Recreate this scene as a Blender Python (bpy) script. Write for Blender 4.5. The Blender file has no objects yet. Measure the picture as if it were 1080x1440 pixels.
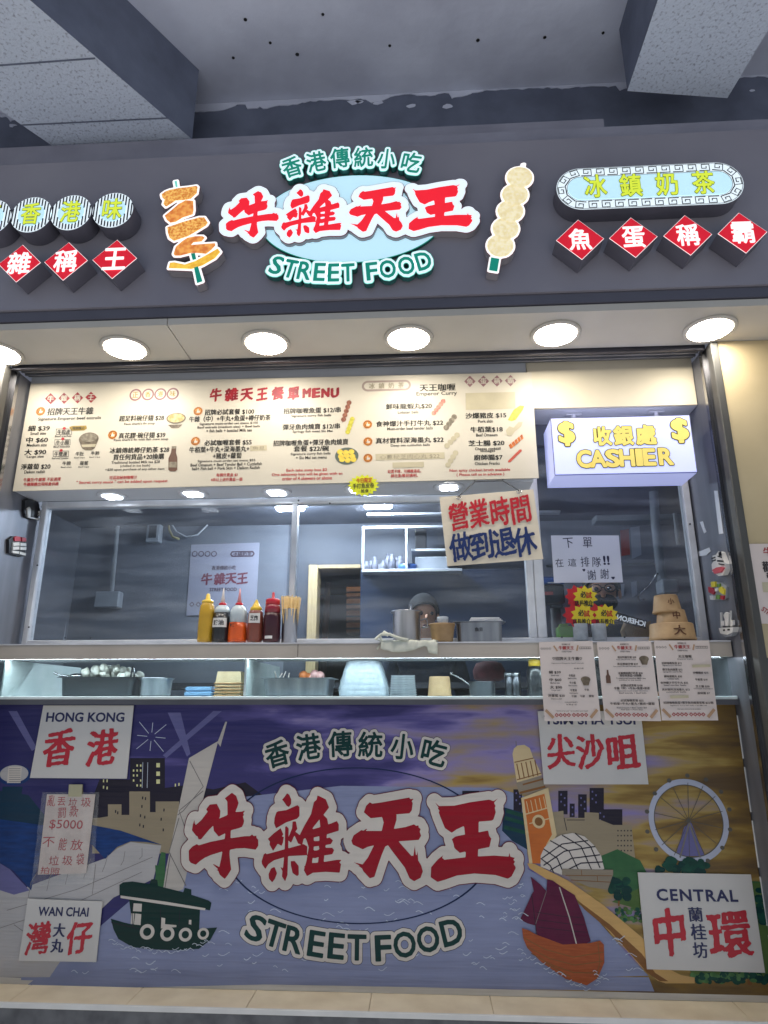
import bpy, math, random
import numpy as np
from mathutils import Vector, Matrix
random.seed(7)
rng = np.random.RandomState(7)
SC = bpy.context.scene
COL = SC.collection

# ------------------------------------------------------------------ camera
FPX, PITCH, YAW, ROLL = 930.0, math.radians(16.1), math.radians(3.35), 0.0
EYE = Vector((0, 0, 1.5))
cf = Vector((-math.sin(YAW)*math.cos(PITCH), math.cos(YAW)*math.cos(PITCH), math.sin(PITCH)))
cr = Vector((math.cos(YAW), math.sin(YAW), 0))
cu = cr.cross(cf)
cam = bpy.data.cameras.new("camera"); camo = bpy.data.objects.new("camera", cam); COL.objects.link(camo)
cam.sensor_fit = 'VERTICAL'; cam.sensor_height = 36; cam.sensor_width = 27
cam.lens = FPX/1440*36; cam.clip_start = 0.05; cam.clip_end = 500
mw = Matrix((cr, cu, -cf)).transposed().to_4x4(); mw.translation = EYE
camo.matrix_world = mw
SC.camera = camo

# ------------------------------------------------------------------ world, sun, exposure
SUN_EL, SUN_ROT = math.radians(74), math.radians(188)
W = bpy.data.worlds.new("World"); SC.world = W; W.use_nodes = True
wn = W.node_tree.nodes; wl = W.node_tree.links; wn.clear()
wo = wn.new('ShaderNodeOutputWorld'); wb = wn.new('ShaderNodeBackground'); ws = wn.new('ShaderNodeTexSky')
ws.sky_type = 'NISHITA'; ws.sun_disc = False; ws.sun_elevation = SUN_EL; ws.sun_rotation = SUN_ROT
wb.inputs[1].default_value = 0.06
wl.new(ws.outputs[0], wb.inputs[0]); wl.new(wb.outputs[0], wo.inputs[0])
sl = bpy.data.lights.new("sun", 'SUN'); sl.energy = 4.2; sl.angle = math.radians(3); sl.color = (0.95, 0.97, 1.0)
so = bpy.data.objects.new("sun", sl); COL.objects.link(so); so.location = (0, -6, 8)
so.rotation_euler = Vector((-math.sin(SUN_ROT)*math.cos(SUN_EL), -math.cos(SUN_ROT)*math.cos(SUN_EL), -math.sin(SUN_EL))).to_track_quat('-Z', 'Y').to_euler()
SC.view_settings.view_transform = 'Standard'; SC.view_settings.look = 'None'
SC.view_settings.gamma = 1; SC.view_settings.exposure = 0.2
SC.render.engine = 'CYCLES'
SC.cycles.use_denoising = True
SC.cycles.max_bounces = 8; SC.cycles.transparent_max_bounces = 16
SC.cycles.sample_clamp_indirect = 4.0
SC.cycles.caustics_reflective = False; SC.cycles.caustics_refractive = False

# ------------------------------------------------------------------ materials
def lin(c):
    return tuple(((x/255)/12.92 if x/255 <= .04045 else ((x/255+.055)/1.055)**2.4) for x in c)
MATS = {}
def mat(name, c, rough=.5, metal=0., c2=None, scale=8., bump=0., emis=0., ecol=None, alpha=1., stretch=None,
        trans=0., detail=6, spec=.5, lo=.35, hi=.65, coat=0., bscale=None):
    """procedural surface: two tones mixed by object-space noise, with optional bump"""
    m = bpy.data.materials.new(name); m.use_nodes = True; MATS[name] = m
    nt = m.node_tree; b = nt.nodes['Principled BSDF']; L = nt.links
    c = lin(c); c2 = lin(c2) if c2 else tuple(x*.86 for x in c)
    tc = nt.nodes.new('ShaderNodeTexCoord'); mp = nt.nodes.new('ShaderNodeMapping')
    L.new(tc.outputs['Object'], mp.inputs[0])
    if stretch: mp.inputs['Scale'].default_value = stretch
    nz = nt.nodes.new('ShaderNodeTexNoise'); nz.inputs['Scale'].default_value = scale; nz.inputs['Detail'].default_value = detail
    L.new(mp.outputs[0], nz.inputs['Vector'])
    r = nt.nodes.new('ShaderNodeValToRGB'); r.color_ramp.elements[0].position = lo; r.color_ramp.elements[1].position = hi
    r.color_ramp.elements[0].color = (*c2, 1); r.color_ramp.elements[1].color = (*c, 1)
    L.new(nz.outputs[0], r.inputs[0]); L.new(r.outputs[0], b.inputs['Base Color'])
    b.inputs['Roughness'].default_value = rough; b.inputs['Metallic'].default_value = metal
    b.inputs['Specular IOR Level'].default_value = spec
    b.inputs['Coat Weight'].default_value = coat
    if trans: b.inputs['Transmission Weight'].default_value = trans
    if alpha < 1: b.inputs['Alpha'].default_value = alpha
    if emis:
        b.inputs['Emission Color'].default_value = (*(lin(ecol) if ecol else c), 1); b.inputs['Emission Strength'].default_value = emis
    if bump:
        bp = nt.nodes.new('ShaderNodeBump'); bp.inputs['Strength'].default_value = bump; bp.inputs['Distance'].default_value = .01
        if bscale:
            n2 = nt.nodes.new('ShaderNodeTexNoise'); n2.inputs['Scale'].default_value = bscale; n2.inputs['Detail'].default_value = 4
            L.new(mp.outputs[0], n2.inputs['Vector']); L.new(n2.outputs[0], bp.inputs['Height'])
        else: L.new(nz.outputs[0], bp.inputs['Height'])
        L.new(bp.outputs[0], b.inputs['Normal'])
    return m
def glass(name, tint=(235, 245, 245), refl=.08, rough=.02, haze=0.):
    """thin pane: mostly clear, a fresnel share of mirror"""
    m = bpy.data.materials.new(name); m.use_nodes = True; nt = m.node_tree; nt.nodes.clear(); MATS[name] = m
    o = nt.nodes.new('ShaderNodeOutputMaterial'); mx = nt.nodes.new('ShaderNodeMixShader')
    t = nt.nodes.new('ShaderNodeBsdfTransparent'); g = nt.nodes.new('ShaderNodeBsdfGlossy'); lw = nt.nodes.new('ShaderNodeLayerWeight')
    lw.inputs['Blend'].default_value = .25; ma = nt.nodes.new('ShaderNodeMath'); ma.operation = 'MULTIPLY_ADD'
    ma.inputs[1].default_value = .12; ma.inputs[2].default_value = refl
    t.inputs[0].default_value = (*lin(tint), 1); g.inputs['Roughness'].default_value = rough
    L = nt.links
    tc = nt.nodes.new('ShaderNodeTexCoord'); nz = nt.nodes.new('ShaderNodeTexNoise'); nz.inputs['Scale'].default_value = 5
    L.new(tc.outputs['Object'], nz.inputs[0]); mr = nt.nodes.new('ShaderNodeMapRange')
    mr.inputs['From Min'].default_value = .35; mr.inputs['From Max'].default_value = .7
    mr.inputs['To Min'].default_value = rough; mr.inputs['To Max'].default_value = rough+.08
    L.new(nz.outputs[0], mr.inputs[0]); L.new(mr.outputs[0], g.inputs['Roughness'])
    L.new(lw.outputs['Fresnel'], ma.inputs[0]); L.new(ma.outputs[0], mx.inputs[0])
    L.new(t.outputs[0], mx.inputs[1]); L.new(g.outputs[0], mx.inputs[2])
    if haze: # slanting reflection haze, painted in as streaks of white diffuse
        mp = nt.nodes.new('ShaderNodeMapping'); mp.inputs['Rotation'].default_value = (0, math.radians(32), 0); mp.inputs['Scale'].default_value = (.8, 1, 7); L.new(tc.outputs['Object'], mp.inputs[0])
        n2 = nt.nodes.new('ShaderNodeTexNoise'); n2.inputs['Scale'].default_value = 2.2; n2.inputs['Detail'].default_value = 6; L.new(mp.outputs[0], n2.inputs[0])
        m2 = nt.nodes.new('ShaderNodeMapRange'); m2.inputs['From Min'].default_value = .42; m2.inputs['From Max'].default_value = .75; m2.inputs['To Min'].default_value = haze*.35; m2.inputs['To Max'].default_value = haze*2.2; L.new(n2.outputs[0], m2.inputs[0])
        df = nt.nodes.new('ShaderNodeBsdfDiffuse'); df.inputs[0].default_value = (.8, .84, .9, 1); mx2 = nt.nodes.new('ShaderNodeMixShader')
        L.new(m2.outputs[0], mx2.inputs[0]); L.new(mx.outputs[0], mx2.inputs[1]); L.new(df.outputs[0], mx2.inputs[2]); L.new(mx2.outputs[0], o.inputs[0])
    else: L.new(mx.outputs[0], o.inputs[0])
    return m
def film(name, tint, clear=.5, rough=.35):
    """cloudy plastic film or tub: part clear, part diffuse and shiny"""
    m = bpy.data.materials.new(name); m.use_nodes = True; nt = m.node_tree; MATS[name] = m
    b = nt.nodes['Principled BSDF']; o = nt.nodes['Material Output']
    b.inputs['Base Color'].default_value = (*lin(tint), 1); b.inputs['Roughness'].default_value = rough
    t = nt.nodes.new('ShaderNodeBsdfTransparent'); mx = nt.nodes.new('ShaderNodeMixShader')
    tc = nt.nodes.new('ShaderNodeTexCoord'); nz = nt.nodes.new('ShaderNodeTexNoise'); nz.inputs['Scale'].default_value = 45
    mr = nt.nodes.new('ShaderNodeMapRange'); mr.inputs['To Min'].default_value = max(0, .85-clear); mr.inputs['To Max'].default_value = min(1, 1.15-clear)
    L = nt.links; L.new(tc.outputs['Object'], nz.inputs[0]); L.new(nz.outputs[0], mr.inputs[0]); L.new(mr.outputs[0], mx.inputs[0])
    bp = nt.nodes.new('ShaderNodeBump'); bp.inputs['Strength'].default_value = .4; L.new(nz.outputs[0], bp.inputs['Height']); L.new(bp.outputs[0], b.inputs['Normal'])
    L.new(t.outputs[0], mx.inputs[1]); L.new(b.outputs[0], mx.inputs[2]); L.new(mx.outputs[0], o.inputs[0])
    return m

# ------------------------------------------------------------------ mesh helpers
def wloc(o):
    p = o.location.copy()
    while o.parent: o = o.parent; p += o.location
    return p
class MB:
    """collects shapes, then links them as ONE mesh object"""
    def __init__(s): s.v = []; s.f = []; s.fm = []; s.sm = []; s.mats = []
    def mi(s, m):
        m = MATS[m] if isinstance(m, str) else m
        if m not in s.mats: s.mats.append(m)
        return s.mats.index(m)
    def add(s, vs, fs, m, smooth=False):
        k = len(s.v); i = s.mi(m)
        s.v += [tuple(p) for p in vs]
        for f in fs: s.f.append([k+j for j in f]); s.fm.append(i); s.sm.append(smooth)
        return s
    def box(s, x0, x1, y0, y1, z0, z1, m, bev=0.):
        if bev:
            b = min(bev, (x1-x0)/2.1, (y1-y0)/2.1, (z1-z0)/2.1)
            vs = []; 
            for x, sx in ((x0, 1), (x1, -1)):
                for y, sy in ((y0, 1), (y1, -1)):
                    for z, sz in ((z0, 1), (z1, -1)):
                        vs += [(x, y+sy*b, z+sz*b), (x+sx*b, y, z+sz*b), (x+sx*b, y+sy*b, z)]
            def I(a, b_, c, k): return (a*4+b_*2+c)*3+k
            fs = []
            for a in (0, 1):
                fs.append([I(a,0,0,0), I(a,1,0,0), I(a,1,1,0), I(a,0,1,0)])
                fs.append([I(0,a,0,1), I(1,a,0,1), I(1,a,1,1), I(0,a,1,1)])
                fs.append([I(0,0,a,2), I(1,0,a,2), I(1,1,a,2), I(0,1,a,2)])
                for c in (0, 1):
                    fs.append([I(a,c,0,0), I(a,c,1,0), I(a,c,1,1), I(a,c,0,1)])
                    fs.append([I(a,0,c,0), I(a,1,c,0), I(a,1,c,2), I(a,0,c,2)])
                    fs.append([I(0,a,c,1), I(1,a,c,1), I(1,a,c,2), I(0,a,c,2)])
                    for d in (0, 1): fs.append([I(a,c,d,0), I(a,c,d,1), I(a,c,d,2)])
            return s.add(vs, fs, m)
        vs = [(x, y, z) for x in (x0, x1) for y in (y0, y1) for z in (z0, z1)]
        return s.add(vs, [(0,1,3,2), (4,6,7,5), (0,4,5,1), (2,3,7,6), (0,2,6,4), (1,5,7,3)], m)
    def lathe(s, c, prof, m, seg=28, sx=1., sy=1., M=None, smooth=True, sharp=False):
        """revolve (r, z) round a vertical axis at c"""
        vs = []; fs = []
        n = len(prof)
        for r, z in prof:
            for k in range(seg):
                a = 2*math.pi*k/seg
                p = Vector((r*math.cos(a)*sx, r*math.sin(a)*sy, z))
                if M: p = M @ p
                vs.append(p+Vector(c))
        for i in range(n-1):
            for k in range(seg):
                k2 = (k+1) % seg
                fs.append((i*seg+k, i*seg+k2, (i+1)*seg+k2, (i+1)*seg+k))
        fs.append(list(range(seg))[::-1]); fs.append([(n-1)*seg+k for k in range(seg)])
        return s.add(vs, fs, m, smooth)
    def tube(s, pts, r, m, seg=8, closed=False, r1=None):
        pts = [Vector(p) for p in pts]; n = len(pts); vs = []; fs = []
        for i, p in enumerate(pts):
            if closed: d = pts[(i+1) % n]-pts[i-1]
            else: d = pts[min(i+1, n-1)]-pts[max(i-1, 0)]
            d.normalize()
            a = d.cross(Vector((0, 0, 1)) if abs(d.z) < .9 else Vector((1, 0, 0))).normalized(); b = d.cross(a)
            rr = r if r1 is None else r+(r1-r)*i/max(1, n-1)
            for k in range(seg):
                t = 2*math.pi*k/seg; vs.append(p+a*math.cos(t)*rr+b*math.sin(t)*rr)
        for i in range(n if closed else n-1):
            j = (i+1) % n
            for k in range(seg):
                k2 = (k+1) % seg; fs.append((i*seg+k, i*seg+k2, j*seg+k2, j*seg+k))
        if not closed: fs.append(list(range(seg))); fs.append([(n-1)*seg+k for k in range(seg)])
        return s.add(vs, fs, m, True)
    def ball(s, c, r, m, seg=14, rings=8, jit=0., sc=(1, 1, 1)):
        c = Vector(c); vs = []; fs = []
        ph = random.random()*9
        for i in range(rings+1):
            th = math.pi*i/rings
            for k in range(seg):
                a = 2*math.pi*k/seg
                rr = r*(1+jit*(math.sin(3*a+ph+th*2)*.5+math.sin(2*th*2+a*2+ph*2)*.5))
                vs.append(c+Vector((math.sin(th)*math.cos(a)*rr*sc[0], math.sin(th)*math.sin(a)*rr*sc[1], math.cos(th)*rr*sc[2])))
        for i in range(rings):
            for k in range(seg):
                k2 = (k+1) % seg; fs.append((i*seg+k, i*seg+k2, (i+1)*seg+k2, (i+1)*seg+k))
        return s.add(vs, fs, m, True)
    def poly(s, pl, loops, m, off=0., thick=0.):
        vs, fs = fill(loops, thick)
        return s.add([pl.pt(v[0], v[1], off-thick/2+v[2]) for v in vs], fs, m)
    def build(s, name, parent=None, origin=None, bevel=0., sub=0):
        me = bpy.data.meshes.new(name)
        o = Vector(origin) if origin is not None else Vector((0, 0, 0))
        base = Vector((0, 0, 0))
        if parent is not None and origin is None: o = wloc(parent)
        me.from_pydata([tuple(Vector(v)-o) for v in s.v], [], s.f)
        for m in s.mats: me.materials.append(m)
        me.polygons.foreach_set('material_index', s.fm); me.polygons.foreach_set('use_smooth', s.sm)
        me.update()
        ob = bpy.data.objects.new(name, me); COL.objects.link(ob)
        if parent is not None: ob.parent = parent; ob.location = o-wloc(parent) if origin is not None else (0, 0, 0)
        else: ob.location = o
        if bevel:
            bm = ob.modifiers.new('bevel', 'BEVEL'); bm.width = bevel; bm.segments = 2; bm.limit_method = 'ANGLE'
        return ob
def tag(o, label=None, cat=None, group=None, kind=None):
    if label: o['label'] = label
    if cat: o['category'] = cat
    if group: o['group'] = group
    if kind: o['kind'] = kind
    return o
def thing(name, loc, label, cat, group=None):
    o = bpy.data.objects.new(name, None); COL.objects.link(o); o.location = loc; o.empty_display_size = .05
    return tag(o, label, cat, group)
def struct(o): o['kind'] = 'structure'; return o

def fill(loops, thick=0.):
    """flat fill of closed 2-D loops (holes by even-odd), optionally a solid slab"""
    c = bpy.data.curves.new('fill', 'CURVE'); c.dimensions = '2D'; c.fill_mode = 'BOTH' if thick else 'FRONT'; c.extrude = thick/2
    for lp in loops:
        sp = c.splines.new('POLY'); sp.points.add(len(lp)-1); sp.use_cyclic_u = True
        for k, p in enumerate(lp): sp.points[k].co = (p[0], p[1], 0, 1)
    o = bpy.data.objects.new('fill', c)
    me = bpy.data.meshes.new_from_object(o)
    vs = [tuple(v.co) for v in me.vertices]; fs = [list(p.vertices) for p in me.polygons]
    bpy.data.objects.remove(o); bpy.data.curves.remove(c); bpy.data.meshes.remove(me)
    return vs, fs
GC = {}
def glyphs(s, off=0., space=1., shear=0.):
    """2-D mesh of a line of lettering: verts, faces, bounds"""
    k = (s, off, space, shear)
    if k in GC: return GC[k]
    c = bpy.data.curves.new('txt', 'FONT'); c.body = s; c.offset = off; c.space_character = space; c.shear = shear
    c.resolution_u = 3
    o = bpy.data.objects.new('txt', c); me = bpy.data.meshes.new_from_object(o)
    a = np.empty(len(me.vertices)*3, dtype=np.float32); me.vertices.foreach_get('co', a); a = a.reshape(-1, 3)[:, :2].astype(float)
    fs = [list(p.vertices) for p in me.polygons]
    bpy.data.objects.remove(o); bpy.data.curves.remove(c); bpy.data.meshes.remove(me)
    GC[k] = (a, fs, a.min(0), a.max(0)); return GC[k]

class PL:
    """a plane in the scene; px() gives its own (u, v) metres for a sight line, pt() the point in space"""
    def __init__(s, O, u=(1, 0, 0), v=(0, 0, 1)):
        s.O = Vector(O); s.u = Vector(u).normalized(); s.v = Vector(v).normalized(); s.n = s.u.cross(s.v)
    def pt(s, a, b, off=0.): return s.O+s.u*a+s.v*b+s.n*off
    def px(s, x, y):
        d = cf*FPX+cr*(x-540)+cu*(720-y)
        p = EYE+d*((s.O-EYE).dot(s.n)/d.dot(s.n)); q = p-s.O
        return (q.dot(s.u), q.dot(s.v))
    def pp(s, *pts): return [s.px(x, y) for x, y in pts]
    def size(s, cx, cy, w, h):
        a = s.px(cx-w/2, cy); b = s.px(cx+w/2, cy); c = s.px(cx, cy-h/2); d = s.px(cx, cy+h/2)
        return math.hypot(b[0]-a[0], b[1]-a[1]), math.hypot(c[0]-d[0], c[1]-d[1])
def fac(Y): return PL((0, Y, 0))
def at(x, y, Y):
    p = fac(Y).px(x, y); return Vector((p[0], Y, p[1]))
def atz(x, y, z):
    p = PL((0, 0, z), (1, 0, 0), (0, 1, 0)); q = p.px(x, y); return Vector((q[0], q[1], z))
def mpx(x, y, Y): return fac(Y).size(x, y, 10, 10)[0]/10      # metres per photo pixel there

def text(mb, pl, s, cx, cy, w, h, m, off=.001, rot=0., bold=0., flip=False, space=1.):
    """lettering centred on a sight line, w x h measured in photo pixels"""
    cjk = any(ord(k_) > 0x2e80 for k_ in s)
    a, fs, lo, hi = glyphs(s, 0. if cjk else bold, space); c = pl.px(cx, cy); W_, H_ = pl.size(cx, cy, w, h)
    q = (a-(lo+hi)/2)*np.array([W_/(hi[0]-lo[0]), H_/(hi[1]-lo[1])])
    if flip: q[:, 0] *= -1
    ca, sa = math.cos(rot), math.sin(rot)
    mb.add([pl.pt(c[0]+x*ca-y*sa, c[1]+x*sa+y*ca, off) for x, y in q], fs, m)
    if cjk and bold > .008:
        e = bold*1.3*W_/(hi[0]-lo[0])
        for k_, (ex, ey) in enumerate(((e, 0), (-e, 0), (0, e*.5))): mb.add([pl.pt(c[0]+(x+ex)*ca-(y+ey)*sa, c[1]+(x+ex)*sa+(y+ey)*ca, off+.00012*(k_+1)) for x, y in q], fs, m)

# signed distance fields for brush lettering and outlines ------------------------------------------
def seg_dist(P, A, B):
    d = np.full(len(P), 1e9)
    for a, b in zip(A, B):
        ab = b-a; L2 = ab@ab
        if L2 < 1e-14: continue
        t = np.clip(((P-a)@ab)/L2, 0, 1); e = P-a-t[:, None]*ab
        d = np.minimum(d, (e*e).sum(1))
    return np.sqrt(d)
def inside(P, A, B):
    c = np.zeros(len(P), bool)
    for a, b in zip(A, B):
        if (a[1] > b[1]) == (a[1] <= b[1]): pass
        m = (a[1] > P[:, 1]) != (b[1] > P[:, 1])
        if a[1] == b[1]: continue
        x = a[0]+(P[:, 1]-a[1])*(b[0]-a[0])/(b[1]-a[1])
        c ^= m & (P[:, 0] < x)
    return c
def grid_for(lo, hi, pad, n):
    lo = np.array(lo)-pad; hi = np.array(hi)+pad; st = max(hi-lo)/n
    xs = np.arange(lo[0], hi[0]+st, st); ys = np.arange(lo[1], hi[1]+st, st)
    X, Y = np.meshgrid(xs, ys); return xs, ys, np.stack([X.ravel(), Y.ravel()], 1)
def sdf_polys(polys, pad, n):
    P = [np.array(p, float) for p in polys]; al = np.concatenate(P)
    xs, ys, G = grid_for(al.min(0), al.max(0), pad, n); D = np.full(len(G), 1e9)
    for p in P:
        A, B = p, np.roll(p, -1, 0); d = seg_dist(G, A, B); i = inside(G, A, B)
        D = np.minimum(D, np.where(i, -d, d))
    return xs, ys, D.reshape(len(ys), len(xs))
def glyph_edges(s, bold=0.):
    a, fs, lo, hi = glyphs(s, bold); key = np.round(a, 4); ids = {}; mp = []
    for p in map(tuple, key): mp.append(ids.setdefault(p, len(ids)))
    pos = {v: k for k, v in ids.items()}; cnt = {}
    for f in fs:
        g = [mp[i] for i in f]
        for i in range(len(g)):
            e = (g[i], g[(i+1) % len(g)])
            if e[0] == e[1]: continue
            k = (min(e), max(e)); cnt[k] = cnt.get(k, 0)+1
    E = [k for k, c in cnt.items() if c == 1]
    return np.array([pos[a_] for a_, _ in E], float), np.array([pos[b_] for _, b_ in E], float), lo, hi
def sdf_glyph(s, pad, n, brush=None):
    A, B, lo, hi = glyph_edges(s)
    if brush:
        A = A.copy(); B = B.copy()
        for q in (A, B):
            q[:, 1] += brush*(q[:, 0]-.5)
    al = np.concatenate([A, B]); xs, ys, G = grid_for(al.min(0), al.max(0), pad, n)
    d = seg_dist(G, A, B); i = inside(G, A, B)
    return xs, ys, np.where(i, -d, d).reshape(len(ys), len(xs))
def contour(xs, ys, D, lev=0., tol=.25):
    F = D-lev; F = np.where(np.abs(F) < 1e-9, 1e-9, F); ny, nx = F.shape
    S = F < 0
    seg = {}
    def pt(e):
        k, j, i = e
        if k == 0:
            t = F[j, i]/(F[j, i]-F[j, i+1]); return (xs[i]+t*(xs[1]-xs[0]), ys[j])
        t = F[j, i]/(F[j, i]-F[j+1, i]); return (xs[i], ys[j]+t*(ys[1]-ys[0]))
    c = S[:-1, :-1]*1+S[:-1, 1:]*2+S[1:, 1:]*4+S[1:, :-1]*8
    T = {1: [(3, 0)], 2: [(0, 1)], 3: [(3, 1)], 4: [(1, 2)], 5: [(3, 2), (1, 0)], 6: [(0, 2)], 7: [(3, 2)], 8: [(2, 3)], 9: [(2, 0)],
         10: [(0, 3), (2, 1)], 11: [(2, 1)], 12: [(1, 3)], 13: [(1, 0)], 14: [(0, 3)]}
    for j, i in np.argwhere((c > 0) & (c < 15)):
        ed = [(0, j, i), (1, j, i+1), (0, j+1, i), (1, j, i)]
        for a, b in T[int(c[j, i])]: seg[ed[a]] = ed[b]
    loops = []
    while seg:
        st, nx_ = seg.popitem(); lp = [st]
        while nx_ != st and nx_ in seg:
            lp.append(nx_); nx_ = seg.pop(nx_)
        if len(lp) > 5: loops.append(simplify([pt(e) for e in lp], tol*(xs[1]-xs[0])))
    return [l for l in loops if len(l) > 2]
def simplify(p, tol):
    p = np.array(p); n = len(p)
    def rec(i, j):
        if j <= i+1: return []
        a, b = p[i], p[j]; ab = b-a; L = math.hypot(*ab)+1e-12
        d = np.abs(ab[0]*(p[i+1:j, 1]-a[1])-ab[1]*(p[i+1:j, 0]-a[0]))/L
        k = int(d.argmax())
        if d[k] < tol: return []
        k += i+1; return rec(i, k)+[k]+rec(k, j)
    m = n//2
    return [tuple(p[k]) for k in [0]+rec(0, m)+[m]+rec(m, n-1)]
BC = {}
def brush_loops(s, lev=.012, dx=.028, dy=.006, slant=.10, n=95):
    """glyph turned into wet-brush lettering: heavier downstrokes, rising cross strokes, ragged ends"""
    k = (s, lev, dx, dy, slant)
    if k in BC: return BC[k]
    xs, ys, D = sdf_glyph(s, .1, n, slant)
    st = xs[1]-xs[0]; out = D.copy()
    for sgn in (-1, 1):
        kx = int(round(sgn*dx/st)); ky = int(round(sgn*dy/st)); out = np.minimum(out, np.roll(np.roll(D, kx, 1), ky, 0))
    r = np.random.RandomState(sum(map(ord, s)) % 9999)
    nz = r.randn(*out.shape)
    for _ in range(3): nz = (nz+np.roll(nz, 1, 0)+np.roll(nz, -1, 0)+np.roll(nz, 1, 1)+np.roll(nz, -1, 1))/5
    nz2 = r.randn(*out.shape)
    for _ in range(14): nz2 = (nz2+np.roll(nz2, 1, 0)+np.roll(nz2, -1, 0)+np.roll(nz2, 1, 1)+np.roll(nz2, -1, 1))/5
    out = out+nz/nz.std()*.0022+nz2/nz2.std()*.006
    BC[k] = contour(xs, ys, out, lev); return BC[k]
def put_loops(mb, pl, loops, cx, cy, w, h, m, off=.001, rot=0., thick=0., box=None, stretch=True):
    al = np.concatenate([np.array(l) for l in loops]); lo, hi = (al.min(0), al.max(0)) if box is None else box
    c = pl.px(cx, cy); W_, H_ = pl.size(cx, cy, w, h); sx, sy = W_/(hi[0]-lo[0]), H_/(hi[1]-lo[1])
    ca, sa = math.cos(rot), math.sin(rot); out = []
    for l in loops:
        q = (np.array(l)-(np.array(lo)+np.array(hi))/2)*np.array([sx, sy])
        out.append([(c[0]+x*ca-y*sa, c[1]+x*sa+y*ca) for x, y in q])
    mb.poly(pl, out, m, off, thick)
def brush(mb, pl, s, cx, cy, w, h, m, off=.001, rot=0., **k): put_loops(mb, pl, brush_loops(s, **k), cx, cy, w, h, m, off, rot)
def ell(cx, cy, rx, ry, n=40, a0=0., a1=2*math.pi): return [(cx+rx*math.cos(a0+(a1-a0)*k/n), cy+ry*math.sin(a0+(a1-a0)*k/n)) for k in range(n if a1-a0 > 6.2 else n+1)]
def ribbon(pts, w):
    """a 2-D stroke of width w along pts as a closed outline"""
    p = [np.array(q, float) for q in pts]; L = []; R = []
    for i in range(len(p)):
        d = p[min(i+1, len(p)-1)]-p[max(i-1, 0)]; d = d/(np.linalg.norm(d)+1e-9); n = np.array([-d[1], d[0]])
        L.append(tuple(p[i]+n*w/2)); R.append(tuple(p[i]-n*w/2))
    return L+R[::-1]
def ppoly(mb, pl, pts, m, off=.001, thick=0.): mb.poly(pl, [pl.pp(*pts)], m, off, thick)

# ------------------------------------------------------------------ surfaces
mat('concrete_ceiling', (218, 224, 240), .85, c2=(190, 195, 212), scale=2.2, bump=.25, bscale=18, detail=9)
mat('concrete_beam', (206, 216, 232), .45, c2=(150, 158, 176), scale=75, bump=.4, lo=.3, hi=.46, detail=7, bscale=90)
mat('beam_dark', (112, 120, 140), .7, c2=(94, 101, 120), scale=5, bump=.2, bscale=30)  # downstand face: shadow put into the dark base tone
mat('paint_band', (150, 150, 164), .6, c2=(134, 134, 148), scale=4)
mat('fascia_gray', (150, 147, 156), .36, c2=(134, 131, 142), scale=1.6, spec=.5, bump=.06, detail=9, lo=.3, hi=.7)
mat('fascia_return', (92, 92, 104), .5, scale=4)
mat('soffit_beige', (194, 190, 182), .5, c2=(184, 180, 171), scale=2.5)
mat('wall_beige', (202, 184, 146), .6, c2=(188, 170, 132), scale=3.5, bump=.06)
mat('steel', (140, 142, 150), .4, .5, c2=(116, 118, 126), scale=7, stretch=(1, 1, .15), bump=.05)
mat('steel_lip', (88, 87, 83), .5, .3, c2=(74, 73, 70), scale=8, stretch=(1, 1, .2)); mat('steel_dark', (76, 76, 84), .45, .6, scale=7)
mat('steel_shiny', (200, 200, 204), .2, 1., c2=(170, 170, 175), scale=5)
mat('slot_gray', (128, 128, 130), .45, .7, c2=(88, 88, 92), scale=9, stretch=(.2, 3, 3))
mat('panel_cream', (214, 204, 180), .5, c2=(206, 196, 172), scale=2.5)
mat('panel_gray', (206, 209, 214), .45, c2=(196, 199, 205), scale=3)
mat('alu', (226, 228, 232), .36, .25, c2=(206, 208, 213), scale=9)
mat('shelf_beige', (188, 178, 166), .45, c2=(176, 166, 154), scale=4)
mat('shelf_edge', (222, 222, 226), .35, c2=(200, 200, 205), scale=9)
mat('counter_gray', (96, 96, 102), .5, c2=(84, 84, 90), scale=5)
mat('glass_edge', (226, 234, 234), .15, c2=(212, 224, 224), scale=9, coat=.5)
mat('tile_cream', (240, 224, 192), .4, c2=(222, 204, 170), scale=7, detail=9)
mat('grout', (120, 108, 92), .8)
mat('white_edge', (232, 230, 224), .4, scale=6)
mat('plinth_concrete', (116, 116, 117), .8, c2=(90, 90, 92), scale=14, bump=.3)
mat('ground', (172, 170, 168), .6, c2=(150, 148, 146), scale=3, bump=.1)
mat('lamp_on', (255, 250, 240), emis=52, ecol=(255, 246, 232))
mat('spot_on', (240, 248, 255), emis=9, ecol=(236, 244, 255))
mat('tube_on', (225, 250, 255), emis=360, ecol=(228, 242, 255))
mat('white_trim', (226, 222, 214), .4, scale=9)
mat('black', (18, 18, 22), .5)
mat('dark_gray', (52, 54, 60), .5)
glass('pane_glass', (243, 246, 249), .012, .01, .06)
glass('case_glass', (244, 250, 249), .012, .01, .03)

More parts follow.
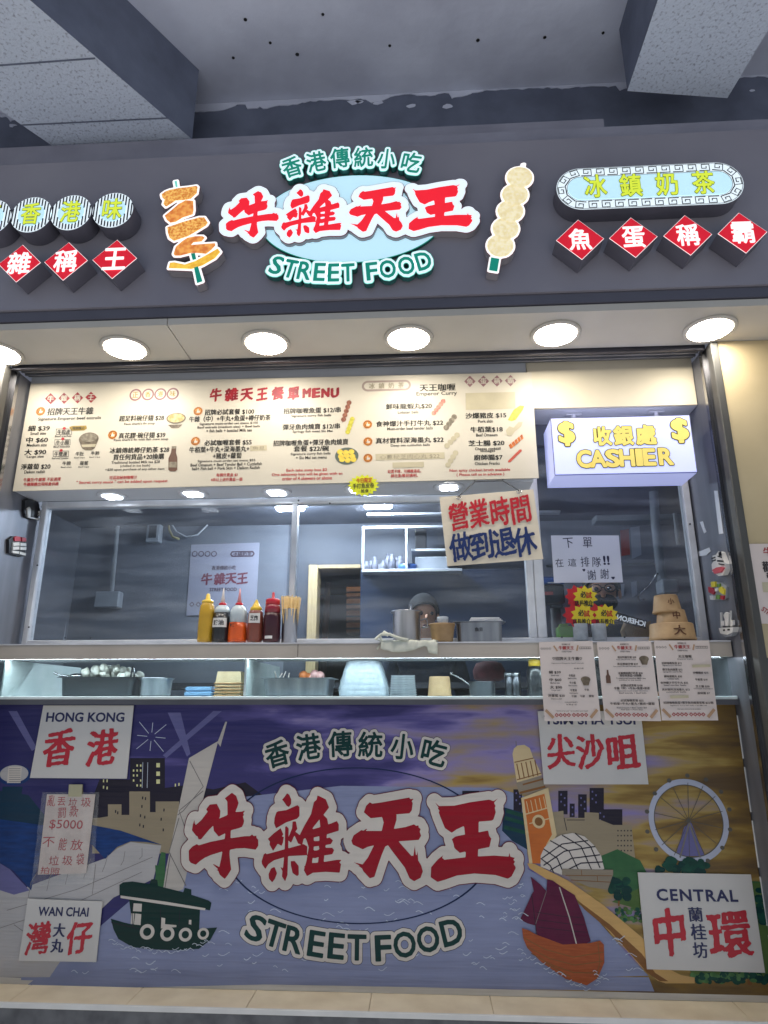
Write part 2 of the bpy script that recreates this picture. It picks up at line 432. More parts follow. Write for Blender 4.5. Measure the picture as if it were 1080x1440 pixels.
YF, YG, YM, YB, YW = 2.30, 2.60, 2.75, 2.80, 2.95
F_F, F_G, F_M, F_B, F_W = map(fac, (YF, YG, YM, YB, YW))
XL = at(16, 690, YM).x; XR = at(1055, 895, YG).x
ZS = at(540, 449, YF+.03).z                # soffit underside
ZFT = at(540, 207, YF).z                   # fascia top
ZMB = at(400, 682, YM).z                   # menu bulkhead underside
ZCB = at(860, 571, YM).z                   # cashier bulkhead underside
ZST, ZSB = at(540, 903, YM).z, at(540, 925, YM).z
ZCT = at(600, 979, YM+.02).z               # glass case floor, top side
ZML = at(540, 1397, YB).z                  # foot of the mural = top of the ledge
ZC = 4.45                                  # concrete ceiling
KF = ZML                                   # raised floor inside the stall
WX = 3.2                                   # how far the front runs each way
XMB = at(757, 672, YM).x                   # right end of the menu bulkhead
print('XL %.2f XR %.2f ZS %.2f ZFT %.2f ZMB %.2f ZCB %.2f ZST %.2f ZSB %.2f ZCT %.2f ZML %.2f' % (XL, XR, ZS, ZFT, ZMB, ZCB, ZST, ZSB, ZCT, ZML))

# ------------------------------------------------------------------ ground, canopy ceiling, beams
mb = MB(); mb.box(-60, 60, -60, 40, -.3, 0, 'ground'); struct(mb.build('ground'))
mb = MB(); mb.box(-9, 9, 1.3, 9, ZC, ZC+.25, 'concrete_ceiling')
# shutter-tie holes and a torn patch in the slab
for x, y in ((238, 88), (328, 81), (418, 76), (548, 64), (672, 56), (766, 52), (848, 46), (200, 40), (454, 20), (345, 27), (380, 60)):
    p = atz(x, y, ZC); mb.lathe((p.x, p.y, ZC-.003), [(.0, 0), (.006+random.random()*.005, 0), (.007, .002)], 'black', 10)
struct(mb.build('ceiling'))
# broken plaster edges where slab meets the downstand
YD = 2.62
mb = MB(); mb.box(-6, 6, YD, YD+.3, ZFT-.35, ZC-.002, 'beam_dark')
q = random.Random(2); x = -3.0; top = []; hcur = .02
while x < 3.0:
    hcur = max(.003, min(.05, hcur+q.uniform(-.007, .007)+(.03 if q.random() < .03 else 0)-(hcur-.009)*.12)); top.append((x, ZC-.002-hcur)); x += q.uniform(.006, .03)
mb.poly(fac(YD), [top+[(3.0, ZC-.002), (-3.0, ZC-.002)]], 'concrete_ceiling', .004, .005)
for k in range(14):
    x = q.uniform(-2.2, 2.4); z = ZC-.03-q.random()**2*.12; r = q.uniform(.006, .022)
    mb.poly(fac(YD), [[(x+r*q.uniform(.5, 1.4)*math.cos(i*.7)*1.6, z+r*q.uniform(.4, 1.1)*math.sin(i*.7)) for i in range(9)]], 'concrete_ceiling', .002, .002)
tag(mb.build('downstand_beam', origin=(0, YD, ZFT-.35)), 'painted concrete downstand with its shade toned dark, running behind the top of the gray sign fascia', 'beam')
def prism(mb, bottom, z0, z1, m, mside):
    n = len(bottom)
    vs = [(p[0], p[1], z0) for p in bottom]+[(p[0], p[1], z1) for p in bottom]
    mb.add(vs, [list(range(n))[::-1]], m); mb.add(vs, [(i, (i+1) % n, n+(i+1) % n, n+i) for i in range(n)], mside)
zb = ZC-.42
a0, a1 = atz(0, 155, zb), atz(78, 208, zb); b0, b1 = atz(42, 0, zb), atz(270, 196, zb)
def ext(p, q, t): return p+(q-p)*t
mb = MB()
ml = [ext(a1, a0, 4), a1, Vector((b1.x, b1.y, zb)), ext(b1, b0, 3)]
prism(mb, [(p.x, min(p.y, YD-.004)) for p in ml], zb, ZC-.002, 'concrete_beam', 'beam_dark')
c0, c1 = atz(0, 92, zb), atz(136, 82, zb)
for (x0_, y0_), (x1_, y1_) in (((-40, 95), (134, 82)), ((30, 176), (236, 166))):
    p, r_ = atz(x0_, y0_, zb-.0015), atz(x1_, y1_, zb-.0015); d = (r_-p).normalized(); nn = Vector((-d.y, d.x, 0))*.004
    mb.add([p-nn, r_-nn, r_+nn, p+nn], [(0, 1, 2, 3)], 'beam_dark')
tag(mb.build('ceiling_beam', origin=(a1.x, a1.y, zb)), 'speckled concrete beam crossing the ceiling slantwise at the upper left', 'beam', 'concrete ceiling beams')
zb2 = ZC-.36
a0, a1 = atz(925, 0, zb2), atz(882, 128, zb2); b0, b1 = atz(1105, 0, zb2), atz(1023, 138, zb2)
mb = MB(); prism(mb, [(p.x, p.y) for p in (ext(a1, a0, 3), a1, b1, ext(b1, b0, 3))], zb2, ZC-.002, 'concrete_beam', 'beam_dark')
tag(mb.build('ceiling_beam', origin=(a1.x, a1.y, zb2)), 'rough pale concrete beam coming straight forward at the upper right', 'beam', 'concrete ceiling beams')

# ------------------------------------------------------------------ fascia, soffit, walls, jambs
mb = MB(); zt = at(540, 182, YF+.1).z
mb.box(-WX, at(850, 180, YF+.1).x, YF+.10, YF+.22, ZFT-.2, zt, 'paint_band'); mb.box(at(300, 190, YF+.06).x, WX, YF+.05, YF+.098, ZFT-.2, at(540, 196, YF+.06).z, 'paint_band')
tag(mb.build('cable_trunking', origin=(0, YF+.1, ZFT)), 'flat gray trunking resting along the top edge of the sign fascia', 'trunking')
f = thing('sign_fascia', (0, YF, ZS), 'long dark gray sign fascia above the stall carrying all the illuminated signs', 'fascia')
zr = at(540, 418, YF).z
mb = MB(); mb.box(-WX, WX, YF, YF+.2, zr, ZFT, 'fascia_gray'); mb.build('front_panel', f)
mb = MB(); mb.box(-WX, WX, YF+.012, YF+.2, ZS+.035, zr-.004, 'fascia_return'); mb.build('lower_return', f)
mb = MB(); sx = at(236, 460, YF+.03).x
mb.box(-WX, sx-.002, YF+.02, YG+.005, ZS, ZS+.03, 'soffit_beige'); mb.box(sx+.002, WX, YF+.02, YG+.005, ZS, ZS+.03, 'soffit_beige')
tag(mb.build('soffit_panel', origin=(0, YF, ZS)), 'beige soffit panel under the fascia holding the six round downlights', 'soffit')
# walls either side
XO = at(1011, 500, YG-.02).x
mb = MB(); zk = at(1070, 925, YG).z
mb.box(XO, XO+3, YG-.02, YG+.4, zk, ZS-.002, 'wall_beige')
tag(mb.build('side_wall', origin=(XO, YG, zk)), 'beige painted wall to the right of the steel shutter jamb', 'wall', 'walls beside the stall')
mb = MB(); mb.box(XO, XO+3, YG-.012, YG+.4, 0, zk-.002, 'counter_gray')  # fall-off of light on the lower wall, put into dark gray
tag(mb.build('base_wall', origin=(XO, YG, 0)), 'lower part of the right wall, its shade put into dark gray', 'wall', 'walls beside the stall')
XLO = at(-34, 528, YG-.02).x
mb = MB(); mb.box(XLO-3, XLO, YG-.02, YG+.4, 0, ZS-.002, 'wall_beige')
tag(mb.build('side_wall', origin=(XLO, YG, 0)), 'beige wall left of the steel jamb, outside the picture edge', 'wall', 'walls beside the stall')
# steel jambs: inner face, guide slot, outer lip
def jamb(x, xo, sgn, label):
    t = thing('steel_jamb', (x, YG, 0), label, 'door jamb', 'steel jambs of the shutter')
    mb = MB(); mb.box(min(x, x+sgn*.012), max(x, x+sgn*.012), YG+.075, YW+.05, ZML, ZS-.004, 'steel'); mb.build('inner_face', t)
    mb = MB(); a, b = sorted((x+sgn*.006, xo)); mb.box(a, b, YG-.028, YG+.02, 0.0, ZS-.004, 'steel_lip', .003); mb.build('outer_lip', t)
    mb = MB(); a, b = sorted((x+sgn*.010, xo)); mb.box(a, b, YG+.024, YG+.07, 0.0, ZS-.004, 'black'); mb.build('guide_slot', t)
    mb = MB(); a, b = sorted((x-sgn*.004, x+sgn*.012)); mb.box(a, b, YG+.05, YG+.072, 0, ZS-.004, 'steel_shiny'); mb.build('guide_rail', t)
    return t
jamb(XR, XO, 1, 'brushed steel shutter jamb at the right side with three toy magnets on it')
jamb(XL, XLO, -1, 'brushed steel shutter jamb at the left edge with two magnets on it')
# shutter slot over the opening
t = thing('roller_shutter', (0, YG, ZS), 'closed up roller shutter with its steel bottom bar above the menu', 'shutter')
mb = MB(); mb.box(XL, XR, YG+.012, YG+.03, ZS-.018, ZS+.05, 'steel_dark'); mb.build('slot_lip', t)
mb = MB(); mb.box(XL, XR, YG+.034, YM-.006, ZS+.012, ZS+.05, 'slot_gray')
for k in range(3): mb.box(XL, XR, YG+.05+k*.03, YG+.058+k*.03, ZS+.004, ZS+.0115, 'steel')
mb.build('bottom_bar', t)
mb = MB(); p = at(486, 517, YG+.01); mb.box(p.x-.02, p.x+.02, YG+.004, YG+.011, ZS-.014, ZS-.004, 'black', .002); mb.build('latch', t)

# bulkhead behind the menu and over the cashier bay
t = thing('bulkhead', (0, YM, ZMB), 'boxed cream bulkhead over the windows with round spotlights in its gray underside', 'bulkhead')
mb = MB(); mb.box(XL+.002, XMB-.02, YM+.012, YW-.02, ZMB, ZS+.09, 'panel_gray'); mb.build('menu_box', t)
mb = MB(); mb.box(XMB-.018, XR-.002, YM+.006, YW-.02, ZCB, ZS+.09, 'panel_cream'); mb.build('cashier_box', t)
mb = MB(); mb.box(XMB-.018, XR-.002, YM+.016, YW-.02, ZCB-.004, ZCB-.0005, 'panel_gray'); mb.build('underside', t)

# ------------------------------------------------------------------ windows
ZWB = ZST                                  # sill
XM1 = at(412, 780, YW).x; XM2a, XM2b = at(745, 800, YW).x, at(759, 800, YW).x
XW0, XW1 = at(47.5, 805, YW).x, at(978, 795, YW).x
ZW1 = ZMB+.005; ZW3 = ZCB-.006
t = thing('service_window', (0, YW, ZWB), 'white framed service window of three glass bays over the serving shelf', 'window')
def bar(name, x0, x1, z0, z1, d=.05): mb = MB(); mb.box(x0, x1, YW, YW+d, z0, z1, 'alu', .003); return mb.build(name, t)
FW = .034
bar('side_frame', XW0-.01, XW0+.016, ZWB, ZW1); bar('side_frame', XW1-.014, XW1+.018, ZWB, ZW3)
bar('sill_frame', XW0+.016, XW1-.014, ZWB, ZWB+FW); bar('head_frame', XW0+.016, XM2a-.015, ZW1-.03, ZW1)
bar('head_frame', XM2b+.015, XW1-.014, ZW3-.03, ZW3)
bar('mullion', XM1-.013, XM1+.013, ZWB+FW, ZW1-.03); bar('mullion', XM2a-.015, XM2a+.016, ZWB+FW, ZW3, .055); bar('mullion', XM2a+.018, XM2b+.015, ZWB+FW, ZW3)
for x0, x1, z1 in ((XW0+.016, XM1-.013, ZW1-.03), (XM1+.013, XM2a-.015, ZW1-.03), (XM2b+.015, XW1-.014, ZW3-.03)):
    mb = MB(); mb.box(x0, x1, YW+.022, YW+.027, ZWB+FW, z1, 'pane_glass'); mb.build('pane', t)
mb = MB()
for x, y in ((92, 897), (128, 897), (53, 795), (41, 882), (878, 896), (950, 896), (970, 737), (790, 896), (420, 704), (464, 708)):
    p = at(x, y, YW); mb.lathe((p.x, YW-.001, p.z), [(0, 0), (.004, .0), (.004, .003)], 'dark_gray', 8, M=Matrix.Rotation(math.pi/2, 3, 'X'))
mb.build('screw', t)

# ------------------------------------------------------------------ serving shelf, glass case, counter, ledge
XSE = at(1029, 912, YM).x
xs_ = at(419, 912, YM).x
t = thing('serving_shelf', (0, YM, ZSB), 'long beige serving shelf below the windows with sauces and pots on it', 'shelf')
mb = MB(); mb.box(-WX, xs_-.0012, YM, YM+.02, ZSB, ZST-.006, 'shelf_beige'); mb.box(xs_+.0012, XSE, YM, YM+.02, ZSB, ZST-.006, 'shelf_beige'); mb.build('front_face', t)
mb = MB(); mb.box(-WX, XSE, YM-.002, YW+.08, ZST-.005, ZST, 'shelf_edge'); mb.build('top', t)
mb = MB(); mb.box(-WX, XSE-.004, YM+.0215, YW+.06, ZSB+.002, ZSB+.01, 'counter_gray'); mb.build('underside', t)
mat('led_on', (230, 245, 255), emis=48, ecol=(232, 245, 255))
mb = MB(); mb.box(-WX, XSE-.03, YM+.0225, YM+.03, ZSB+.0035, ZSB+.0095, 'alu'); mb.box(-WX, XSE-.03, YM+.031, YM+.045, ZSB+.0015, ZSB+.0018, 'led_on'); mb.build('light_strip', t)
YC1 = YW+.5
t = thing('display_case', (0, YM, ZCT), 'low glass display case under the serving shelf holding trays and boxes', 'display case')
mb = MB(); mb.box(-WX, XSE, YM+.008, YC1, ZCT-.012, ZCT, 'glass_edge', .002); mb.build('floor_panel', t)
xd = at(345, 950, YM+.03).x
mb = MB(); mb.box(-WX, xd-.006, YM+.03, YM+.036, ZCT+.001, ZSB-.001, 'case_glass'); mb.box(xd+.006, XSE-.01, YM+.03, YM+.036, ZCT+.001, ZSB-.001, 'case_glass'); mb.build('front_pane', t)
mb = MB(); mb.box(xd-.004, xd+.004, YM+.03, YC1-.02, ZCT+.001, ZSB-.001, 'glass_edge'); mb.build('divider', t)
mb = MB(); xl_ = at(3, 950, YM+.03).x; mb.box(xl_-.003, xl_+.003, YM+.04, YC1-.02, ZCT+.001, ZSB-.001, 'glass_edge'); mb.build('end_pane', t)
XMR = at(1035, 1002, YB).x
mb = MB(); mb.box(-WX, XR-.003, YB+.006, YC1, ZML, ZCT-.013, 'counter_gray')
mb.box(-WX, XSE+.01, YM+.016, YB+.0055, at(540, 991, YM+.016).z, ZCT-.013, 'counter_gray')
tag(mb.build('counter', origin=(0, YB, ZML)), 'gray counter body behind the printed mural under the glass case', 'counter')
YL = YM+.03
yl = atz(540, 1424.5, ZML).y
t = thing('tiled_ledge', (0, yl, ZML), 'narrow cream tiled ledge along the foot of the printed mural', 'ledge')
mb = MB(); x = -WX; w = at(560, 1400, yl+.05).x-at(390, 1400, yl+.05).x
while x < WX:
    mb.box(x+.0008, min(x+w, WX)-.0008, yl+.012, YB+.0055, ZML-.012, ZML, 'tile_cream', .0015); x += w
mb.build('tile_row', t)
mb = MB(); mb.box(-WX, WX, yl, yl+.011, ZML-.016, ZML+.001, 'white_edge', .002); mb.build('nosing', t)
mb = MB(); mb.box(-WX, WX, yl+.005, YB+.1, 0, ZML-.0165, 'plinth_concrete')
tag(mb.build('plinth', origin=(0, yl, 0)), 'rough gray concrete plinth below the cream ledge', 'plinth')

# ------------------------------------------------------------------ downlights and bulkhead spotlights
dl = None
for i, (x, y) in enumerate(((-2, 496), (176, 489), (374, 481.5), (574.5, 475), (781, 469), (998, 462))):
    p = atz(x, y, ZS); lab = ('round white downlight cut off by the left edge of the picture', 'round white downlight second from the left, above the menu diamonds',
        'round white downlight below the left part of the central sign', 'round white downlight right below the central sign and its ball skewer',
        'round white downlight above the cashier light box', 'round white downlight at the right end of the soffit')[i]
    if dl is None:
        dl = thing('downlight', p, lab, 'ceiling light', 'downlights in the beige soffit')
        mb = MB(); mb.lathe(p+Vector((0, 0, -.012)), [(.086, .004), (.1, .0), (.104, .006), (.104, .0115)], 'soffit_beige', 40); mb.build('trim_ring', dl)
        mb = MB(); mb.lathe(p+Vector((0, 0, -.0125)), [(0, 0), (.08, .0), (.085, .003)], 'lamp_on', 40); mb.build('diffuser', dl)
        continue
    o = dl.copy(); COL.objects.link(o); o.location = p; o['label'] = lab
    for c in dl.children: k = c.copy(); COL.objects.link(k); k.parent = o
spd = None
for i, (x, y) in enumerate(((158, 697.5), (272, 694), (389, 692), (504, 688), (631, 684.5))):
    p = atz(x, y, ZMB)
    lab = 'spotlight in the gray underside of the menu bulkhead, ' + ('leftmost of the five', 'second from the left', 'in the middle of the five', 'below the yellow starburst', 'above the hanging red and blue sign')[i]
    if spd is None:
        spd = thing('spotlight', p, lab, 'spotlight', 'spotlights under the menu')
        mb = MB(); mb.lathe(p+Vector((0, 0, -.008)), [(.056, .003), (.062, 0), (.068, .003), (.07, .0075)], 'alu', 32); mb.build('trim_ring', spd)
        mb = MB(); mb.lathe(p+Vector((0, 0, -.0045)), [(0, 0), (.055, 0), (.056, .002)], 'dark_gray', 32); mb.build('socket', spd)
        mb = MB()
        for k in range(4): a = k*math.pi/2+.7; mb.lathe(p+Vector((math.cos(a)*.025, math.sin(a)*.025, -.0075)), [(0, 0), (.0215, 0), (.0225, .0028)], 'spot_on', 20)
        mb.build('lens', spd); continue
    o = spd.copy(); COL.objects.link(o); o.location = p; o['label'] = lab
    for c in spd.children: k = c.copy(); COL.objects.link(k); k.parent = o

# ------------------------------------------------------------------ illuminated signs on the fascia
def lit(name, c, e, rough=.4): return mat(name, c, rough, c2=tuple(x*.97 for x in c), scale=6, emis=e, ecol=c)
lit('sign_white', (228, 241, 247), .66); lit('sign_blue', (190, 228, 242), .64); lit('sign_red', (214, 26, 46), .55)
lit('sign_letter_red', (226, 28, 44), .75); lit('sign_green', (14, 132, 112), .55); lit('sign_lime', (206, 222, 60), .7)
lit('sign_olive', (120, 130, 50), .3); lit('sign_black', (26, 28, 36), .05); lit('sign_white_letter', (245, 244, 242), .75)
lit('sign_outline', (120, 20, 36), .3); lit('sign_glow_edge', (120, 205, 190), .6)
mat('sign_side', (104, 102, 114), .5, c2=(92, 91, 102), scale=5)
mat('sign_side_white', (150, 145, 150), .4, scale=5)
mat('sign_side_green', (40, 96, 94), .5, scale=5)
mat('sign_side_red', (120, 26, 36), .5, scale=5)
def food(name, a, b, e, sc_):
    return mat(name, a, .5, c2=b, scale=sc_, emis=e, ecol=a, lo=.4, hi=.6, bump=.2)
def emix(m, e):
    """let the print's own two tones glow on a backlit face"""
    nt = m.node_tree; b = nt.nodes['Principled BSDF']; r = [n for n in nt.nodes if n.type == 'VALTORGB'][0]
    nt.links.new(r.outputs[0], b.inputs['Emission Color']); b.inputs['Emission Strength'].default_value = e; return m
emix(food('crisp_golden', (246, 186, 96), (196, 118, 46), .5, 110), .65); emix(food('crisp_orange', (240, 164, 80), (206, 116, 52), .5, 45), .62)
emix(food('fry_yellow', (244, 198, 72), (228, 168, 52), .5, 40), .62); emix(food('ball_cream', (242, 230, 190), (226, 208, 160), .5, 70), .6)

def dark_chars(mb, pl, ch, cx, cy, w, h, m, mo, off, wid=.05, bold=.012):
    """character with a darker rim"""
    xs, ys, D = sdf_glyph(ch, .2, 70); lo, hi = glyphs(ch)[2:]
    for lev, mm, o in ((bold+wid, mo, off), (bold, m, off+.0012)):
        put_loops(mb, pl, contour(xs, ys, D, lev), cx, cy, w, h, mm, o, box=(lo, hi))

# four joined round signs
D1 = .085; PC = fac(YF-D1)
circ = [('正', -13.5, 305.5, 'cut off by the left edge of the picture'), ('香', 44, 302, 'with the character for fragrant'), ('港', 99.8, 299, 'with the character for harbour'), ('味', 158.5, 295.5, 'with the character for taste')]
for ch, x, y, ex in circ:
    a, b = PC.px(x, y); r = PC.size(x, y, 56.5, 56)[0]/2
    t = thing('round_sign', PC.pt(a, b-r, -D1), 'round black and white striped lit sign '+ex, 'sign', 'round striped signs on the fascia')
    mb = MB(); mb.poly(PC, [ell(a, b, r, r, 56)], 'sign_side', -.002, D1-.004); mb.build('housing', t)
    mb = MB(); mb.poly(PC, [ell(a, b, r, r, 56)], 'sign_white', 0)
    n = 13
    for k in range(n):
        xx = (k+.5)/n*2-1; hh = math.sqrt(max(0, 1-xx*xx))*.965; w = r*.034
        ri = .66; hi_ = math.sqrt(max(0, ri*ri-xx*xx)) if abs(xx) < ri else 0
        for s in (1, -1):
            if hh-hi_ < .05: continue
            lo_, up = (hi_, hh) if hi_ else ((0, hh) if s == 1 else (0, hh))
            z0, z1 = sorted((s*lo_*r, s*up*r))
            mb.poly(PC, [[(a+xx*r-w, b+z0), (a+xx*r+w, b+z0), (a+xx*r+w, b+z1), (a+xx*r-w, b+z1)]], 'sign_black', .0015)
    mb.build('striped_face', t)
    mb = MB(); mb.poly(PC, [ell(a, b, r*.66, r*.66, 40)], 'sign_blue', .001); mb.build('centre_disc', t)
    mb = MB(); dark_chars(mb, PC, ch, x, y-1, 26, 28, 'sign_lime', 'sign_olive', .003, .022, .014); mb.build('character', t)
# red diamonds
D2 = .085; PD = fac(YF-D2)
dia = [('雜', 27.5, 370.5, 28.5, 27, 'leftmost, cut close to the edge of the picture'), ('稱', 92.8, 367.5, 30, 27, 'between two others at the left'), ('王', 161.3, 364.5, 31, 27.5, 'nearest the fried puff skewer'),
       ('魚', 815.6, 337, 33.5, 28.6, 'nearest the white ball skewer'), ('蛋', 890.5, 334, 34, 28.6, 'second of four at the right'), ('稱', 967, 330.8, 34, 28.8, 'third of four at the right'), ('霸', 1044, 327.5, 35, 28.8, 'at the right end of the fascia')]
for ch, x, y, w, h, ex in dia:
    a, b = PD.px(x, y); r = sum(PD.size(x, y, 2*w, 2*h))/4
    t = thing('diamond_sign', PD.pt(a, b-r, -D2), 'red diamond sign with one white character, '+ex, 'sign', 'red diamond signs on the fascia')
    sq = lambda k: [(a+k, b), (a, b+k), (a-k, b), (a, b-k)]
    mb = MB(); mb.poly(PD, [sq(r)], 'sign_side', -.002, D2-.004); mb.build('housing', t)
    mb = MB(); mb.poly(PD, [sq(r)], 'sign_white_letter', 0); mb.poly(PD, [sq(r*.975)], 'sign_red', .001); mb.build('face', t)
    mb = MB(); xs, ys, D = sdf_glyph(ch, .1, 70); put_loops(mb, PD, contour(xs, ys, D, .022), x, y, 31, 29, 'sign_white_letter', .003, box=glyphs(ch)[2:], rot=.0); mb.build('character', t)
# milk tea oval with key pattern border
D3 = .075; PO = fac(YF-D3)
ca = PO.px(913, 261.5); w, h = PO.size(913, 261.5, 264, 58); hw, hh = w/2, h/2
def stad(k): # rounded ends
    r = hh-k; L = hw-hh; return ell(ca[0]+L, ca[1], r, r, 20, -math.pi/2, math.pi/2)+ell(ca[0]-L, ca[1], r, r, 20, math.pi/2, 1.5*math.pi)
t = thing('oval_sign', PO.pt(ca[0], ca[1]-hh, -D3), 'long oval lit sign with a black key pattern border and lime characters', 'sign')
mb = MB(); mb.poly(PO, [stad(0)], 'sign_side', -.002, D3-.004); mb.build('housing', t)
mb = MB(); mb.poly(PO, [stad(0)], 'sign_white', 0)
mb.poly(PO, [stad(.0025), stad(.0045)], 'sign_black', .001); mb.poly(PO, [stad(hh*.42), stad(hh*.42+.002)], 'sign_black', .001)
mid = hh*.22; rr = hh-mid; L = hw-hh; per = 4*L+2*math.pi*rr; n = 30; u = hh*.40/5*.98
def along(sv):
    sv = sv % per
    if sv < 2*L: return Vector((ca[0]-L+sv, ca[1]+rr)), Vector((1, 0)), Vector((0, 1))
    sv -= 2*L
    if sv < math.pi*rr: a = math.pi/2-sv/rr; return Vector((ca[0]+L+rr*math.cos(a), ca[1]+rr*math.sin(a))), Vector((math.sin(a), -math.cos(a))), Vector((math.cos(a), math.sin(a)))
    sv -= math.pi*rr
    if sv < 2*L: return Vector((ca[0]+L-sv, ca[1]-rr)), Vector((-1, 0)), Vector((0, -1))
    sv -= 2*L; a = -math.pi/2-sv/rr; return Vector((ca[0]-L+rr*math.cos(a), ca[1]+rr*math.sin(a))), Vector((math.sin(a), -math.cos(a))), Vector((math.cos(a), math.sin(a)))
key = [(-2.6, -2), (2, -2), (2, 1.8), (-1.4, 1.8), (-1.4, -.6), (.6, -.6), (.6, .6)]
for k in range(n):
    p, tx_, nx_ = along(per*(k+.5)/n); q = [p+tx_*(x*u*1.12)+nx_*(y*u) for x, y in key]
    mb.poly(PO, [ribbon([(v.x, v.y) for v in q], u*.62)], 'sign_black', .0013)
mb.build('patterned_face', t)
mb = MB(); mb.poly(PO, [stad(hh*.45)], 'sign_blue', .002); mb.build('centre_field', t)
for ch, x, y in (('冰', 837, 262.5), ('鎮', 886.5, 261.5), ('奶', 937, 259.5), ('茶', 988.5, 257.5)):
    mb = MB(); dark_chars(mb, PO, ch, x, y, 30, 31, 'sign_lime', 'sign_olive', .004, .024, .016); mb.build('character', t)

# the four brush characters, traced once on the mural's plane
def zz(ox, oy, s, pts): return [(ox+x/s, oy+y/s) for x, y in pts]
RAW = []
for pts in ([(365,430),(410,370),(500,360),(545,450),(540,525),(470,620),(400,690),(300,810),(270,808),(255,770),(240,765),(185,695),(200,610),(218,560),(222,610),(235,628),(310,560),(385,460)],
    [(545,540),(640,500),(730,465),(820,458),(865,440),(832,480),(845,500),(830,520),(845,575),(838,610),(820,650),(780,668),(690,690),(600,735),(525,775),(460,700),(452,600)],
    [(600,290),(690,220),(745,260),(775,350),(760,400),(735,460),(700,600),(676,700),(672,800),(660,1000),(670,1100),(682,1190),(640,1260),(600,1310),(535,1255),(520,1210),(480,1190),(525,1195),(430,1105),(532,1160),(555,1050),(600,800),(635,500),(632,330)],
    [(145,950),(190,900),(250,868),(270,885),(420,840),(600,805),(850,770),(920,768),(945,745),(965,768),(1000,762),(1000,790),(1022,810),(1025,890),(990,940),(850,920),(740,925),(670,940),(560,965),(430,1005),(350,1040),(290,1080),(235,1130),(170,1105),(148,1075)]): RAW.append(zz(250, 1090, 9, pts))
for pts in ([(330,190),(365,210),(385,260),(385,310),(360,345),(335,330),(305,285),(285,262),(305,245)], [(205,460),(225,400),(240,390),(330,378),(455,322),(475,345),(475,440),(450,470),(330,510),(220,575),(200,520)],
    [(130,690),(200,625),(270,570),(300,640),(285,660),(305,670),(295,735),(280,765),(240,740),(190,820),(150,750),(155,715)],
    [(320,555),(335,552),(358,575),(350,900),(345,1080),(320,1150),(285,1095),(290,1035),(262,985),(296,1010),(315,800)],
    [(400,500),(435,497),(452,580),(430,610),(470,640),(520,690),(505,750),(460,740),(420,650),(385,730),(345,700),(395,570)],
    [(65,930),(85,860),(105,840),(118,855),(320,800),(520,745),(560,770),(555,865),(350,875),(200,920),(140,960),(105,1015),(68,960)],
    [(140,1070),(165,1010),(205,990),(232,1060),(210,1120),(180,1160),(145,1120)], [(380,930),(420,925),(465,980),(468,1075),(450,1092),(400,1060),(382,980)],
    [(670,215),(700,232),(760,260),(795,350),(745,415),(690,480),(610,580),(560,660),(520,690),(480,640),(530,540),(600,420),(630,290),(660,265)],
    [(520,650),(600,600),(630,640),(628,800),(610,950),(600,1060),(555,1090),(522,1030),(550,930),(575,780),(550,700)],
    [(735,430),(775,470),(788,540),(735,575),(700,560),(690,470)], [(600,590),(720,555),(820,520),(880,495),(900,530),(900,600),(770,640),(600,680)],
    [(690,560),(775,600),(765,700),(740,900),(735,960),(675,960),(690,800)], [(600,712),(690,712),(800,672),(838,705),(815,745),(740,758),(600,775)],
    [(590,815),(660,815),(730,785),(830,785),(850,810),(830,855),(740,868),(640,898),(590,885)],
    [(525,985),(600,950),(700,945),(880,915),(935,915),(905,940),(925,960),(910,1055),(870,1052),(760,1045),(620,1055),(560,1090)]): RAW.append(zz(360, 1090, 7.714, pts))
for pts in ([(245,400),(270,330),(310,292),(335,308),(430,295),(735,238),(750,260),(790,248),(762,282),(775,298),(765,380),(740,412),(600,422),(440,452),(320,465)],
    [(440,440),(600,420),(600,480),(575,560),(560,630),(540,740),(460,780),(360,760),(440,600),(460,510)],
    [(110,710),(135,650),(220,592),(240,600),(290,568),(265,602),(440,602),(700,560),(790,530),(810,548),(840,540),(838,565),(862,580),(850,610),(866,655),(840,700),(620,715),(350,760),(285,775),(235,802),(125,750)],
    [(370,690),(510,690),(440,860),(395,990),(360,1100),(310,1115),(240,1040),(225,1005),(185,985),(215,985),(120,935),(232,965),(290,890),(355,760)],
    [(480,720),(600,690),(660,760),(768,880),(775,850),(782,885),(796,750),(812,895),(826,815),(835,925),(865,970),(885,1040),(860,1110),(790,1147),(740,1115),(690,1000),(560,830)]): RAW.append(zz(480, 1090, 7.714, pts))
for pts in ([(140,250),(185,292),(330,288),(480,255),(660,230),(700,245),(745,215),(705,260),(720,290),(712,310),(722,350),(700,420),(680,430),(550,440),(420,480),(345,515),(305,545),(240,500),(195,390),(180,345),(190,340),(172,310),(180,305)],
    [(420,470),(560,430),(558,600),(552,800),(435,800),(440,640)], [(305,605),(340,580),(430,562),(590,535),(650,522),(660,575),(680,600),(662,680),(560,700),(420,725),(380,735),(330,690),(322,650)],
    [(110,870),(170,800),(230,752),(212,780),(235,800),(450,775),(700,760),(845,770),(853,715),(858,770),(912,785),(885,795),(905,820),(890,840),(905,860),(912,878),(870,960),(835,980),(720,945),(520,930),(350,950),(240,990),(170,1010),(105,965)]): RAW.append(zz(590, 1090, 6.75, pts))
LOGO = [[F_B.px(*p) for p in poly] for poly in RAW]
al = np.concatenate([np.array(p) for p in LOGO]); LLO, LHI = al.min(0), al.max(0); LOGO_PX = (266, 725)
LX, LY, LD = sdf_polys(LOGO, .075, 430)
LOGO_RED = contour(LX, LY, LD, 0., .12)
def cloud(lev): return contour(LX, LY, LD, lev, .2)
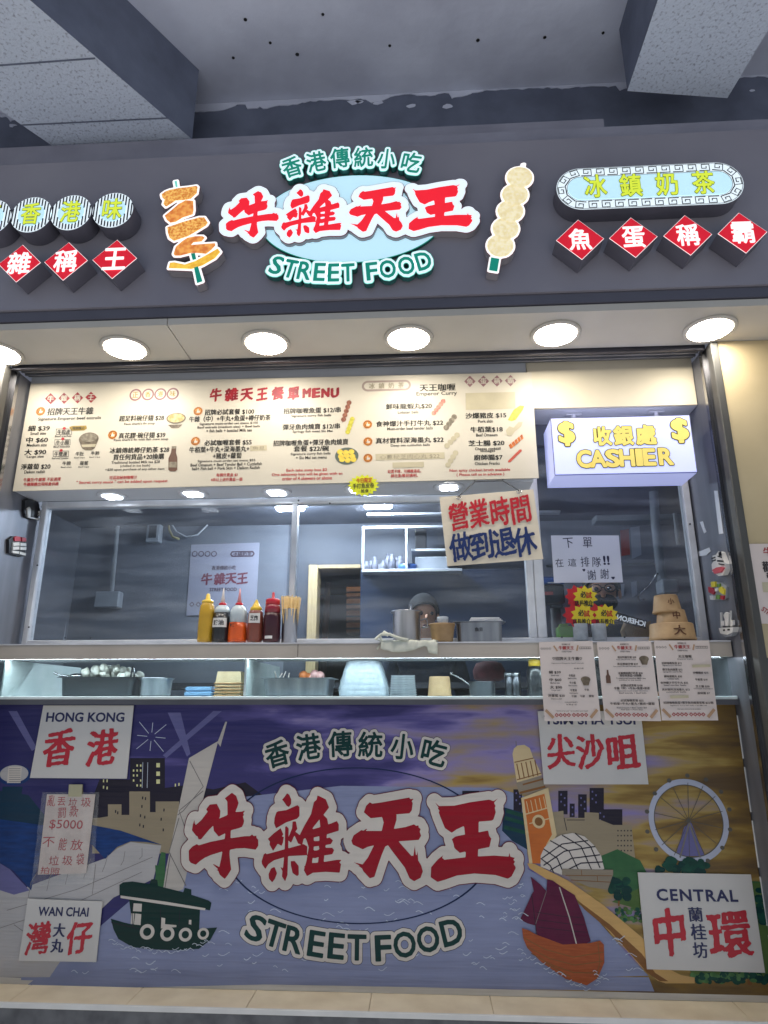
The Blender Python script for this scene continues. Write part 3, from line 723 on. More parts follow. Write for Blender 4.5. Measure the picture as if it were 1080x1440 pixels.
# central logo sign
D4 = .036; PG = fac(YF-D4); LS = (PG.px(664, 330)[0]-PG.px(315, 330)[0])/(LHI[0]-LLO[0]); lc = (LLO+LHI)/2
gc = PG.px(489.5, 297)
def tolog(loops, k=1.): return [[(gc[0]+(x-lc[0])*LS, gc[1]+(y-lc[1])*LS*k) for x, y in l] for l in loops]
LK = .93
t = thing('logo_sign', PG.pt(gc[0], gc[1]-.25, -D4), 'large central sign of four red brush characters on a pale oval between green arcs', 'sign')
eo = PG.px(494, 302); er = PG.size(494, 302, 262, 124)
mb = MB(); mb.poly(PG, [ell(*eo, er[0]/2, er[1]/2, 80)], 'sign_side_green', -.022, D4-.0235); mb.poly(PG, [ell(*eo, er[0]/2, er[1]/2, 80)], 'sign_green', -.0205); mb.poly(PG, [ell(*eo, er[0]/2-.003, er[1]/2-.003, 80)], 'sign_blue', -.019); mb.build('oval_panel', t)
mb = MB(); mb.poly(PG, tolog(cloud(.040), LK), 'sign_side_white', -.002, D4-.004); mb.build('cloud_housing', t)
mb = MB(); mb.poly(PG, tolog(cloud(.040), LK), 'sign_outline', 0); mb.poly(PG, tolog(cloud(.0372), LK), 'sign_white', .001); mb.build('cloud_face', t)
mb = MB(); mb.poly(PG, tolog(LOGO_RED, LK), 'sign_letter_red', .003, .003); mb.build('brush_lettering', t)
def arc_letters(pl, lst, size, h, layers, parent, name):
    """letters set one by one on an arc, each with its rims: layers = (level in em, material, offset, thickness)"""
    obs = {}
    for ch, x, y, rot, w in lst:
        xs, ys, D = sdf_glyph(ch, .26, 80); lo, hi = glyphs(ch)[2:]
        for lev, m, off, th, nm in layers:
            mb = obs.setdefault(nm, MB()); put_loops(mb, pl, contour(xs, ys, D, lev), x, y, w, h, m, off, rot, th, box=(lo, hi))
    for nm, mb in obs.items(): mb.build(nm, parent)
s = 2.634; R = math.radians
CN = [('香', 318, 120, 17, 26), ('港', 408, 101, 11, 26), ('傳', 495, 87, 5, 26), ('統', 583, 84, 1, 26), ('小', 668, 90, -6, 24), ('吃', 760, 103, -12, 26)]
EN = [('S', 262, 484, -18, 16), ('T', 312, 497, -14, 18), ('R', 365, 504, -9, 17.5), ('E', 421, 509, -4, 15), ('E', 472, 511, -1, 15), ('T', 525, 511, 2, 18), ('F', 614, 506, 5, 15), ('O', 672, 498, 8, 22), ('O', 741, 485, 11, 22), ('D', 805, 468, 14, 20)]
cv = lambda L_: [(c, 290+x/s, 190+y/s, R(r), w) for c, x, y, r, w in L_]
lay = [(.135, 'sign_side_green', -.0, .026, 'letter_housing'), (.135, 'sign_glow_edge', .001, 0, 'letter_rim'), (.11, 'sign_white', .002, 0, 'letter_halo'), (.02, 'sign_green', .004, 0, 'green_lettering')]
arc_letters(PG, cv(CN), 26, 27, lay, t, 'cn'); arc_letters(PG, cv(EN), 24, 24, lay, t, 'en')

# skewer signs
D5 = .045; PS = fac(YF-D5)
def sk(pts): return PS.pp(*zz(210, 240, 8, pts))
P5 = [(sk([(140,270),(180,240),(230,220),(330,200),(430,190),(530,175),(545,190),(535,260),(500,290),(470,320),(400,335),(300,340),(240,380),(190,410),(160,380),(175,330),(150,310)]), 'crisp_golden', 'fried_puff'),
 (sk([(175,510),(250,450),(330,380),(410,338),(450,340),(495,345),(500,450),(490,495),(430,515),(380,530),(300,580),(240,590),(200,560)]), 'crisp_orange', 'stuffed_slice'),
 (sk([(205,640),(380,580),(560,530),(620,530),(660,590),(640,620),(560,670),(440,740),(280,795),(230,760),(210,700)]), 'crisp_golden', 'fried_puff'),
 (sk([(290,960),(275,940),(300,860),(370,800),(430,760),(520,742),(600,740),(625,760),(590,800),(500,810),(470,840),(600,830),(740,820),(745,845),(700,895),(640,940),(540,930),(470,930),(350,960)]), 'crisp_orange', 'stuffed_slice'),
 (sk([(220,1100),(235,1040),(280,1035),(400,1060),(520,1020),(650,950),(770,880),(800,920),(740,990),(600,1070),(480,1110),(350,1105)]), 'fry_yellow', 'fry')]
ST = [sk([(470,935),(515,930),(530,1000),(490,1010)]), sk([(505,1095),(550,1080),(600,1250),(540,1270)])]; TOP = sk([(285,125),(312,120),(322,190),(300,192)])
X_, Y_, D_ = sdf_polys([p for p, _, _ in P5]+ST+[TOP], .03, 160)
pb = sk([(500, 1290)])[0]
t = thing('skewer_sign', PS.pt(pb[0], pb[1], -D5), 'lit sign cut out as a skewer of fried golden puffs with a green stick', 'sign')
mb = MB(); mb.poly(PS, contour(X_, Y_, D_, .0105), 'sign_side_white', -.002, D5-.004); mb.build('housing', t)
mb = MB(); mb.poly(PS, contour(X_, Y_, D_, .0105), 'sign_outline', 0); mb.poly(PS, contour(X_, Y_, D_, .0092), 'sign_white_letter', .001); mb.build('white_face', t)
for p, m, nm in P5: mb = MB(); mb.poly(PS, [p], m, .0025); mb.build(nm, t)
mb = MB()
for p in ST: mb.poly(PS, [p], 'sign_green', .003)
mb.poly(PS, [TOP], 'sign_glow_edge', .003); mb.build('stick', t)
balls = [PS.px(x, y) for x, y in ((730.5, 250.5), (724, 274.5), (717.6, 297.5), (710.8, 322), (703.5, 346))]
rb = PS.size(717, 297, 36, 30); blobs = [ell(*b, rb[0]/2*1.02, rb[1]/2*1.02, 26) for b in balls]
stp = PS.pp((690.5, 363), (702, 365), (699, 383), (687.5, 381)); tp = PS.pp((734.5, 231), (737.5, 231), (736, 238), (733.5, 238))
X_, Y_, D_ = sdf_polys(blobs+[stp, tp], .03, 150)
pb = PS.px(693, 386)
t = thing('skewer_sign', PS.pt(pb[0], pb[1], -D5), 'lit sign cut out as a skewer of five pale fish balls with a green stick', 'sign')
mb = MB(); mb.poly(PS, contour(X_, Y_, D_, .0085), 'sign_side_white', -.002, D5-.004); mb.build('housing', t)
mb = MB(); mb.poly(PS, contour(X_, Y_, D_, .0085), 'sign_outline', 0); mb.poly(PS, contour(X_, Y_, D_, .0073), 'sign_white_letter', .001); mb.build('white_face', t)
for k, p in enumerate(blobs): mb = MB(); mb.poly(PS, [p], 'ball_cream', .002+.0004*(5-k)); mb.build('fish_ball', t)
mb = MB(); mb.poly(PS, [stp], 'sign_green', .005); mb.build('stick', t)

# ------------------------------------------------------------------ printed mural on the counter front
def creased(m):
    """vinyl sheet: shallow level folds and slight cockling, the same across every ink"""
    nt = m.node_tree; L = nt.links; b = nt.nodes['Principled BSDF']; tc = [n for n in nt.nodes if n.type == 'TEX_COORD'][0]
    mp = nt.nodes.new('ShaderNodeMapping'); mp.inputs['Scale'].default_value = (.55, 1, 9); L.new(tc.outputs['Object'], mp.inputs[0])
    nz = nt.nodes.new('ShaderNodeTexNoise'); nz.inputs['Scale'].default_value = 2.2; nz.inputs['Detail'].default_value = 3; L.new(mp.outputs[0], nz.inputs[0])
    bp = nt.nodes.new('ShaderNodeBump'); bp.inputs['Strength'].default_value = .7; bp.inputs['Distance'].default_value = .014; b.inputs['Specular IOR Level'].default_value = .22
    L.new(nz.outputs[0], bp.inputs['Height']); L.new(bp.outputs[0], b.inputs['Normal']); b.inputs['Roughness'].default_value = .34; return m
def pm(n, c, c2=None, sc_=4, st=None): return creased(mat_print(n, c, c2, sc_, st))
def mat_print(n, c, c2, sc_, st): return mat('print_'+n, c, .42, c2=c2 or tuple(x*.93 for x in c), scale=sc_, stretch=st, lo=.3, hi=.7)
def sky_print():
    m = mat('print_sky', (60, 58, 120), .4); nt = m.node_tree; L = nt.links
    r = [n for n in nt.nodes if n.type == 'VALTORGB'][0]; mp = [n for n in nt.nodes if n.type == 'MAPPING'][0]; nz = [n for n in nt.nodes if n.type == 'TEX_NOISE'][0]
    tc = [n for n in nt.nodes if n.type == 'TEX_COORD'][0]; b = nt.nodes['Principled BSDF']
    mp.inputs['Scale'].default_value = (.9, 1, 5); nz.inputs['Scale'].default_value = 2.4; nz.inputs['Detail'].default_value = 4; nz.inputs['Distortion'].default_value = .25
    sx_ = nt.nodes.new('ShaderNodeSeparateXYZ'); L.new(tc.outputs['Object'], sx_.inputs[0])
    # painted drift: indigo at the left of the print, mauve in the middle, ochre to the right
    mr = nt.nodes.new('ShaderNodeMapRange'); mr.inputs['From Min'].default_value = -1.7; mr.inputs['From Max'].default_value = 1.35
    mr.inputs['To Min'].default_value = -.34; mr.inputs['To Max'].default_value = .24
    L.new(sx_.outputs[0], mr.inputs[0]); ad = nt.nodes.new('ShaderNodeMath'); ad.operation = 'ADD'
    sf = nt.nodes.new('ShaderNodeMath'); sf.operation = 'MULTIPLY_ADD'; sf.inputs[1].default_value = .72; sf.inputs[2].default_value = .14; L.new(nz.outputs[0], sf.inputs[0]); L.new(mr.outputs[0], ad.inputs[0]); L.new(sf.outputs[0], ad.inputs[1]); L.new(ad.outputs[0], r.inputs[0])
    e = r.color_ramp.elements; e[0].position = .15; e[0].color = (*lin((50, 48, 98)), 1); e[1].position = .36; e[1].color = (*lin((62, 58, 110)), 1)
    for p, c in ((.44, (96, 88, 146)), (.5, (140, 128, 176)), (.57, (150, 134, 140)), (.64, (168, 142, 80)), (.70, (136, 108, 58)), (.80, (100, 80, 56))): q = e.new(p); q.color = (*lin(c), 1)
    return m
creased(sky_print())
pm('paper', (214, 208, 198)); pm('water', (142, 149, 180), (132, 139, 170), 5, (1, 1, 3)); pm('white', (218, 209, 198)); pm('red', (158, 18, 38), (146, 14, 34))
pm('outline', (104, 26, 48)); pm('green', (10, 60, 56), (8, 52, 50)); pm('navy', (20, 40, 78)); pm('tower', (196, 188, 178)); pm('line', (128, 122, 118)); pm('dark', (40, 36, 50))
pm('beige', (158, 144, 118)); pm('lamp', (236, 232, 170)); pm('teal', (22, 56, 78)); pm('roof', (28, 66, 128), (20, 48, 96), 14, (1, 1, 6)); pm('shell', (190, 186, 184)); pm('lawn', (92, 118, 62), (70, 98, 50), 12)
pm('boat', (12, 50, 46)); pm('hull', (176, 92, 52), (150, 74, 42), 20, (1, 1, 8)); pm('sail', (98, 26, 60), (80, 20, 52), 9); pm('sand', (214, 172, 108)); pm('brown', (136, 92, 52)); pm('brick', (206, 116, 54), (188, 102, 48), 9)
pm('cream', (220, 196, 150)); pm('tree', (26, 82, 66), (16, 58, 50), 30); pm('hill', (62, 108, 68), (50, 94, 60), 14); pm('wheel', (186, 190, 206)); pm('pod', (96, 92, 84)); pm('leaf', (96, 140, 84), (60, 104, 60), 40); pm('taupe', (150, 138, 120)); pm('beam', (110, 108, 156)); pm('foam', (206, 214, 226))
mb = MB(); PLACED = []
def lift(lp):
    """every printed shape lies one thin step above whatever it overlaps"""
    q = np.concatenate([np.array(l) for l in lp]); lo, hi = q.min(0), q.max(0); k = 1
    for l2, h2, k2 in PLACED:
        if k2 >= k and lo[0] < h2[0] and hi[0] > l2[0] and lo[1] < h2[1] and hi[1] > l2[1]: k = k2+1
    PLACED.append((lo, hi, k)); return .0006+k*.00012
def M_(pts, m, raw=False): q = [pts if raw else F_B.pp(*pts)]; mb.poly(F_B, q, m, lift(q))
def Z(z, pts, m): M_(zz(*z, pts), m)
def ML(pts, w, m): q = F_B.pp(*pts); M_(ribbon(q, w*.00268), m, True)
def ME(cx, cy, rx, ry, m, hole=None, n=32):
    c = F_B.px(cx, cy); a, b = F_B.size(cx, cy, 2*rx, 2*ry)
    lp = [ell(*c, a/2, b/2, n)]
    if hole: lp.append(ell(*c, a/2*hole, b/2*hole, n))
    mb.poly(F_B, lp, m, lift(lp))
zt_, zb_ = at(540, 990, YB).z, ZML+.001
zbord = at(540, 1387, YB).z
x0, x1 = -WX+.4, XMR
mb.add([F_B.pt(x, z, o) for x in (x0, x1) for z in (zb_, zt_) for o in (0.0002, .0006)], [(0,2,6,4), (1,3,7,5), (0,1,3,2), (4,5,7,6), (0,1,5,4), (2,3,7,6)], 'print_sky')
M_([(x0, zb_), (x1, zb_), (x1, zbord), (x0, zbord)], 'print_paper', True)
# light beams, firework
for a in ([(236, 1002), (254, 1002), (268, 1060), (263, 1064)], [(300, 1000), (312, 1000), (234, 1066), (229, 1062)], [(12, 1000), (24, 1000), (52, 1052), (45, 1056)]): M_(a, 'print_beam')
for k in range(8):
    a = k*math.pi/4+.1; ML([(213+math.cos(a)*6, 1036+math.sin(a)*6), (213+math.cos(a)*(27 if k % 2 else 20), 1036+math.sin(a)*(27 if k % 2 else 20))], .9, 'print_foam')
# far skyline left
M_([(-30, 1112), (0, 1112), (40, 1118), (66, 1150), (130, 1150), (130, 1170), (-30, 1190)], 'print_teal')
M_([(120, 1150), (140, 1096), (183, 1096), (183, 1066), (232, 1066), (232, 1108), (262, 1104), (300, 1110), (345, 1100), (372, 1120), (240, 1170), (120, 1180)], 'print_dark')
M_([(130, 1150), (140, 1150), (152, 1148), (152, 1131), (171, 1131), (171, 1146), (182, 1146), (182, 1113), (211, 1113), (211, 1142), (219, 1142), (219, 1127), (252, 1127), (252, 1200), (130, 1200)], 'print_beige')
M_([(98, 1103), (117, 1103), (117, 1160), (98, 1160)], 'print_beige')
for x in range(3):
    for y in range(5):
        if (x*7+y*3) % 4: M_([(187+x*5, 1075+y*7), (189+x*5, 1075+y*7), (189+x*5, 1078+y*7), (187+x*5, 1078+y*7)], 'print_lamp')
for y in (1073, 1085, 1096): M_([(220, y), (225, y), (225, y+6), (220, y+6)], 'print_lamp')
for x in (201, 208): ML([(x, 1072), (x-1, 1108)], .8, 'print_foam')
for x, y in ((145, 1096), (150, 1096), (145, 1105), (150, 1106), (246, 1102), (251, 1101), (162, 1139), (165, 1141), (200, 1120), (204, 1121), (199, 1132), (197, 1145), (203, 1147), (230, 1137), (226, 1150), (229, 1165), (196, 1158), (201, 1160)): M_([(x, y), (x+1.7, y), (x+1.5, y+4), (x-.2, y+4)], 'print_lamp' if y < 1112 else 'print_dark')
# water
M_([(30, 1392), (130, 1312), (200, 1252), (245, 1236), (258, 1200), (262, 1140), (330, 1122), (480, 1105), (700, 1108), (738, 1120), (742, 1222), (790, 1250), (842, 1296), (886, 1346), (912, 1372)], 'print_water')
M_([(30, 1374), (912, 1374), (920, 1394), (30, 1378)], 'print_water')
# harbour hall: white shells under blue roofs
M_([(-30, 1240), (20, 1255), (56, 1240), (148, 1207), (165, 1193), (184, 1184), (227, 1189), (216, 1236), (160, 1262), (120, 1300), (70, 1374), (-30, 1374)], 'print_shell')
M_([(-30, 1152), (0, 1152), (58, 1160), (129, 1160), (170, 1168), (228, 1188), (206, 1184), (184, 1183), (165, 1191), (148, 1208), (129, 1187), (60, 1190), (44, 1252), (20, 1225), (-30, 1195)], 'print_roof')
M_([(-30, 1196), (14, 1222), (42, 1252), (20, 1258), (-30, 1242)], 'print_beam')
for k in range(7): ML([(40+k*26, 1262-k*9), (44+k*26, 1240-k*6), (56+k*24, 1222-k*5)], .7, 'print_line')
for a in ([(10, 1280), (110, 1250), (215, 1205)], [(0, 1305), (110, 1268), (200, 1226)], [(20, 1300), (48, 1320)], [(130, 1258), (135, 1215)]): ML(a, .7, 'print_line')
M_([(218, 1237), (227, 1198), (233, 1199), (232, 1247), (222, 1250)], 'print_hill')
# lantern ornament at the far left
ME(20, 1090, 24, 14, 'print_roof'); ME(20, 1088, 20, 12, 'print_shell'); M_([(12, 1078), (31, 1078), (29, 1101), (10, 1101)], 'print_white')
for k in range(7): ML([(13, 1081+k*3), (29, 1081+k*3)], .8, 'print_line')
M_([(4, 1106), (32, 1106), (30, 1120), (2, 1120)], 'print_teal')
# prism tower with diagonal bracing
M_([(306, 1044), (317, 1015), (319.5, 1015), (310, 1050)], 'print_tower')
M_([(266, 1066), (307, 1042), (287, 1119), (258, 1250), (228, 1262), (234, 1220)], 'print_tower')
for a in ([(267, 1070), (286, 1106), (258, 1140), (250, 1146)], [(286, 1112), (252, 1140), (262, 1168)], [(252, 1150), (238, 1198), (262, 1246)], [(240, 1200), (232, 1250)]): ML(a, 1.3, 'print_line')
# right: dark and beige blocks, hill
for x0_, y0, x1_, y1 in ((638, 1123, 660, 1150), (675-75*.333, 1112, 674, 1140), (785, 1112, 798, 1139), (801, 1130, 808, 1143), (813, 1117, 825, 1147), (829, 1108, 849, 1143), (840, 1138, 875, 1155), (745, 1130, 760, 1152), (722, 1110, 734, 1140)):
    M_([(x0_, y0), (x1_, y0), (x1_, y1+6), (x0_, y1+6)], 'print_dark')
    for k in range(4): M_([(x0_+3+(k % 2)*5, y0+4+k*5), (x0_+5+(k % 2)*5, y0+4+k*5), (x0_+5+(k % 2)*5, y0+6.5+k*5), (x0_+3+(k % 2)*5, y0+6.5+k*5)], 'print_beam')
M_([(773, 1143), (792, 1140), (793, 1150), (822, 1150), (822, 1142), (842, 1143), (842, 1152), (862, 1160), (888, 1160), (893, 1207), (846, 1210), (780, 1185)], 'print_beige')
ML([(793, 1150), (797, 1168)], 1, 'print_dark'); ML([(797, 1153), (822, 1153)], 1, 'print_dark')
for x in range(5):
    for y in range(5): M_([(868+x*4.6, 1167+y*7), (869.6+x*4.6, 1167+y*7), (869.6+x*4.6, 1169+y*7), (868+x*4.6, 1169+y*7)], 'print_dark')
M_([(708, 1135), (740, 1144), (742, 1195), (720, 1182), (706, 1168)], 'print_teal')
for a in ([(712, 1140), (738, 1148)], [(710, 1150), (738, 1158)], [(709, 1163), (740, 1171)]): ML(a, 5, 'print_tree')
M_([(846, 1203), (868, 1194), (900, 1210), (912, 1232), (1078, 1240), (1090, 1372), (976, 1372), (940, 1330), (900, 1276), (860, 1245), (830, 1225)], 'print_hill')
M_([(860, 1268), (900, 1248), (1080, 1240), (1090, 1372), (976, 1372), (930, 1320), (905, 1280)], 'print_lawn')
# wheel with pods
c8 = lambda x, y: (860+x/4.909, 1000+y/4.909)
for a in ([(500, 800), (545, 760), (640, 1000), (440, 1000)],): M_([c8(*p) for p in a], 'print_beam')
ME(*c8(530, 755), 56, 59, 'print_wheel', .86, 64); ME(*c8(530, 755), 48.6, 51, 'print_pod', .975, 64)
for k in range(14):
    a = k*2*math.pi/14+.2; q = c8(530+240*math.cos(a), 755+262*math.sin(a)); ML([c8(530, 755), q], .8, 'print_pod')
    q = c8(530+292*math.cos(a), 755+310*math.sin(a)); ME(*q, 3.2, 3, 'print_pod', None, 12)
for a in ((470, 1010), (610, 1010)): ML([c8(535, 770), c8(*a)], 2.2, 'print_line')
# trees, hedges
def blobs_(x0, y0, x1, y1, n, r, ms, seed):
    q = random.Random(seed)
    for k in range(n): ME(q.uniform(x0, x1), q.uniform(y0, y1), r*q.uniform(.6, 1.3), r*q.uniform(.5, 1.1), ms[k % len(ms)], None, 9)
blobs_(923, 1210, 994, 1226, 26, 7, ['print_tree', 'print_tree', 'print_green'], 3)
M_([(868, 1255), (872, 1255), (871, 1274), (869, 1274)], 'print_brown'); blobs_(858, 1236, 884, 1262, 26, 6, ['print_tree', 'print_green'], 4)
blobs_(866, 1276, 902, 1296, 60, 3, ['print_leaf', 'print_tree', 'print_lawn'], 5); blobs_(1066, 1240, 1085, 1300, 22, 6, ['print_tree', 'print_green'], 6)
M_([(1050, 1365), (1058, 1365), (1057, 1385), (1051, 1385)], 'print_brown'); blobs_(972, 1378-8, 1085, 1392-12, 80, 5, ['print_tree', 'print_leaf', 'print_tree', 'print_green'], 8); blobs_(985, 1370, 1060, 1376, 30, 4, ['print_leaf', 'print_tree'], 9)
# promenade
z7 = (680, 1160, 2.7)
Z(z7, [(165, 145), (195, 148), (320, 210), (450, 300), (540, 375), (605, 430), (700, 560), (800, 578), (800, 600), (690, 600), (660, 590), (600, 540), (520, 450), (420, 345), (340, 268), (250, 212), (175, 165)], 'print_sand')
M_([(902, 1320), (940, 1362), (976, 1380), (928, 1380), (905, 1350)], 'print_sand')
Z(z7, [(360, 288), (480, 378), (600, 488), (650, 560), (700, 592), (668, 592), (620, 560), (480, 402), (380, 318)], 'print_brown')
# clock tower
z5 = (560, 1000, 3)
Z(z5, [(495, 125), (498, 125), (500, 150), (496, 150)], 'print_line')
Z(z5, [(482, 180), (488, 158), (503, 145), (532, 142), (555, 156), (572, 205), (488, 222)], 'print_cream')
Z(z5, [(488, 222), (572, 200), (606, 270), (500, 302)], 'print_cream')
for k in range(5): ML(zz(*z5, [(500+k*19, 222-k*4), (513+k*19, 288-k*4)]), 1.6, 'print_brown')
ML(zz(*z5, [(490, 216), (570, 198)]), 1.3, 'print_brown'); ML(zz(*z5, [(500, 290), (602, 262)]), 1.3, 'print_brown')
Z(z5, [(496, 302), (604, 274), (625, 330), (512, 352)], 'print_taupe'); ML(zz(*z5, [(525, 310), (612, 286)]), 2.2, 'print_brown'); ML(zz(*z5, [(512, 345), (620, 318)]), 3, 'print_brown')
Z(z5, [(518, 366), (632, 322), (668, 522), (640, 565), (600, 642), (552, 642)], 'print_cream')
Z(z5, [(530, 372), (616, 348), (648, 520), (625, 560), (598, 642), (566, 642)], 'print_brick')
for k in range(5): ML(zz(*z5, [(540+k*18, 380-k*5), (550+k*18, 428-k*5)]), 1.1, 'print_cream')
ML(zz(*z5, [(538, 434), (635, 406)]), 1.6, 'print_cream'); ML(zz(*z5, [(552, 474), (646, 450)]), 1.3, 'print_cream')
ME(757.3, 1155, 9, 9.6, 'print_cream', None); ME(757.3, 1155, 5.6, 6, 'print_brown')
# lattice dome on its base
dome = [(600, 655), (600, 610), (615, 575), (645, 545), (685, 522), (735, 513), (785, 528), (825, 565), (855, 610), (868, 665), (780, 690), (690, 690)]
Z(z5, dome, 'print_white')
for a in ([(605, 620), (690, 560), (800, 545)], [(612, 650), (700, 590), (830, 570)], [(640, 670), (730, 620), (850, 605)], [(690, 680), (770, 640), (862, 635)], [(640, 545), (720, 590), (770, 690)], [(690, 522), (770, 570), (820, 680)], [(745, 514), (810, 570), (850, 660)], [(612, 580), (670, 620), (700, 690)], [(600, 620), (640, 650), (655, 680)]): ML(zz(*z5, a), 1.5, 'print_dark')
Z(z5, [(690, 664), (905, 668), (905, 692), (690, 690)], 'print_taupe')
Z(z7, [(300, 165), (485, 170), (488, 192), (470, 245), (400, 235), (330, 205)], 'print_taupe')
for a in ([(310, 190), (486, 192)], [(330, 208), (480, 216)], [(370, 170), (372, 192)], [(430, 192), (432, 215)]): ML(zz(*z7, a), .9, 'print_brown')
# green ferry
z3 = (0, 1180, 3)
Z(z3, [(655, 110), (672, 110), (676, 190), (660, 190)], 'print_hill')
Z(z3, [(545, 250), (845, 290), (840, 400), (560, 370)], 'print_boat')
Z(z3, [(468, 335), (520, 350), (600, 370), (840, 378), (917, 372), (888, 425), (840, 462), (740, 468), (640, 464), (560, 455), (500, 420), (480, 380)], 'print_boat')
Z(z3, [(630, 192), (640, 168), (665, 172), (668, 202)], 'print_boat'); Z(z3, [(772, 228), (780, 205), (808, 212), (808, 242)], 'print_boat')
Z(z3, [(505, 192), (520, 182), (560, 178), (640, 190), (780, 225), (880, 258), (893, 268), (886, 300), (866, 296), (700, 266), (505, 238)], 'print_boat')
Z(z3, [(510, 237), (700, 263), (868, 291), (865, 300), (700, 276), (510, 248)], 'print_white')
for q in ([(565, 270), (600, 272), (598, 305), (562, 303)], [(572, 313), (597, 316), (594, 362), (566, 359)], [(556, 312), (568, 313), (564, 358), (552, 356)], [(682, 330), (698, 333), (697, 358), (745, 362), (745, 370), (680, 376)], [(798, 340), (808, 340), (808, 360), (797, 358)]): Z(z3, q, 'print_white')
for a in ([(470, 350), (620, 385)], [(560, 372), (560, 262)], [(760, 300), (756, 372)], [(680, 285), (676, 370)]): ML(zz(*z3, a), .8, 'print_dark')
for x, y, r in ((622, 390, 31), (707, 398, 30), (783, 402, 28), (858, 398, 24)): ME(x/3, 1180+y/3, r/3, r/3*1.05, 'print_white', None, 24); ME(x/3, 1180+y/3, r/3*.55, r/3*.58, 'print_boat', None, 20)
# red-sailed junk
Z(z7, [(178, 195), (215, 225), (238, 250), (241, 205), (262, 210), (305, 240), (345, 265), (380, 350), (406, 440), (365, 460), (280, 455), (205, 425), (195, 380), (165, 372), (138, 357), (165, 300), (182, 262), (190, 250)], 'print_sail')
ML(zz(*z7, [(238, 250), (195, 380)]), .8, 'print_line'); ML(zz(*z7, [(182, 262), (197, 385), (200, 425)]), .9, 'print_dark')
for k in range(3): ML(zz(*z7, [(200+k*3, 330+k*28), (300+k*15, 345+k*28), (370+k*12, 350+k*28)]), .6, 'print_dark')
ML(zz(*z7, [(287, 235), (325, 350), (358, 475)]), 1.6, 'print_tower')
Z(z7, [(145, 390), (170, 398), (200, 415), (300, 452), (400, 447), (440, 437), (455, 452), (457, 520), (432, 580), (390, 607), (310, 582), (220, 520), (165, 465), (150, 430)], 'print_hull')
for a in ([(150, 425), (230, 470), (340, 500), (455, 480)], [(165, 460), (250, 505), (345, 530), (450, 515)], [(180, 485), (260, 530), (340, 558), (435, 560)], [(230, 520), (330, 575)], [(432, 440), (440, 520), (425, 575)]): ML(zz(*z7, a), 1.2, 'print_brown')
# foam strokes on the water
q = random.Random(5)
def wave(x, y, s_, m='print_foam'): 
    k = q.choice((-1, 1)); L_ = q.uniform(8, 13)*s_; ML([(x+L_*i/6, y-2.0*s_*k*math.sin(i/6*math.pi*1.35)) for i in range(7)], .6+.4*q.random(), m)
def inw(x, y):
    if 1300 < y < 1372: return x > 45+(1372-y)*1.3 and x < 905-(1372-y)*.75
    return 250 < x < 735+(y-1230)*.5 and 1232 < y <= 1300
n = 0
while n < 120:
    x, y = q.uniform(60, 900), q.uniform(1235, 1368)
    if not inw(x, y) or (160 < x < 305 and 1240 < y < 1335) or (735 < x < 850 and y < 1385): continue
    wave(x, y, q.uniform(.6, 1.5)); n += 1
for k in range(26): wave(153+k*5.6, 1322+16*math.sin(k*.125)+q.uniform(-3, 5), .8)
for k in range(15): wave(733+k*6.2, 1338+k*3.6+q.uniform(0, 7), .8)
for k in range(8): wave(830+q.uniform(0, 18), 1362+q.uniform(0, 22), .7)
for k in range(12): wave(q.uniform(705, 735), q.uniform(1240, 1300), .6)
# oval rule and the lettering
ME(501, 1186, 190, 110, 'print_navy', .985, 90)
for lev, m in ((.0335, 'print_outline'), (.0305, 'print_white'), (0., 'print_red')):
    q = LOGO_RED if lev == 0 else cloud(lev); mb.poly(F_B, q, m, lift(q))
def arc_print(lst, w_, h):
    for lev, m in ((.14, 'print_dark'), (.125, 'print_white'), (.022, 'print_green')):
        for ch, x, y, rot, w in lst:
            xs, ys, D = sdf_glyph(ch, .26, 84); lo, hi = glyphs(ch)[2:]; lp = contour(xs, ys, D, lev); c = F_B.px(x, y); W_, H_ = F_B.size(x, y, w*1.4, h*1.4)
            put_loops(mb, F_B, lp, x, y, w, h, m, lift([[(c[0]-W_/2, c[1]-H_/2), (c[0]+W_/2, c[1]+H_/2)]]), R(rot), 0, box=(lo, hi))
arc_print([('香', 390, 1060, 16, 32), ('港', 434, 1050, 9, 33), ('傳', 478.5, 1046, 4, 33), ('統', 521, 1047, -1, 33), ('小', 566, 1050, -7, 31), ('吃', 610.5, 1058, -14, 33)], 33, 35)
arc_print([('S', 360, 1305, -20, 23), ('T', 386, 1313, -15, 25), ('R', 413, 1321, -11, 24), ('E', 445, 1327, -7, 21), ('E', 473, 1330, -4, 21), ('T', 502, 1332, 0, 25), ('F', 539, 1333, 3, 21), ('O', 569, 1328, 7, 30), ('O', 602, 1320.5, 10, 30), ('D', 635, 1310.5, 14, 28)], 25, 35)
mur = mb.build('printed_mural', origin=(0, YB, ZML)); tag(mur, 'wide printed harbour skyline mural with red brush lettering on the counter front', 'mural')
# eyelets up the right edge of the print
mb = MB()
for k in range(5):
    p = at(1041+k*9, 1045+k*42, YB); mb.box(XMR+.0005, XMR+.006, YB-.003, YB+.004, zb_+.05+k*.19, zb_+.21+k*.19, 'white_edge', .001)
mb.build('edge_strip', mur)

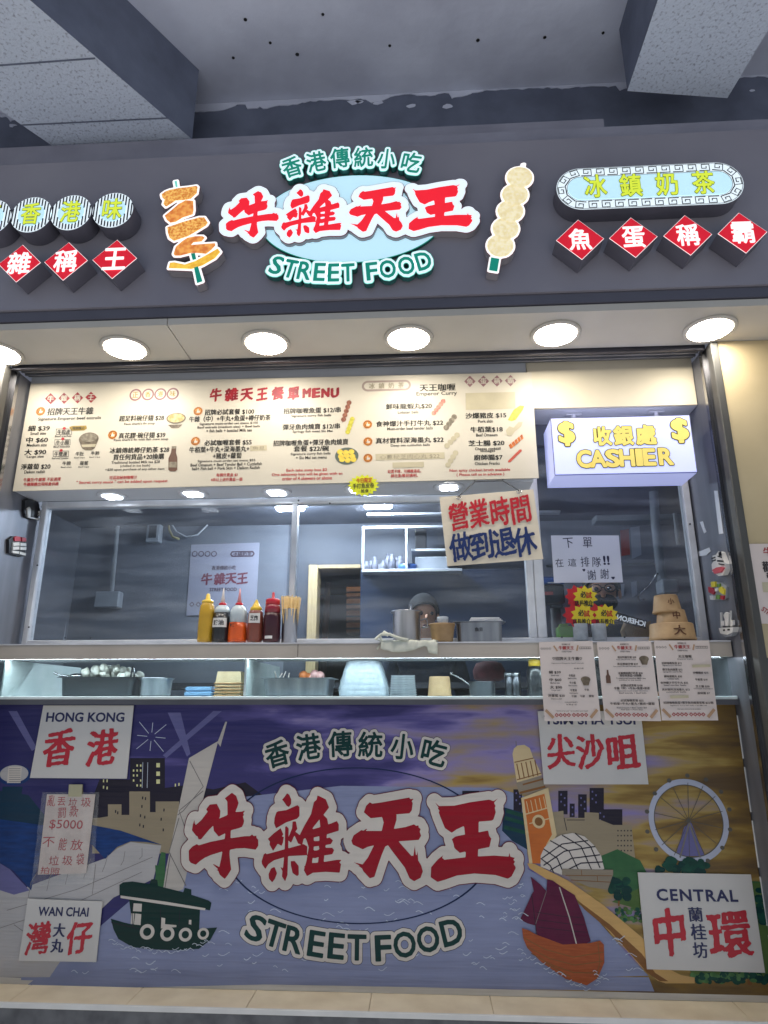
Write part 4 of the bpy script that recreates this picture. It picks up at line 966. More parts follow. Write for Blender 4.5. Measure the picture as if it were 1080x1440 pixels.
# ------------------------------------------------------------------ place-name plates on the mural
mat('plate_white', (208, 204, 198), .35, c2=(200, 196, 190), scale=3); mat('plate_navy', (28, 34, 84), .4); mat('plate_red', (190, 20, 44), .4, c2=(176, 18, 40))
def plate(Y, q, label, name='place_sign', cat='sign', group=None, m='plate_white', th=.004):
    pl = fac(Y); c = pl.px(sum(p[0] for p in q)/4, max(p[1] for p in q))
    t = thing(name, pl.pt(c[0], c[1], -th), label, cat, group); b = MB(); b.poly(pl, [pl.pp(*q)], m, 0, th); b.build('board', t); return t, pl
G = 'district name plates on the mural'; YP = YB-.010
def ink(t, name, fn): b = MB(); fn(b); return b.build(name, t)
t, pl = plate(YP, [(61, 992), (188, 992), (178, 1095), (42, 1094)], 'white plate reading HONG KONG with two red characters, at the top left of the mural', group=G)
ink(t, 'navy_lettering', lambda b: text(b, pl, 'HONG KONG', 120, 1008.5, 110, 13.5, 'plate_navy', bold=.028)); ink(t, 'red_lettering', lambda b: (brush(b, pl, '香', 83, 1051, 44, 55, 'plate_red'), brush(b, pl, '港', 144, 1051, 44, 54, 'plate_red')))
t, pl = plate(YP, [(39, 1264), (144, 1268), (135, 1353), (26, 1351)], 'small white plate reading WAN CHAI, low at the left of the mural', group=G)
ink(t, 'navy_lettering', lambda b: (text(b, pl, 'WAN CHAI', 89.3, 1282, 71, 13, 'plate_navy', bold=.026),)); ink(t, 'navy_characters', lambda b: (text(b, pl, '大', 83.5, 1308, 16, 19, 'plate_navy', bold=.03), text(b, pl, '丸', 80.5, 1330, 17, 19, 'plate_navy', bold=.03)))
ink(t, 'red_lettering', lambda b: (brush(b, pl, '灣', 54, 1319, 35, 49, 'plate_red', dx=.018), brush(b, pl, '仔', 111.5, 1320, 36, 47, 'plate_red')))
t, pl = plate(YP, [(756, 1000), (901, 1000), (912, 1103), (765, 1103)], 'white plate with three red characters, its English name half hidden behind the paper menus', group=G)
ink(t, 'navy_lettering', lambda b: text(b, pl, 'TSIM SHA TSUI', 829, 1012.5, 128, 13, 'plate_navy', bold=.028)); ink(t, 'red_lettering', lambda b: (brush(b, pl, '尖', 788.5, 1057, 40, 50, 'plate_red'), brush(b, pl, '沙', 830, 1057, 40, 50, 'plate_red'), brush(b, pl, '咀', 876, 1057, 47, 50, 'plate_red')))
t, pl = plate(YP, [(897, 1227), (1056, 1230), (1076, 1368), (910, 1363)], 'large white plate reading CENTRAL, at the lower right of the mural', group=G)
ink(t, 'navy_lettering', lambda b: (text(b, pl, 'CENTRAL', 980, 1259, 114, 17, 'plate_navy', bold=.028, space=1.15),)); ink(t, 'navy_characters', lambda b: (text(b, pl, '蘭', 978, 1286, 19, 20, 'plate_navy', bold=.02), text(b, pl, '桂', 982, 1310.5, 21, 22, 'plate_navy', bold=.02), text(b, pl, '坊', 984.5, 1336, 20, 22, 'plate_navy', bold=.02)))
ink(t, 'red_lettering', lambda b: (brush(b, pl, '中', 941.5, 1310.5, 46, 68, 'plate_red'), brush(b, pl, '環', 1026, 1313, 62, 67, 'plate_red')))
# handwritten notice in a crumpled plastic pocket
mat('note_paper', (214, 200, 190), .5, c2=(196, 180, 170), scale=12, bump=.4); mat('marker_red', (176, 34, 46), .5); film('pocket_film', (225, 225, 222), .9, .12)
t, pl = plate(YP, [(66, 1117), (134, 1117), (121, 1228), (53, 1230)], 'handwritten red notice in a crumpled plastic pocket taped to the mural', 'handwritten_notice', 'notice', m='note_paper', th=.001)
def hand(b, pl, s, x, y, w, h, m, off=.001, rot=0., bold=.0): text(b, pl, s, x, y, w, h, m, off, rot, bold)
ink(t, 'red_writing', lambda b: [hand(b, pl, s_, x, y, w, h, 'marker_red', rot=R(r), bold=.004) for s_, x, y, w, h, r in (('亂', 73, 1126, 11, 15, -4), ('丟', 86.5, 1127, 11, 12, 3), ('垃', 102.5, 1128.5, 12, 12, -3), ('圾', 121, 1128, 14, 13, 2), ('罰', 87, 1143, 11, 14, 3), ('款', 104, 1141.5, 12, 14, -5), ('$5000', 93, 1160, 47, 14, -1), ('不', 68.5, 1184, 17, 14, 2), ('能', 88.5, 1187, 11, 17, -4), ('放', 108, 1188, 17, 15, -3), ('垃', 76, 1210, 14, 13, 3), ('圾', 95, 1210, 15, 13, -3), ('袋', 113, 1208, 11, 16, 4), ('拍照', 70.5, 1224.5, 27, 10, -4))])
b = MB(); fx = pl.pp((60, 1114), (140, 1114), (131, 1243), (44, 1246)); 
N = 14; vs = []; 
for i in range(N+1):
    for j in range(N+1):
        a = i/N; c = j/N; p = (1-c)*((1-a)*np.array(fx[0])+a*np.array(fx[1]))+c*((1-a)*np.array(fx[3])+a*np.array(fx[2])); vs.append(pl.pt(p[0], p[1], .0025+.0015*math.sin(c*22+a*3)*math.sin(a*9+c*5)+(.004 if abs(c-.45) < .04 else 0)))
b.add(vs, [(i*(N+1)+j, (i+1)*(N+1)+j, (i+1)*(N+1)+j+1, i*(N+1)+j+1) for i in range(N) for j in range(N)], 'pocket_film', True); b.build('plastic_pocket', t)
mat('tape', (178, 172, 140), .3)
ink(t, 'tape_strip', lambda b: b.poly(pl, [pl.pp((98, 1103), (117, 1103), (116, 1120), (97, 1120))], 'tape', .006))

# ------------------------------------------------------------------ menu board
mat('menu_board', (212, 204, 186), .45, c2=(204, 196, 178), scale=2.5); mat('menu_ink', (48, 46, 40), .5); mat('menu_red', (186, 40, 46), .5); mat('menu_dark_red', (168, 34, 44), .5, c2=(128, 30, 42), scale=30)
mat('menu_faint', (168, 150, 140), .5); mat('menu_patch', (198, 188, 158), .35, c2=(186, 176, 148), scale=9); mat('menu_ghost', (164, 154, 132), .5); mat('badge_orange', (220, 146, 58), .5, c2=(190, 112, 40), scale=60); mat('badge_brown', (124, 70, 30), .5)
mat('menu_mustard', (168, 140, 54), .5); mat('menu_bowl', (132, 118, 98), .5, c2=(84, 72, 56), scale=55); mat('menu_broth', (176, 152, 84), .5, c2=(214, 198, 140), scale=60); mat('menu_bottle', (104, 74, 58), .5); mat('menu_ball', (168, 112, 88), .5, c2=(120, 70, 56), scale=80)
mat('menu_siumai', (212, 202, 84), .5, c2=(186, 176, 60), scale=80); mat('menu_yellow', (236, 212, 84), .5, c2=(224, 190, 70), scale=60); mat('menu_teal', (98, 108, 98), .5); mat('menu_gray', (150, 140, 120), .5, c2=(112, 104, 88), scale=70)
mat('menu_pink', (206, 148, 128), .5, c2=(180, 112, 96), scale=70); mat('menu_orange', (214, 122, 50), .5, c2=(170, 82, 40), scale=70); mat('menu_sausage', (190, 82, 64), .5); mat('menu_mauve', (150, 110, 112), .5)
t = thing('menu_board', F_M.pt(F_M.px(390, 682)[0], ZMB, 0), 'long cream menu board of dishes and prices over the windows', 'menu board')
MY = YM+.002; FM = fac(MY)
b = MB(); b.poly(FM, [FM.pp((44, 540), (747, 524), (757.5, 672.5), (18.5, 691))], 'menu_board', .004, .006); b.build('board', t)
ik = MB(); rd = MB(); pic = MB(); bad = MB(); OF = .0052
def mt(s_, x, y, w, h=8.2, mm=None, m='menu_ink', bold=.022): text(mm or ik, FM, s_, x, y, w, h, m, OF, 0, bold)
def me(s_, x, y, w, h=4.3): text(ik, FM, s_, x, y, w, h, 'menu_ink', OF, 0, .014)
def mr(s_, x, y, w, h=5): text(rd, FM, s_, x, y, w, h, 'menu_red', OF, 0, .016)
def flush(nm):
    """close one printed picture as a part of its own"""
    global pic
    if pic.v: pic.build(nm, t)
    pic = MB()
def pel(x, y, rx, ry, m, o=0, n=22, hole=None):
    c = FM.px(x, y); a, b_ = FM.size(x, y, 2*rx, 2*ry); lp = [ell(*c, a/2, b_/2, n)]
    if hole: lp.append(ell(*c, a/2*hole, b_/2*hole, n))
    pic.poly(FM, lp, m, OF+o)
def pq(pts, m, o=0): pic.poly(FM, [FM.pp(*pts)], m, OF+o)
for (ch, x, y, m) in [(c, 72+18.9*i, 561.4-.66*i, 'menu_dark_red') for i, c in enumerate('牛雜稱王')]+[(c, 660.7+19*i, 537.1-.35*i, 'menu_mauve') for i, c in enumerate('魚蛋稱霸')]:
    if ch == '魚': flush('diamond_emblems')
    pq([(x-8, y), (x, y-8), (x+8, y), (x, y+8)], m); mt(ch, x, y, 8, 8, pic, 'menu_board', .02) if False else text(pic, FM, ch, x, y, 8.6, 8.2, 'menu_board', OF+.0006, 0, .02)
flush('diamond_emblems')
for i, c in enumerate('正香港味'):
    x, y = 191.3+17.4*i, 556-.5*i; pel(x, y, 8.6, 8.4, 'menu_mauve'); pel(x, y, 6.3, 6.1, 'menu_board', .0005); text(pic, FM, c, x, y, 8, 8, 'menu_mustard', OF+.001, 0, .012)
flush('ring_emblems')
a_, b_ = FM.px(543.4, 543); w_, h_ = FM.size(543.4, 543, 69, 15)
def st2(k): r = h_/2-k; L_ = w_/2-h_/2; return ell(a_+L_, b_, r, r, 10, -math.pi/2, math.pi/2)+ell(a_-L_, b_, r, r, 10, math.pi/2, 1.5*math.pi)
pic.poly(FM, [st2(0), st2(h_*.19)], 'menu_faint', OF)
for i, c in enumerate('冰鎮奶茶'): text(pic, FM, c, 523+13.6*i, 543.6-.4*i, 8, 8, 'menu_ghost', OF+.0005, 0, .02)
flush('oval_emblem')
for s_, x, y, w in (('牛', 304, 556, 17), ('雜', 326, 555.5, 19), ('天', 347.5, 555.5, 18), ('王', 369, 555, 16), ('餐', 391, 553.8, 18), ('單', 413, 553.5, 17)):
    put_loops(rd, FM, brush_loops(s_, lev=.03), x, y, w, 19, 'menu_dark_red', OF)
for i, c in enumerate('MENU'): put_loops(rd, FM, brush_loops(c, lev=.045), 431.5+13.2*i, 553.4-.2*i, 12.5, 14.5, 'menu_dark_red', OF)
for x, y in ((58, 579), (159, 612), (279, 578.8), (275.4, 621), (517, 597.4), (517.5, 621.4), (517.5, 644.6)):
    c = FM.px(x, y); r = FM.size(x, y, 13, 13)[0]/2
    bad.poly(FM, [[(c[0]+math.cos(k*math.pi/16)*r*(1.03 if k % 2 else .93), c[1]+math.sin(k*math.pi/16)*r*(1.03 if k % 2 else .93)) for k in range(32)]], 'badge_orange', OF); bad.poly(FM, [ell(*c, r*.84, r*.84, 24), ell(*c, r*.72, r*.72, 24)], 'badge_brown', OF+.0004)
    bad.poly(FM, [[(c[0]+u*r, c[1]+v*r) for u, v in ((-.5, -.35), (-.15, -.4), (.35, -.4), (.5, .05), (.1, .1), (.08, .5), (-.1, .5), (-.2, .05), (-.5, 0))]], 'menu_board', OF+.0004)
    bad.poly(FM, [[(c[0]+u*r, c[1]+v*r) for u, v in ((-.5, -.35), (-.27, -.37), (-.3, .02), (-.5, 0))]], 'badge_brown', OF+.0007)
    bad.build('badge', t); bad = MB()
# column one
mt('招牌天王牛雜', 99.7, 579, 64, 10); me('Signature Emperor beef entrails', 98.4, 589.5, 88, 5.5)
mt('細 $39', 55.6, 603, 30); me('Small size', 54.6, 610, 22); mt('中 $60', 53, 619.4, 30); me('Medium size', 52.6, 626.4, 28); mt('大 $90', 50.5, 636.4, 30); me('Large size', 50.5, 643, 24)
mt('淨蘿蔔 $20', 51, 656.8, 41); me('Daikon radish', 49.6, 664, 29); mr('牛腸至/牛雜類 不設選擇', 60, 674.8, 52); mr('牛雜隨機出現限量供應', 58.6, 681.2, 49)
mat('menu_cherry', (196, 44, 56), .5)
for i, (s_, sub, x, y) in enumerate((('牛粒皮', 'Beef trachea', 90.7, 608), ('牛小腸', 'Beef intestine', 88.7, 622.8), ('牛雙連', 'Beef small intestine', 86.4, 639))):
    mt(s_, x, y, 18, 6, bold=.015); me(sub, x-1, y+5.8, 23, 2.6); q = FM.pp((x-11, y-4.5), (x+11, y-4.5), (x+11, y+3.8), (x-11, y+3.8)); q2 = FM.pp((x-10.5, y-4), (x+10.5, y-4), (x+10.5, y+3.3), (x-10.5, y+3.3)); ik.poly(FM, [q, q2], 'menu_ink', OF)
    pel(x+.5, y-5, 2.4, 2, 'menu_cherry', .0006, 7)
flush('cherry_marks')
for s_, x, y in (('牛肚', 113, 638.8), ('牛肺', 134.5, 638), ('牛膀', 94.5, 652), ('蘿蔔', 119, 651.7)): mt(s_, x, y, 11.5, 5.6, bold=.012); me('Beef tripe', x-.5, y+5.6, 15, 2.4)
pq([(98, 601), (103, 599.5), (122, 599), (123, 603), (119, 606), (101, 606.5)], 'menu_mustard'); text(ik, FM, '特別推介', 111.5, 602.8, 17, 4, 'menu_ink', OF+.0006, 0, .01)
flush('yellow_tag')
pel(125.5, 618, 13.8, 9.2, 'menu_bowl'); pel(126, 616, 12, 6, 'menu_gray', .0004); pq([(112, 621), (139, 619), (134, 631), (129, 634), (121, 634), (116, 631)], 'menu_bowl', .0002); pq([(115, 626), (136, 625), (134, 629), (117, 629.5)], 'menu_patch', .0006)
flush('bowl_picture')
# column two
mt('超足料碗仔翅 $28', 199.8, 588.8, 62.5); me("Faux shark's fin soup", 196.8, 596.7, 43); mt('真花膠·碗仔翅 $39', 200.4, 612.8, 65); me("Faux shark's fin with fish maw soup", 199, 619, 76)
mt('冰鎮傳統樽仔奶茶 $28', 196.8, 633.6, 83); mt('買任何貨品+20換購', 195.6, 643, 71); me('Traditional bottled Milk tea $28', 191.3, 650.7, 68); me('(chilled in ice bath)', 190.7, 655.8, 42); me('+$20 upon purchase of any other item', 190, 660.8, 83)
mr('可追加秘制咖喱汁', 174, 672, 39); mr('" Secret curry sauce " can be added upon request', 172, 678.3, 128, 5.4)
pel(248.2, 589, 13.6, 7.6, 'menu_bowl'); pel(248.2, 588.5, 11.8, 6.2, 'menu_broth', .0004); pq([(236.5, 598), (257, 597.5), (252, 602.5), (242, 603)], 'menu_bowl', .0003)
flush('bowl_picture')
pq([(242.3, 628.5), (248.5, 628.3), (248, 637), (250, 644), (249.8, 661), (247, 663.5), (239.5, 663.5), (237.3, 661), (237.5, 645), (241, 637)], 'menu_bottle'); pq([(238, 650), (249.5, 650), (249.3, 658), (238, 658)], 'menu_gray', .0004); pq([(242, 628), (248.8, 628), (248.5, 631.5), (242.2, 631.5)], 'menu_gray', .0006)
flush('bottle_picture')
# column three
mt('招牌必試套餐 $100', 323, 580, 69); mt('牛雜（中）+牛丸+魚蛋+樽仔奶茶', 323.5, 589, 114); me('Signature must-order set menu $100', 322, 596.4, 82); me('Beef entrails (medium size) + Beef balls', 322, 601.2, 88); me('+ fish balls + bottled Milk tea', 322.5, 606, 64)
mt('必試咖喱套餐 $55', 321, 623, 66); mt('牛栢葉+牛丸+深海墨丸+', 308.8, 632.4, 84); mt('+豬皮+蘿蔔', 320, 641.4, 40); me('Signature must-order set menu $55', 318.8, 648.8, 81); me('Beef Omasum + Beef Tender Ball + Cuttlefish', 318.5, 653.6, 100); me('ball+ Fish ball + Pork Skin + Daikon Radish', 318, 658.8, 95)
mr('每個外賣盒 $2', 319.8, 668.4, 30); mr('4串以上送外賣盒一個', 319, 674.8, 44)
pq([(352, 627.5), (375.5, 626.5), (375.8, 634), (352.3, 635)], 'menu_patch'); text(pic, FM, '魚旦', 364, 630.6, 17, 5, 'menu_ghost', OF+.0006)
flush('correction_patch')
# column four
mt('招牌咖喱魚蛋 $12/串', 439, 578, 80); me('Signature curry fish balls', 437.9, 585.4, 56); mt('彈牙魚肉燒賣 $12/串', 438, 600.7, 80); me('Springy fish meat Siu Mai', 439.8, 607.5, 56); mt('招牌咖喱魚蛋+彈牙魚肉燒賣', 437, 623, 105); mt('套餐 $22/碗', 437.9, 631.6, 49); me('Signature curry fish balls', 437, 639, 56); me('+ Siu Mai set menu', 437.9, 643.9, 43)
mr('Each take away box $2', 431.4, 661.9, 57); mr('One takeaway box will be given with an', 432, 667.6, 99); mr('order of 4 skewers or above', 432, 673, 70)
def skw(x0, y0, x1, y1, n, r, m):
    pic.poly(FM, [ribbon(FM.pp((x0+(x0-x1)*.2, y0-(y1-y0)*.18), (x1-(x0-x1)*.2, y1+(y1-y0)*.18)), .0022)], 'menu_bottle', OF)
    for k in range(n): a = k/(n-1); pel(x0+(x1-x0)*a, y0+(y1-y0)*a, r, r*.95, m, .0004+.0002*(k % 2), 12)
skw(491, 567, 483.3, 590.5, 5, 3.6, 'menu_ball'); flush('skewer_picture'); skw(495.5, 590, 489.3, 608, 5, 3.5, 'menu_siumai')
flush('skewer_picture')
pel(487.8, 641.8, 16.5, 12, 'menu_teal')
for k in range(9): pel(487.8+(k % 3-1)*8+(k//3-1)*1.5, 636+(k//3)*5.4+(k % 2), 4.2, 3.6, 'menu_yellow', .0004+.0002*(k % 4), 12)
flush('bowl_picture')
# column five
mt('天王咖喱', 615.2, 545.6, 50, 10); me('Emperor Curry', 614, 554.7, 57, 7); mt('鮮味龍蝦丸$20', 575, 572, 64); me('Lobster balls', 574, 580.2, 29); mt('食神爆汁手打牛丸 $22', 575.8, 596, 94); me('Must-order beef tender balls', 576.5, 603, 64); mt('真材實料深海墨丸 $22', 576, 619.7, 95); me('Deep sea cuttlefish balls', 577, 627, 55)
pq([(528, 639), (625, 636.5), (625.5, 645.5), (528.5, 648)], 'menu_patch'); text(pic, FM, '心意秘芝肉心丸 $22', 576, 642.5, 84, 7, 'menu_ghost', OF+.0006); pq([(552, 651), (596, 650), (596.3, 657.5), (552.2, 658.7)], 'menu_patch', .0002)
mr('如選不辣，可轉雞湯底。', 568.7, 663.2, 47); mr('請在點餐前講明。', 568.7, 669.3, 38)
flush('correction_patch')
for q_ in ((623, 565, 610, 581.5, 5, 3.4, 'menu_pink'), (638.5, 587, 627.5, 602, 4, 4, 'menu_gray'), (642.5, 612.5, 628.5, 627.5, 4, 4, 'menu_patch'), (640.5, 637.5, 630, 654.5, 4, 4, 'menu_patch')): skw(*q_); flush('skewer_picture')
# column six
pq([(654.5, 553.5), (724, 551.8), (724.5, 575.5), (655, 577.2)], 'menu_patch'); mt('沙爆豬皮 $15', 683, 585, 57); me('Pork skin', 682.5, 593, 21); mt('牛栢葉$18', 684, 604.6, 45); me('Beef Omasum', 684.4, 612.2, 30); mt('芝士腸 $20', 683.8, 623.8, 50); me('Cheese cocktail', 685.7, 631.4, 36, 3.8); me('sausages', 685.7, 635.4, 21, 3.8); mt('廚師腸$7', 686.4, 643.8, 40); me('Chicken Franks', 685, 652.2, 35)
mr('Non spicy chicken broth available', 674.5, 662, 85); mr('( Please tell us in advance )', 675.4, 668, 67)
flush('correction_patch')
pq([(714, 591), (722, 577), (731, 571), (737, 571.5), (735, 577), (725, 591), (719, 593)], 'menu_siumai'); flush('skewer_picture'); pq([(711, 606), (716, 600), (722, 602), (729, 594), (735, 594), (733, 600), (724, 607), (719, 614), (713, 613)], 'menu_patch', .0002)
flush('skewer_picture')
for k in range(5): pq([(715+k*4, 627-k*3.3), (718+k*4, 624-k*3.2), (721.5+k*3.6, 629-k*3), (718+k*3.8, 632-k*3)], 'menu_orange')
flush('skewer_picture')
pq([(714, 649), (730, 633), (733, 632.5), (733.5, 635), (717.5, 650.5), (714.5, 651)], 'menu_sausage')
for nm, q in (('black_lettering', ik), ('red_lettering', rd), ('skewer_picture', pic)): q.build(nm, t)
# yellow starburst sticker
mat('burst_yellow', (222, 226, 44), .5, emis=0); mat('burst_red', (196, 36, 36), .5)
def star(cx, cy, rx, ry, n, k, pl): c = pl.px(cx, cy); a, b_ = pl.size(cx, cy, 2*rx, 2*ry); return [(c[0]+math.cos(i*math.pi/n)*a/2*(1 if i % 2 else k), c[1]+math.sin(i*math.pi/n)*b_/2*(1 if i % 2 else k)) for i in range(2*n)]
FS = fac(YM-.009); c = FS.px(511, 683)
t = thing('starburst_sticker', FS.pt(c[0], c[1]-.03, 0), 'yellow starburst price sticker on the lower edge of the menu board', 'sticker')
b = MB(); b.poly(FS, [star(511, 682.5, 22.5, 15.5, 17, .8, FS)], 'burst_yellow', 0, .0015); b.build('card', t)
b = MB(); text(b, FS, '今日限定', 512, 675.6, 22, 7, 'burst_red', .0012, R(2), .02); text(b, FS, '手打魚皮卷', 511, 683.2, 30, 7, 'menu_ink', .0012, R(2), .02); text(b, FS, '· 抵食 ·', 513, 690.4, 17, 5, 'menu_ink', .0012, R(2), .02); b.build('lettering', t)

# ------------------------------------------------------------------ hanging opening-hours board
mat('board_cream', (226, 214, 192), .4, c2=(220, 208, 186), scale=3); mat('cord_gray', (74, 76, 80), .7); mat('brush_blue', (26, 48, 104), .45); mat('brush_red', (196, 30, 44), .45)
YH = YM-.055; FH = fac(YH); q = FH.pp((618, 699), (750, 688), (764, 786), (629, 796))
t = thing('hanging_sign', (at(640, 690, YH).x, YH, at(640, 796, YH).z), 'cream board with red and blue brush characters hanging by a cord from the bulkhead', 'sign')
b = MB(); b.poly(FH, [q], 'board_cream', 0, .005); b.build('board', t)
rh = R(5.0)
b = MB()
for ch, x, y in (('營', 645, 726), ('業', 673, 722), ('時', 703, 719), ('間', 732, 717)): brush(b, FH, ch, x, y, 28, 41, 'brush_red', .0035, rh, dx=.014, lev=.010)
b.build('red_lettering', t); b = MB()
for ch, x, y in (('做', 648, 769), ('到', 677.5, 766.5), ('退', 709, 763), ('休', 738, 762)): brush(b, FH, ch, x, y, 33, 42, 'brush_blue', .0035, rh, dx=.016, lev=.012)
b.build('blue_lettering', t)
for x, y in ((645, 699.5), (730, 691.5)):
    b = MB(); p = at(x, y, YH-.006); b.tube([p+Vector((math.cos(k*.5236)*.009, .003*math.sin(k*.5236), math.sin(k*.5236)*.009)) for k in range(12)], .0016, 'steel_shiny', 6, True); b.build('ring', t)
b = MB(); 
pz = [at(645, 698, YH-.006), at(668, 677.5, YM-.0065), at(707, 676, YM-.0065), at(730, 690, YH-.006)]
b.tube(pz, .0026, 'cord_gray', 6); b.tube([pz[1], pz[1]+Vector((-.003, .02, .02))], .0024, 'cord_gray', 6); b.tube([pz[2], pz[2]+Vector((.003, .02, .02))], .0024, 'cord_gray', 6); b.build('cord', t)

# ------------------------------------------------------------------ cashier light box
YK0, YK1 = 2.64, 2.815
mat('box_face', (206, 212, 250), .4, c2=(200, 206, 248), scale=2, emis=.5, ecol=(190, 199, 255)); mat('box_side', (206, 212, 245), .4, c2=(196, 202, 240), scale=2, emis=.4, ecol=(180, 190, 252)); mat('cash_yellow', (228, 208, 112), .4, emis=.4, ecol=(226, 204, 112)); mat('cash_rim', (84, 78, 44), .4); mat('box_seam', (70, 74, 100), .5)
FK = fac(YK0); k0, k1 = at(774.5, 588, YK0), at(981, 664, YK0)
t = thing('cashier_light_box', (( k0.x+k1.x)/2, YK0, k1.z), 'glowing pale lavender light box reading CASHIER over the right window bay', 'sign')
b = MB(); b.box(k0.x, k1.x, YK0+.004, YK1, k1.z, k0.z, 'box_side'); b.build('housing', t)
b = MB(); b.box(k0.x+.003, k1.x-.003, YK0, YK0+.0035, k1.z+.003, k0.z-.003, 'box_face'); b.build('face', t)
b = MB()
for z in (k1.z, k0.z): b.tube([(k0.x, YK0+.003, z), (k1.x, YK0+.003, z)], .0016, 'box_seam', 4)
for x in (k0.x, k1.x): b.tube([(x, YK0+.003, k1.z), (x, YK0+.003, k0.z)], .0016, 'box_seam', 4)
b.build('seam', t)
for nm, L_ in (('chinese_lettering', [('收', 847, 613.2, 24, 25), ('銀', 876.5, 612.6, 26, 26), ('處', 908, 611.5, 27, 26)]), ('english_lettering', [('C', 821.5, 645.5, 19, 23), ('A', 841, 645.2, 21, 22), ('S', 861.5, 644.5, 17, 23), ('H', 881.5, 643.8, 19, 22), ('I', 898.6, 643.2, 5.5, 22), ('E', 913, 642.8, 15, 22), ('R', 936, 642, 18, 22)]), ('dollar_sign', [('$', 796.7, 610, 20, 32)]), ('dollar_sign', [('$', 956, 605.5, 21, 32)])):
    b = MB()
    for ch, x, y, w, h in L_: dark_chars(b, FK, ch, x, y, w, h, 'cash_yellow', 'cash_rim', .001, .03, .042)
    b.build(nm, t)
for x, y in ((806, 581), (922, 577)):
    b = MB(); p = atz(x, y, ZCB); b.box(p.x-.035, p.x+.035, p.y-.012, p.y+.012, ZCB-.012, ZCB-.005, 'alu', .002); b.tube([(p.x, p.y, ZCB-.01), (p.x-.004, p.y-.005, k0.z+.001)], .011, 'alu', 10); b.build('bracket', t)

# ------------------------------------------------------------------ paper menus on the shelf edge, notices
mat('sheet_paper', (222, 208, 200), .5, c2=(214, 200, 192), scale=4, bump=.15, bscale=9); mat('sheet_ink', (52, 46, 46), .5); mat('sheet_red', (170, 60, 62), .5); mat('sheet_tan', (188, 150, 116), .5)
YS = YM-.006; FSH = fac(YS)
def sheet(q, label, rows, extra):
    """paper menu: its own logo strip, lines of dishes, border of diamonds"""
    pl = FSH; P = [np.array(p, float) for p in q]
    def S(u, v): # u, v in 0..1 from the top left
        return tuple((P[0]*(1-u)+P[1]*u)*(1-v)+(P[3]*(1-u)+P[2]*u)*v)
    c = pl.px(*S(.5, 1)); t = thing('paper_menu', pl.pt(c[0], c[1], 0), label, 'menu sheet', 'paper menus taped to the serving shelf')
    b = MB(); g = [pl.px(*S(i/6, j/10)) for j in range(11) for i in range(7)]; vs = []
    lift_ = lambda j: .003+(.004*max(0, (j-6))/4)**1
    for s_ in (0, -.0006):
        vs += [pl.pt(*g[j*7+i], lift_(j)+s_) for j in range(11) for i in range(7)]
    fs = [(j*7+i, j*7+i+1, (j+1)*7+i+1, (j+1)*7+i) for j in range(10) for i in range(6)]; b.add(vs, fs+[[k+77 for k in f] for f in fs], 'sheet_paper', True); b.build('sheet', t)
    bk = MB(); rr = MB()
    W_ = P[1][0]-P[0][0]; H_ = P[3][1]-P[0][1]
    def T(s_, u, v, w, h, m='sheet_ink', mm=None, bold=.014): x, y = S(u, v); text(mm or bk, pl, s_, x, y, w*W_, h*H_, m, .0085 if v > .6 else .0045, 0, bold)
    T('牛雜天王', .5, .08, .28, .045, 'sheet_red', rr, .04); T('香港傳統小吃', .5, .035, .16, .018); T('STREET FOOD', .5, .128, .18, .016); T('◇◇◇◇', .12, .085, .2, .03, 'sheet_ink'); T('▭▭▭▭▭', .85, .085, .22, .028, 'sheet_ink')
    for u0, v0, u1, v1 in ((.27, .05, .33, .12), (.72, .05, .69, .12)): rr.poly(pl, [ribbon(pl.pp(S(u0, v0), S(u1, v1)), .006)], 'sheet_tan', .0045)
    for r in rows: T(*r)
    for u0, v0, u1, v1 in ((.03, .86, .16, .96), (.95, .86, .82, .96)): rr.poly(pl, [ribbon(pl.pp(S(u0, v0), S(u1, v1)), .011)], 'sheet_tan', .0085)
    for k in range(8): x, y = S(.22+k*.072+(.02 if k > 3 else 0), .925); c = pl.px(x, y); rr.poly(pl, [[(c[0]-.008, c[1]), (c[0], c[1]+.008), (c[0]+.008, c[1]), (c[0], c[1]-.008)], [(c[0]-.004, c[1]), (c[0], c[1]+.004), (c[0]+.004, c[1]), (c[0], c[1]-.004)]], 'sheet_red', .0085)
    for kind, u, v in extra:
        x, y = S(u, v); c = pl.px(x, y)
        if kind == 'bowl': bk.poly(pl, [ell(c[0], c[1]+.006, .019, .012, 18)], 'menu_bowl', .0045); bk.poly(pl, [[(c[0]-.017, c[1]+.003), (c[0]+.017, c[1]+.003), (c[0]+.01, c[1]-.017), (c[0]-.01, c[1]-.017)]], 'menu_bowl', .0048)
        if kind == 'bottle': bk.poly(pl, [[(c[0]+a, c[1]+b_) for a, b_ in ((-.003, .025), (.003, .025), (.004, .008), (.009, 0), (.009, -.026), (-.009, -.026), (-.009, 0), (-.004, .008))]], 'menu_bottle', .0045)
        if kind == 'patch': bk.poly(pl, [[(c[0]-.035, c[1]-.006), (c[0]+.035, c[1]-.004), (c[0]+.035, c[1]+.006), (c[0]-.035, c[1]+.005)]], 'menu_patch', .009)
    bk.build('black_print', t); rr.build('red_print', t)
e_ = lambda s_, u, v, w=.3: (s_, u, v, w, .018, 'sheet_ink', None, .006)
z_ = lambda s_, u, v, w=.3, h=.036: (s_, u, v, w, h, 'sheet_ink', None, .02)
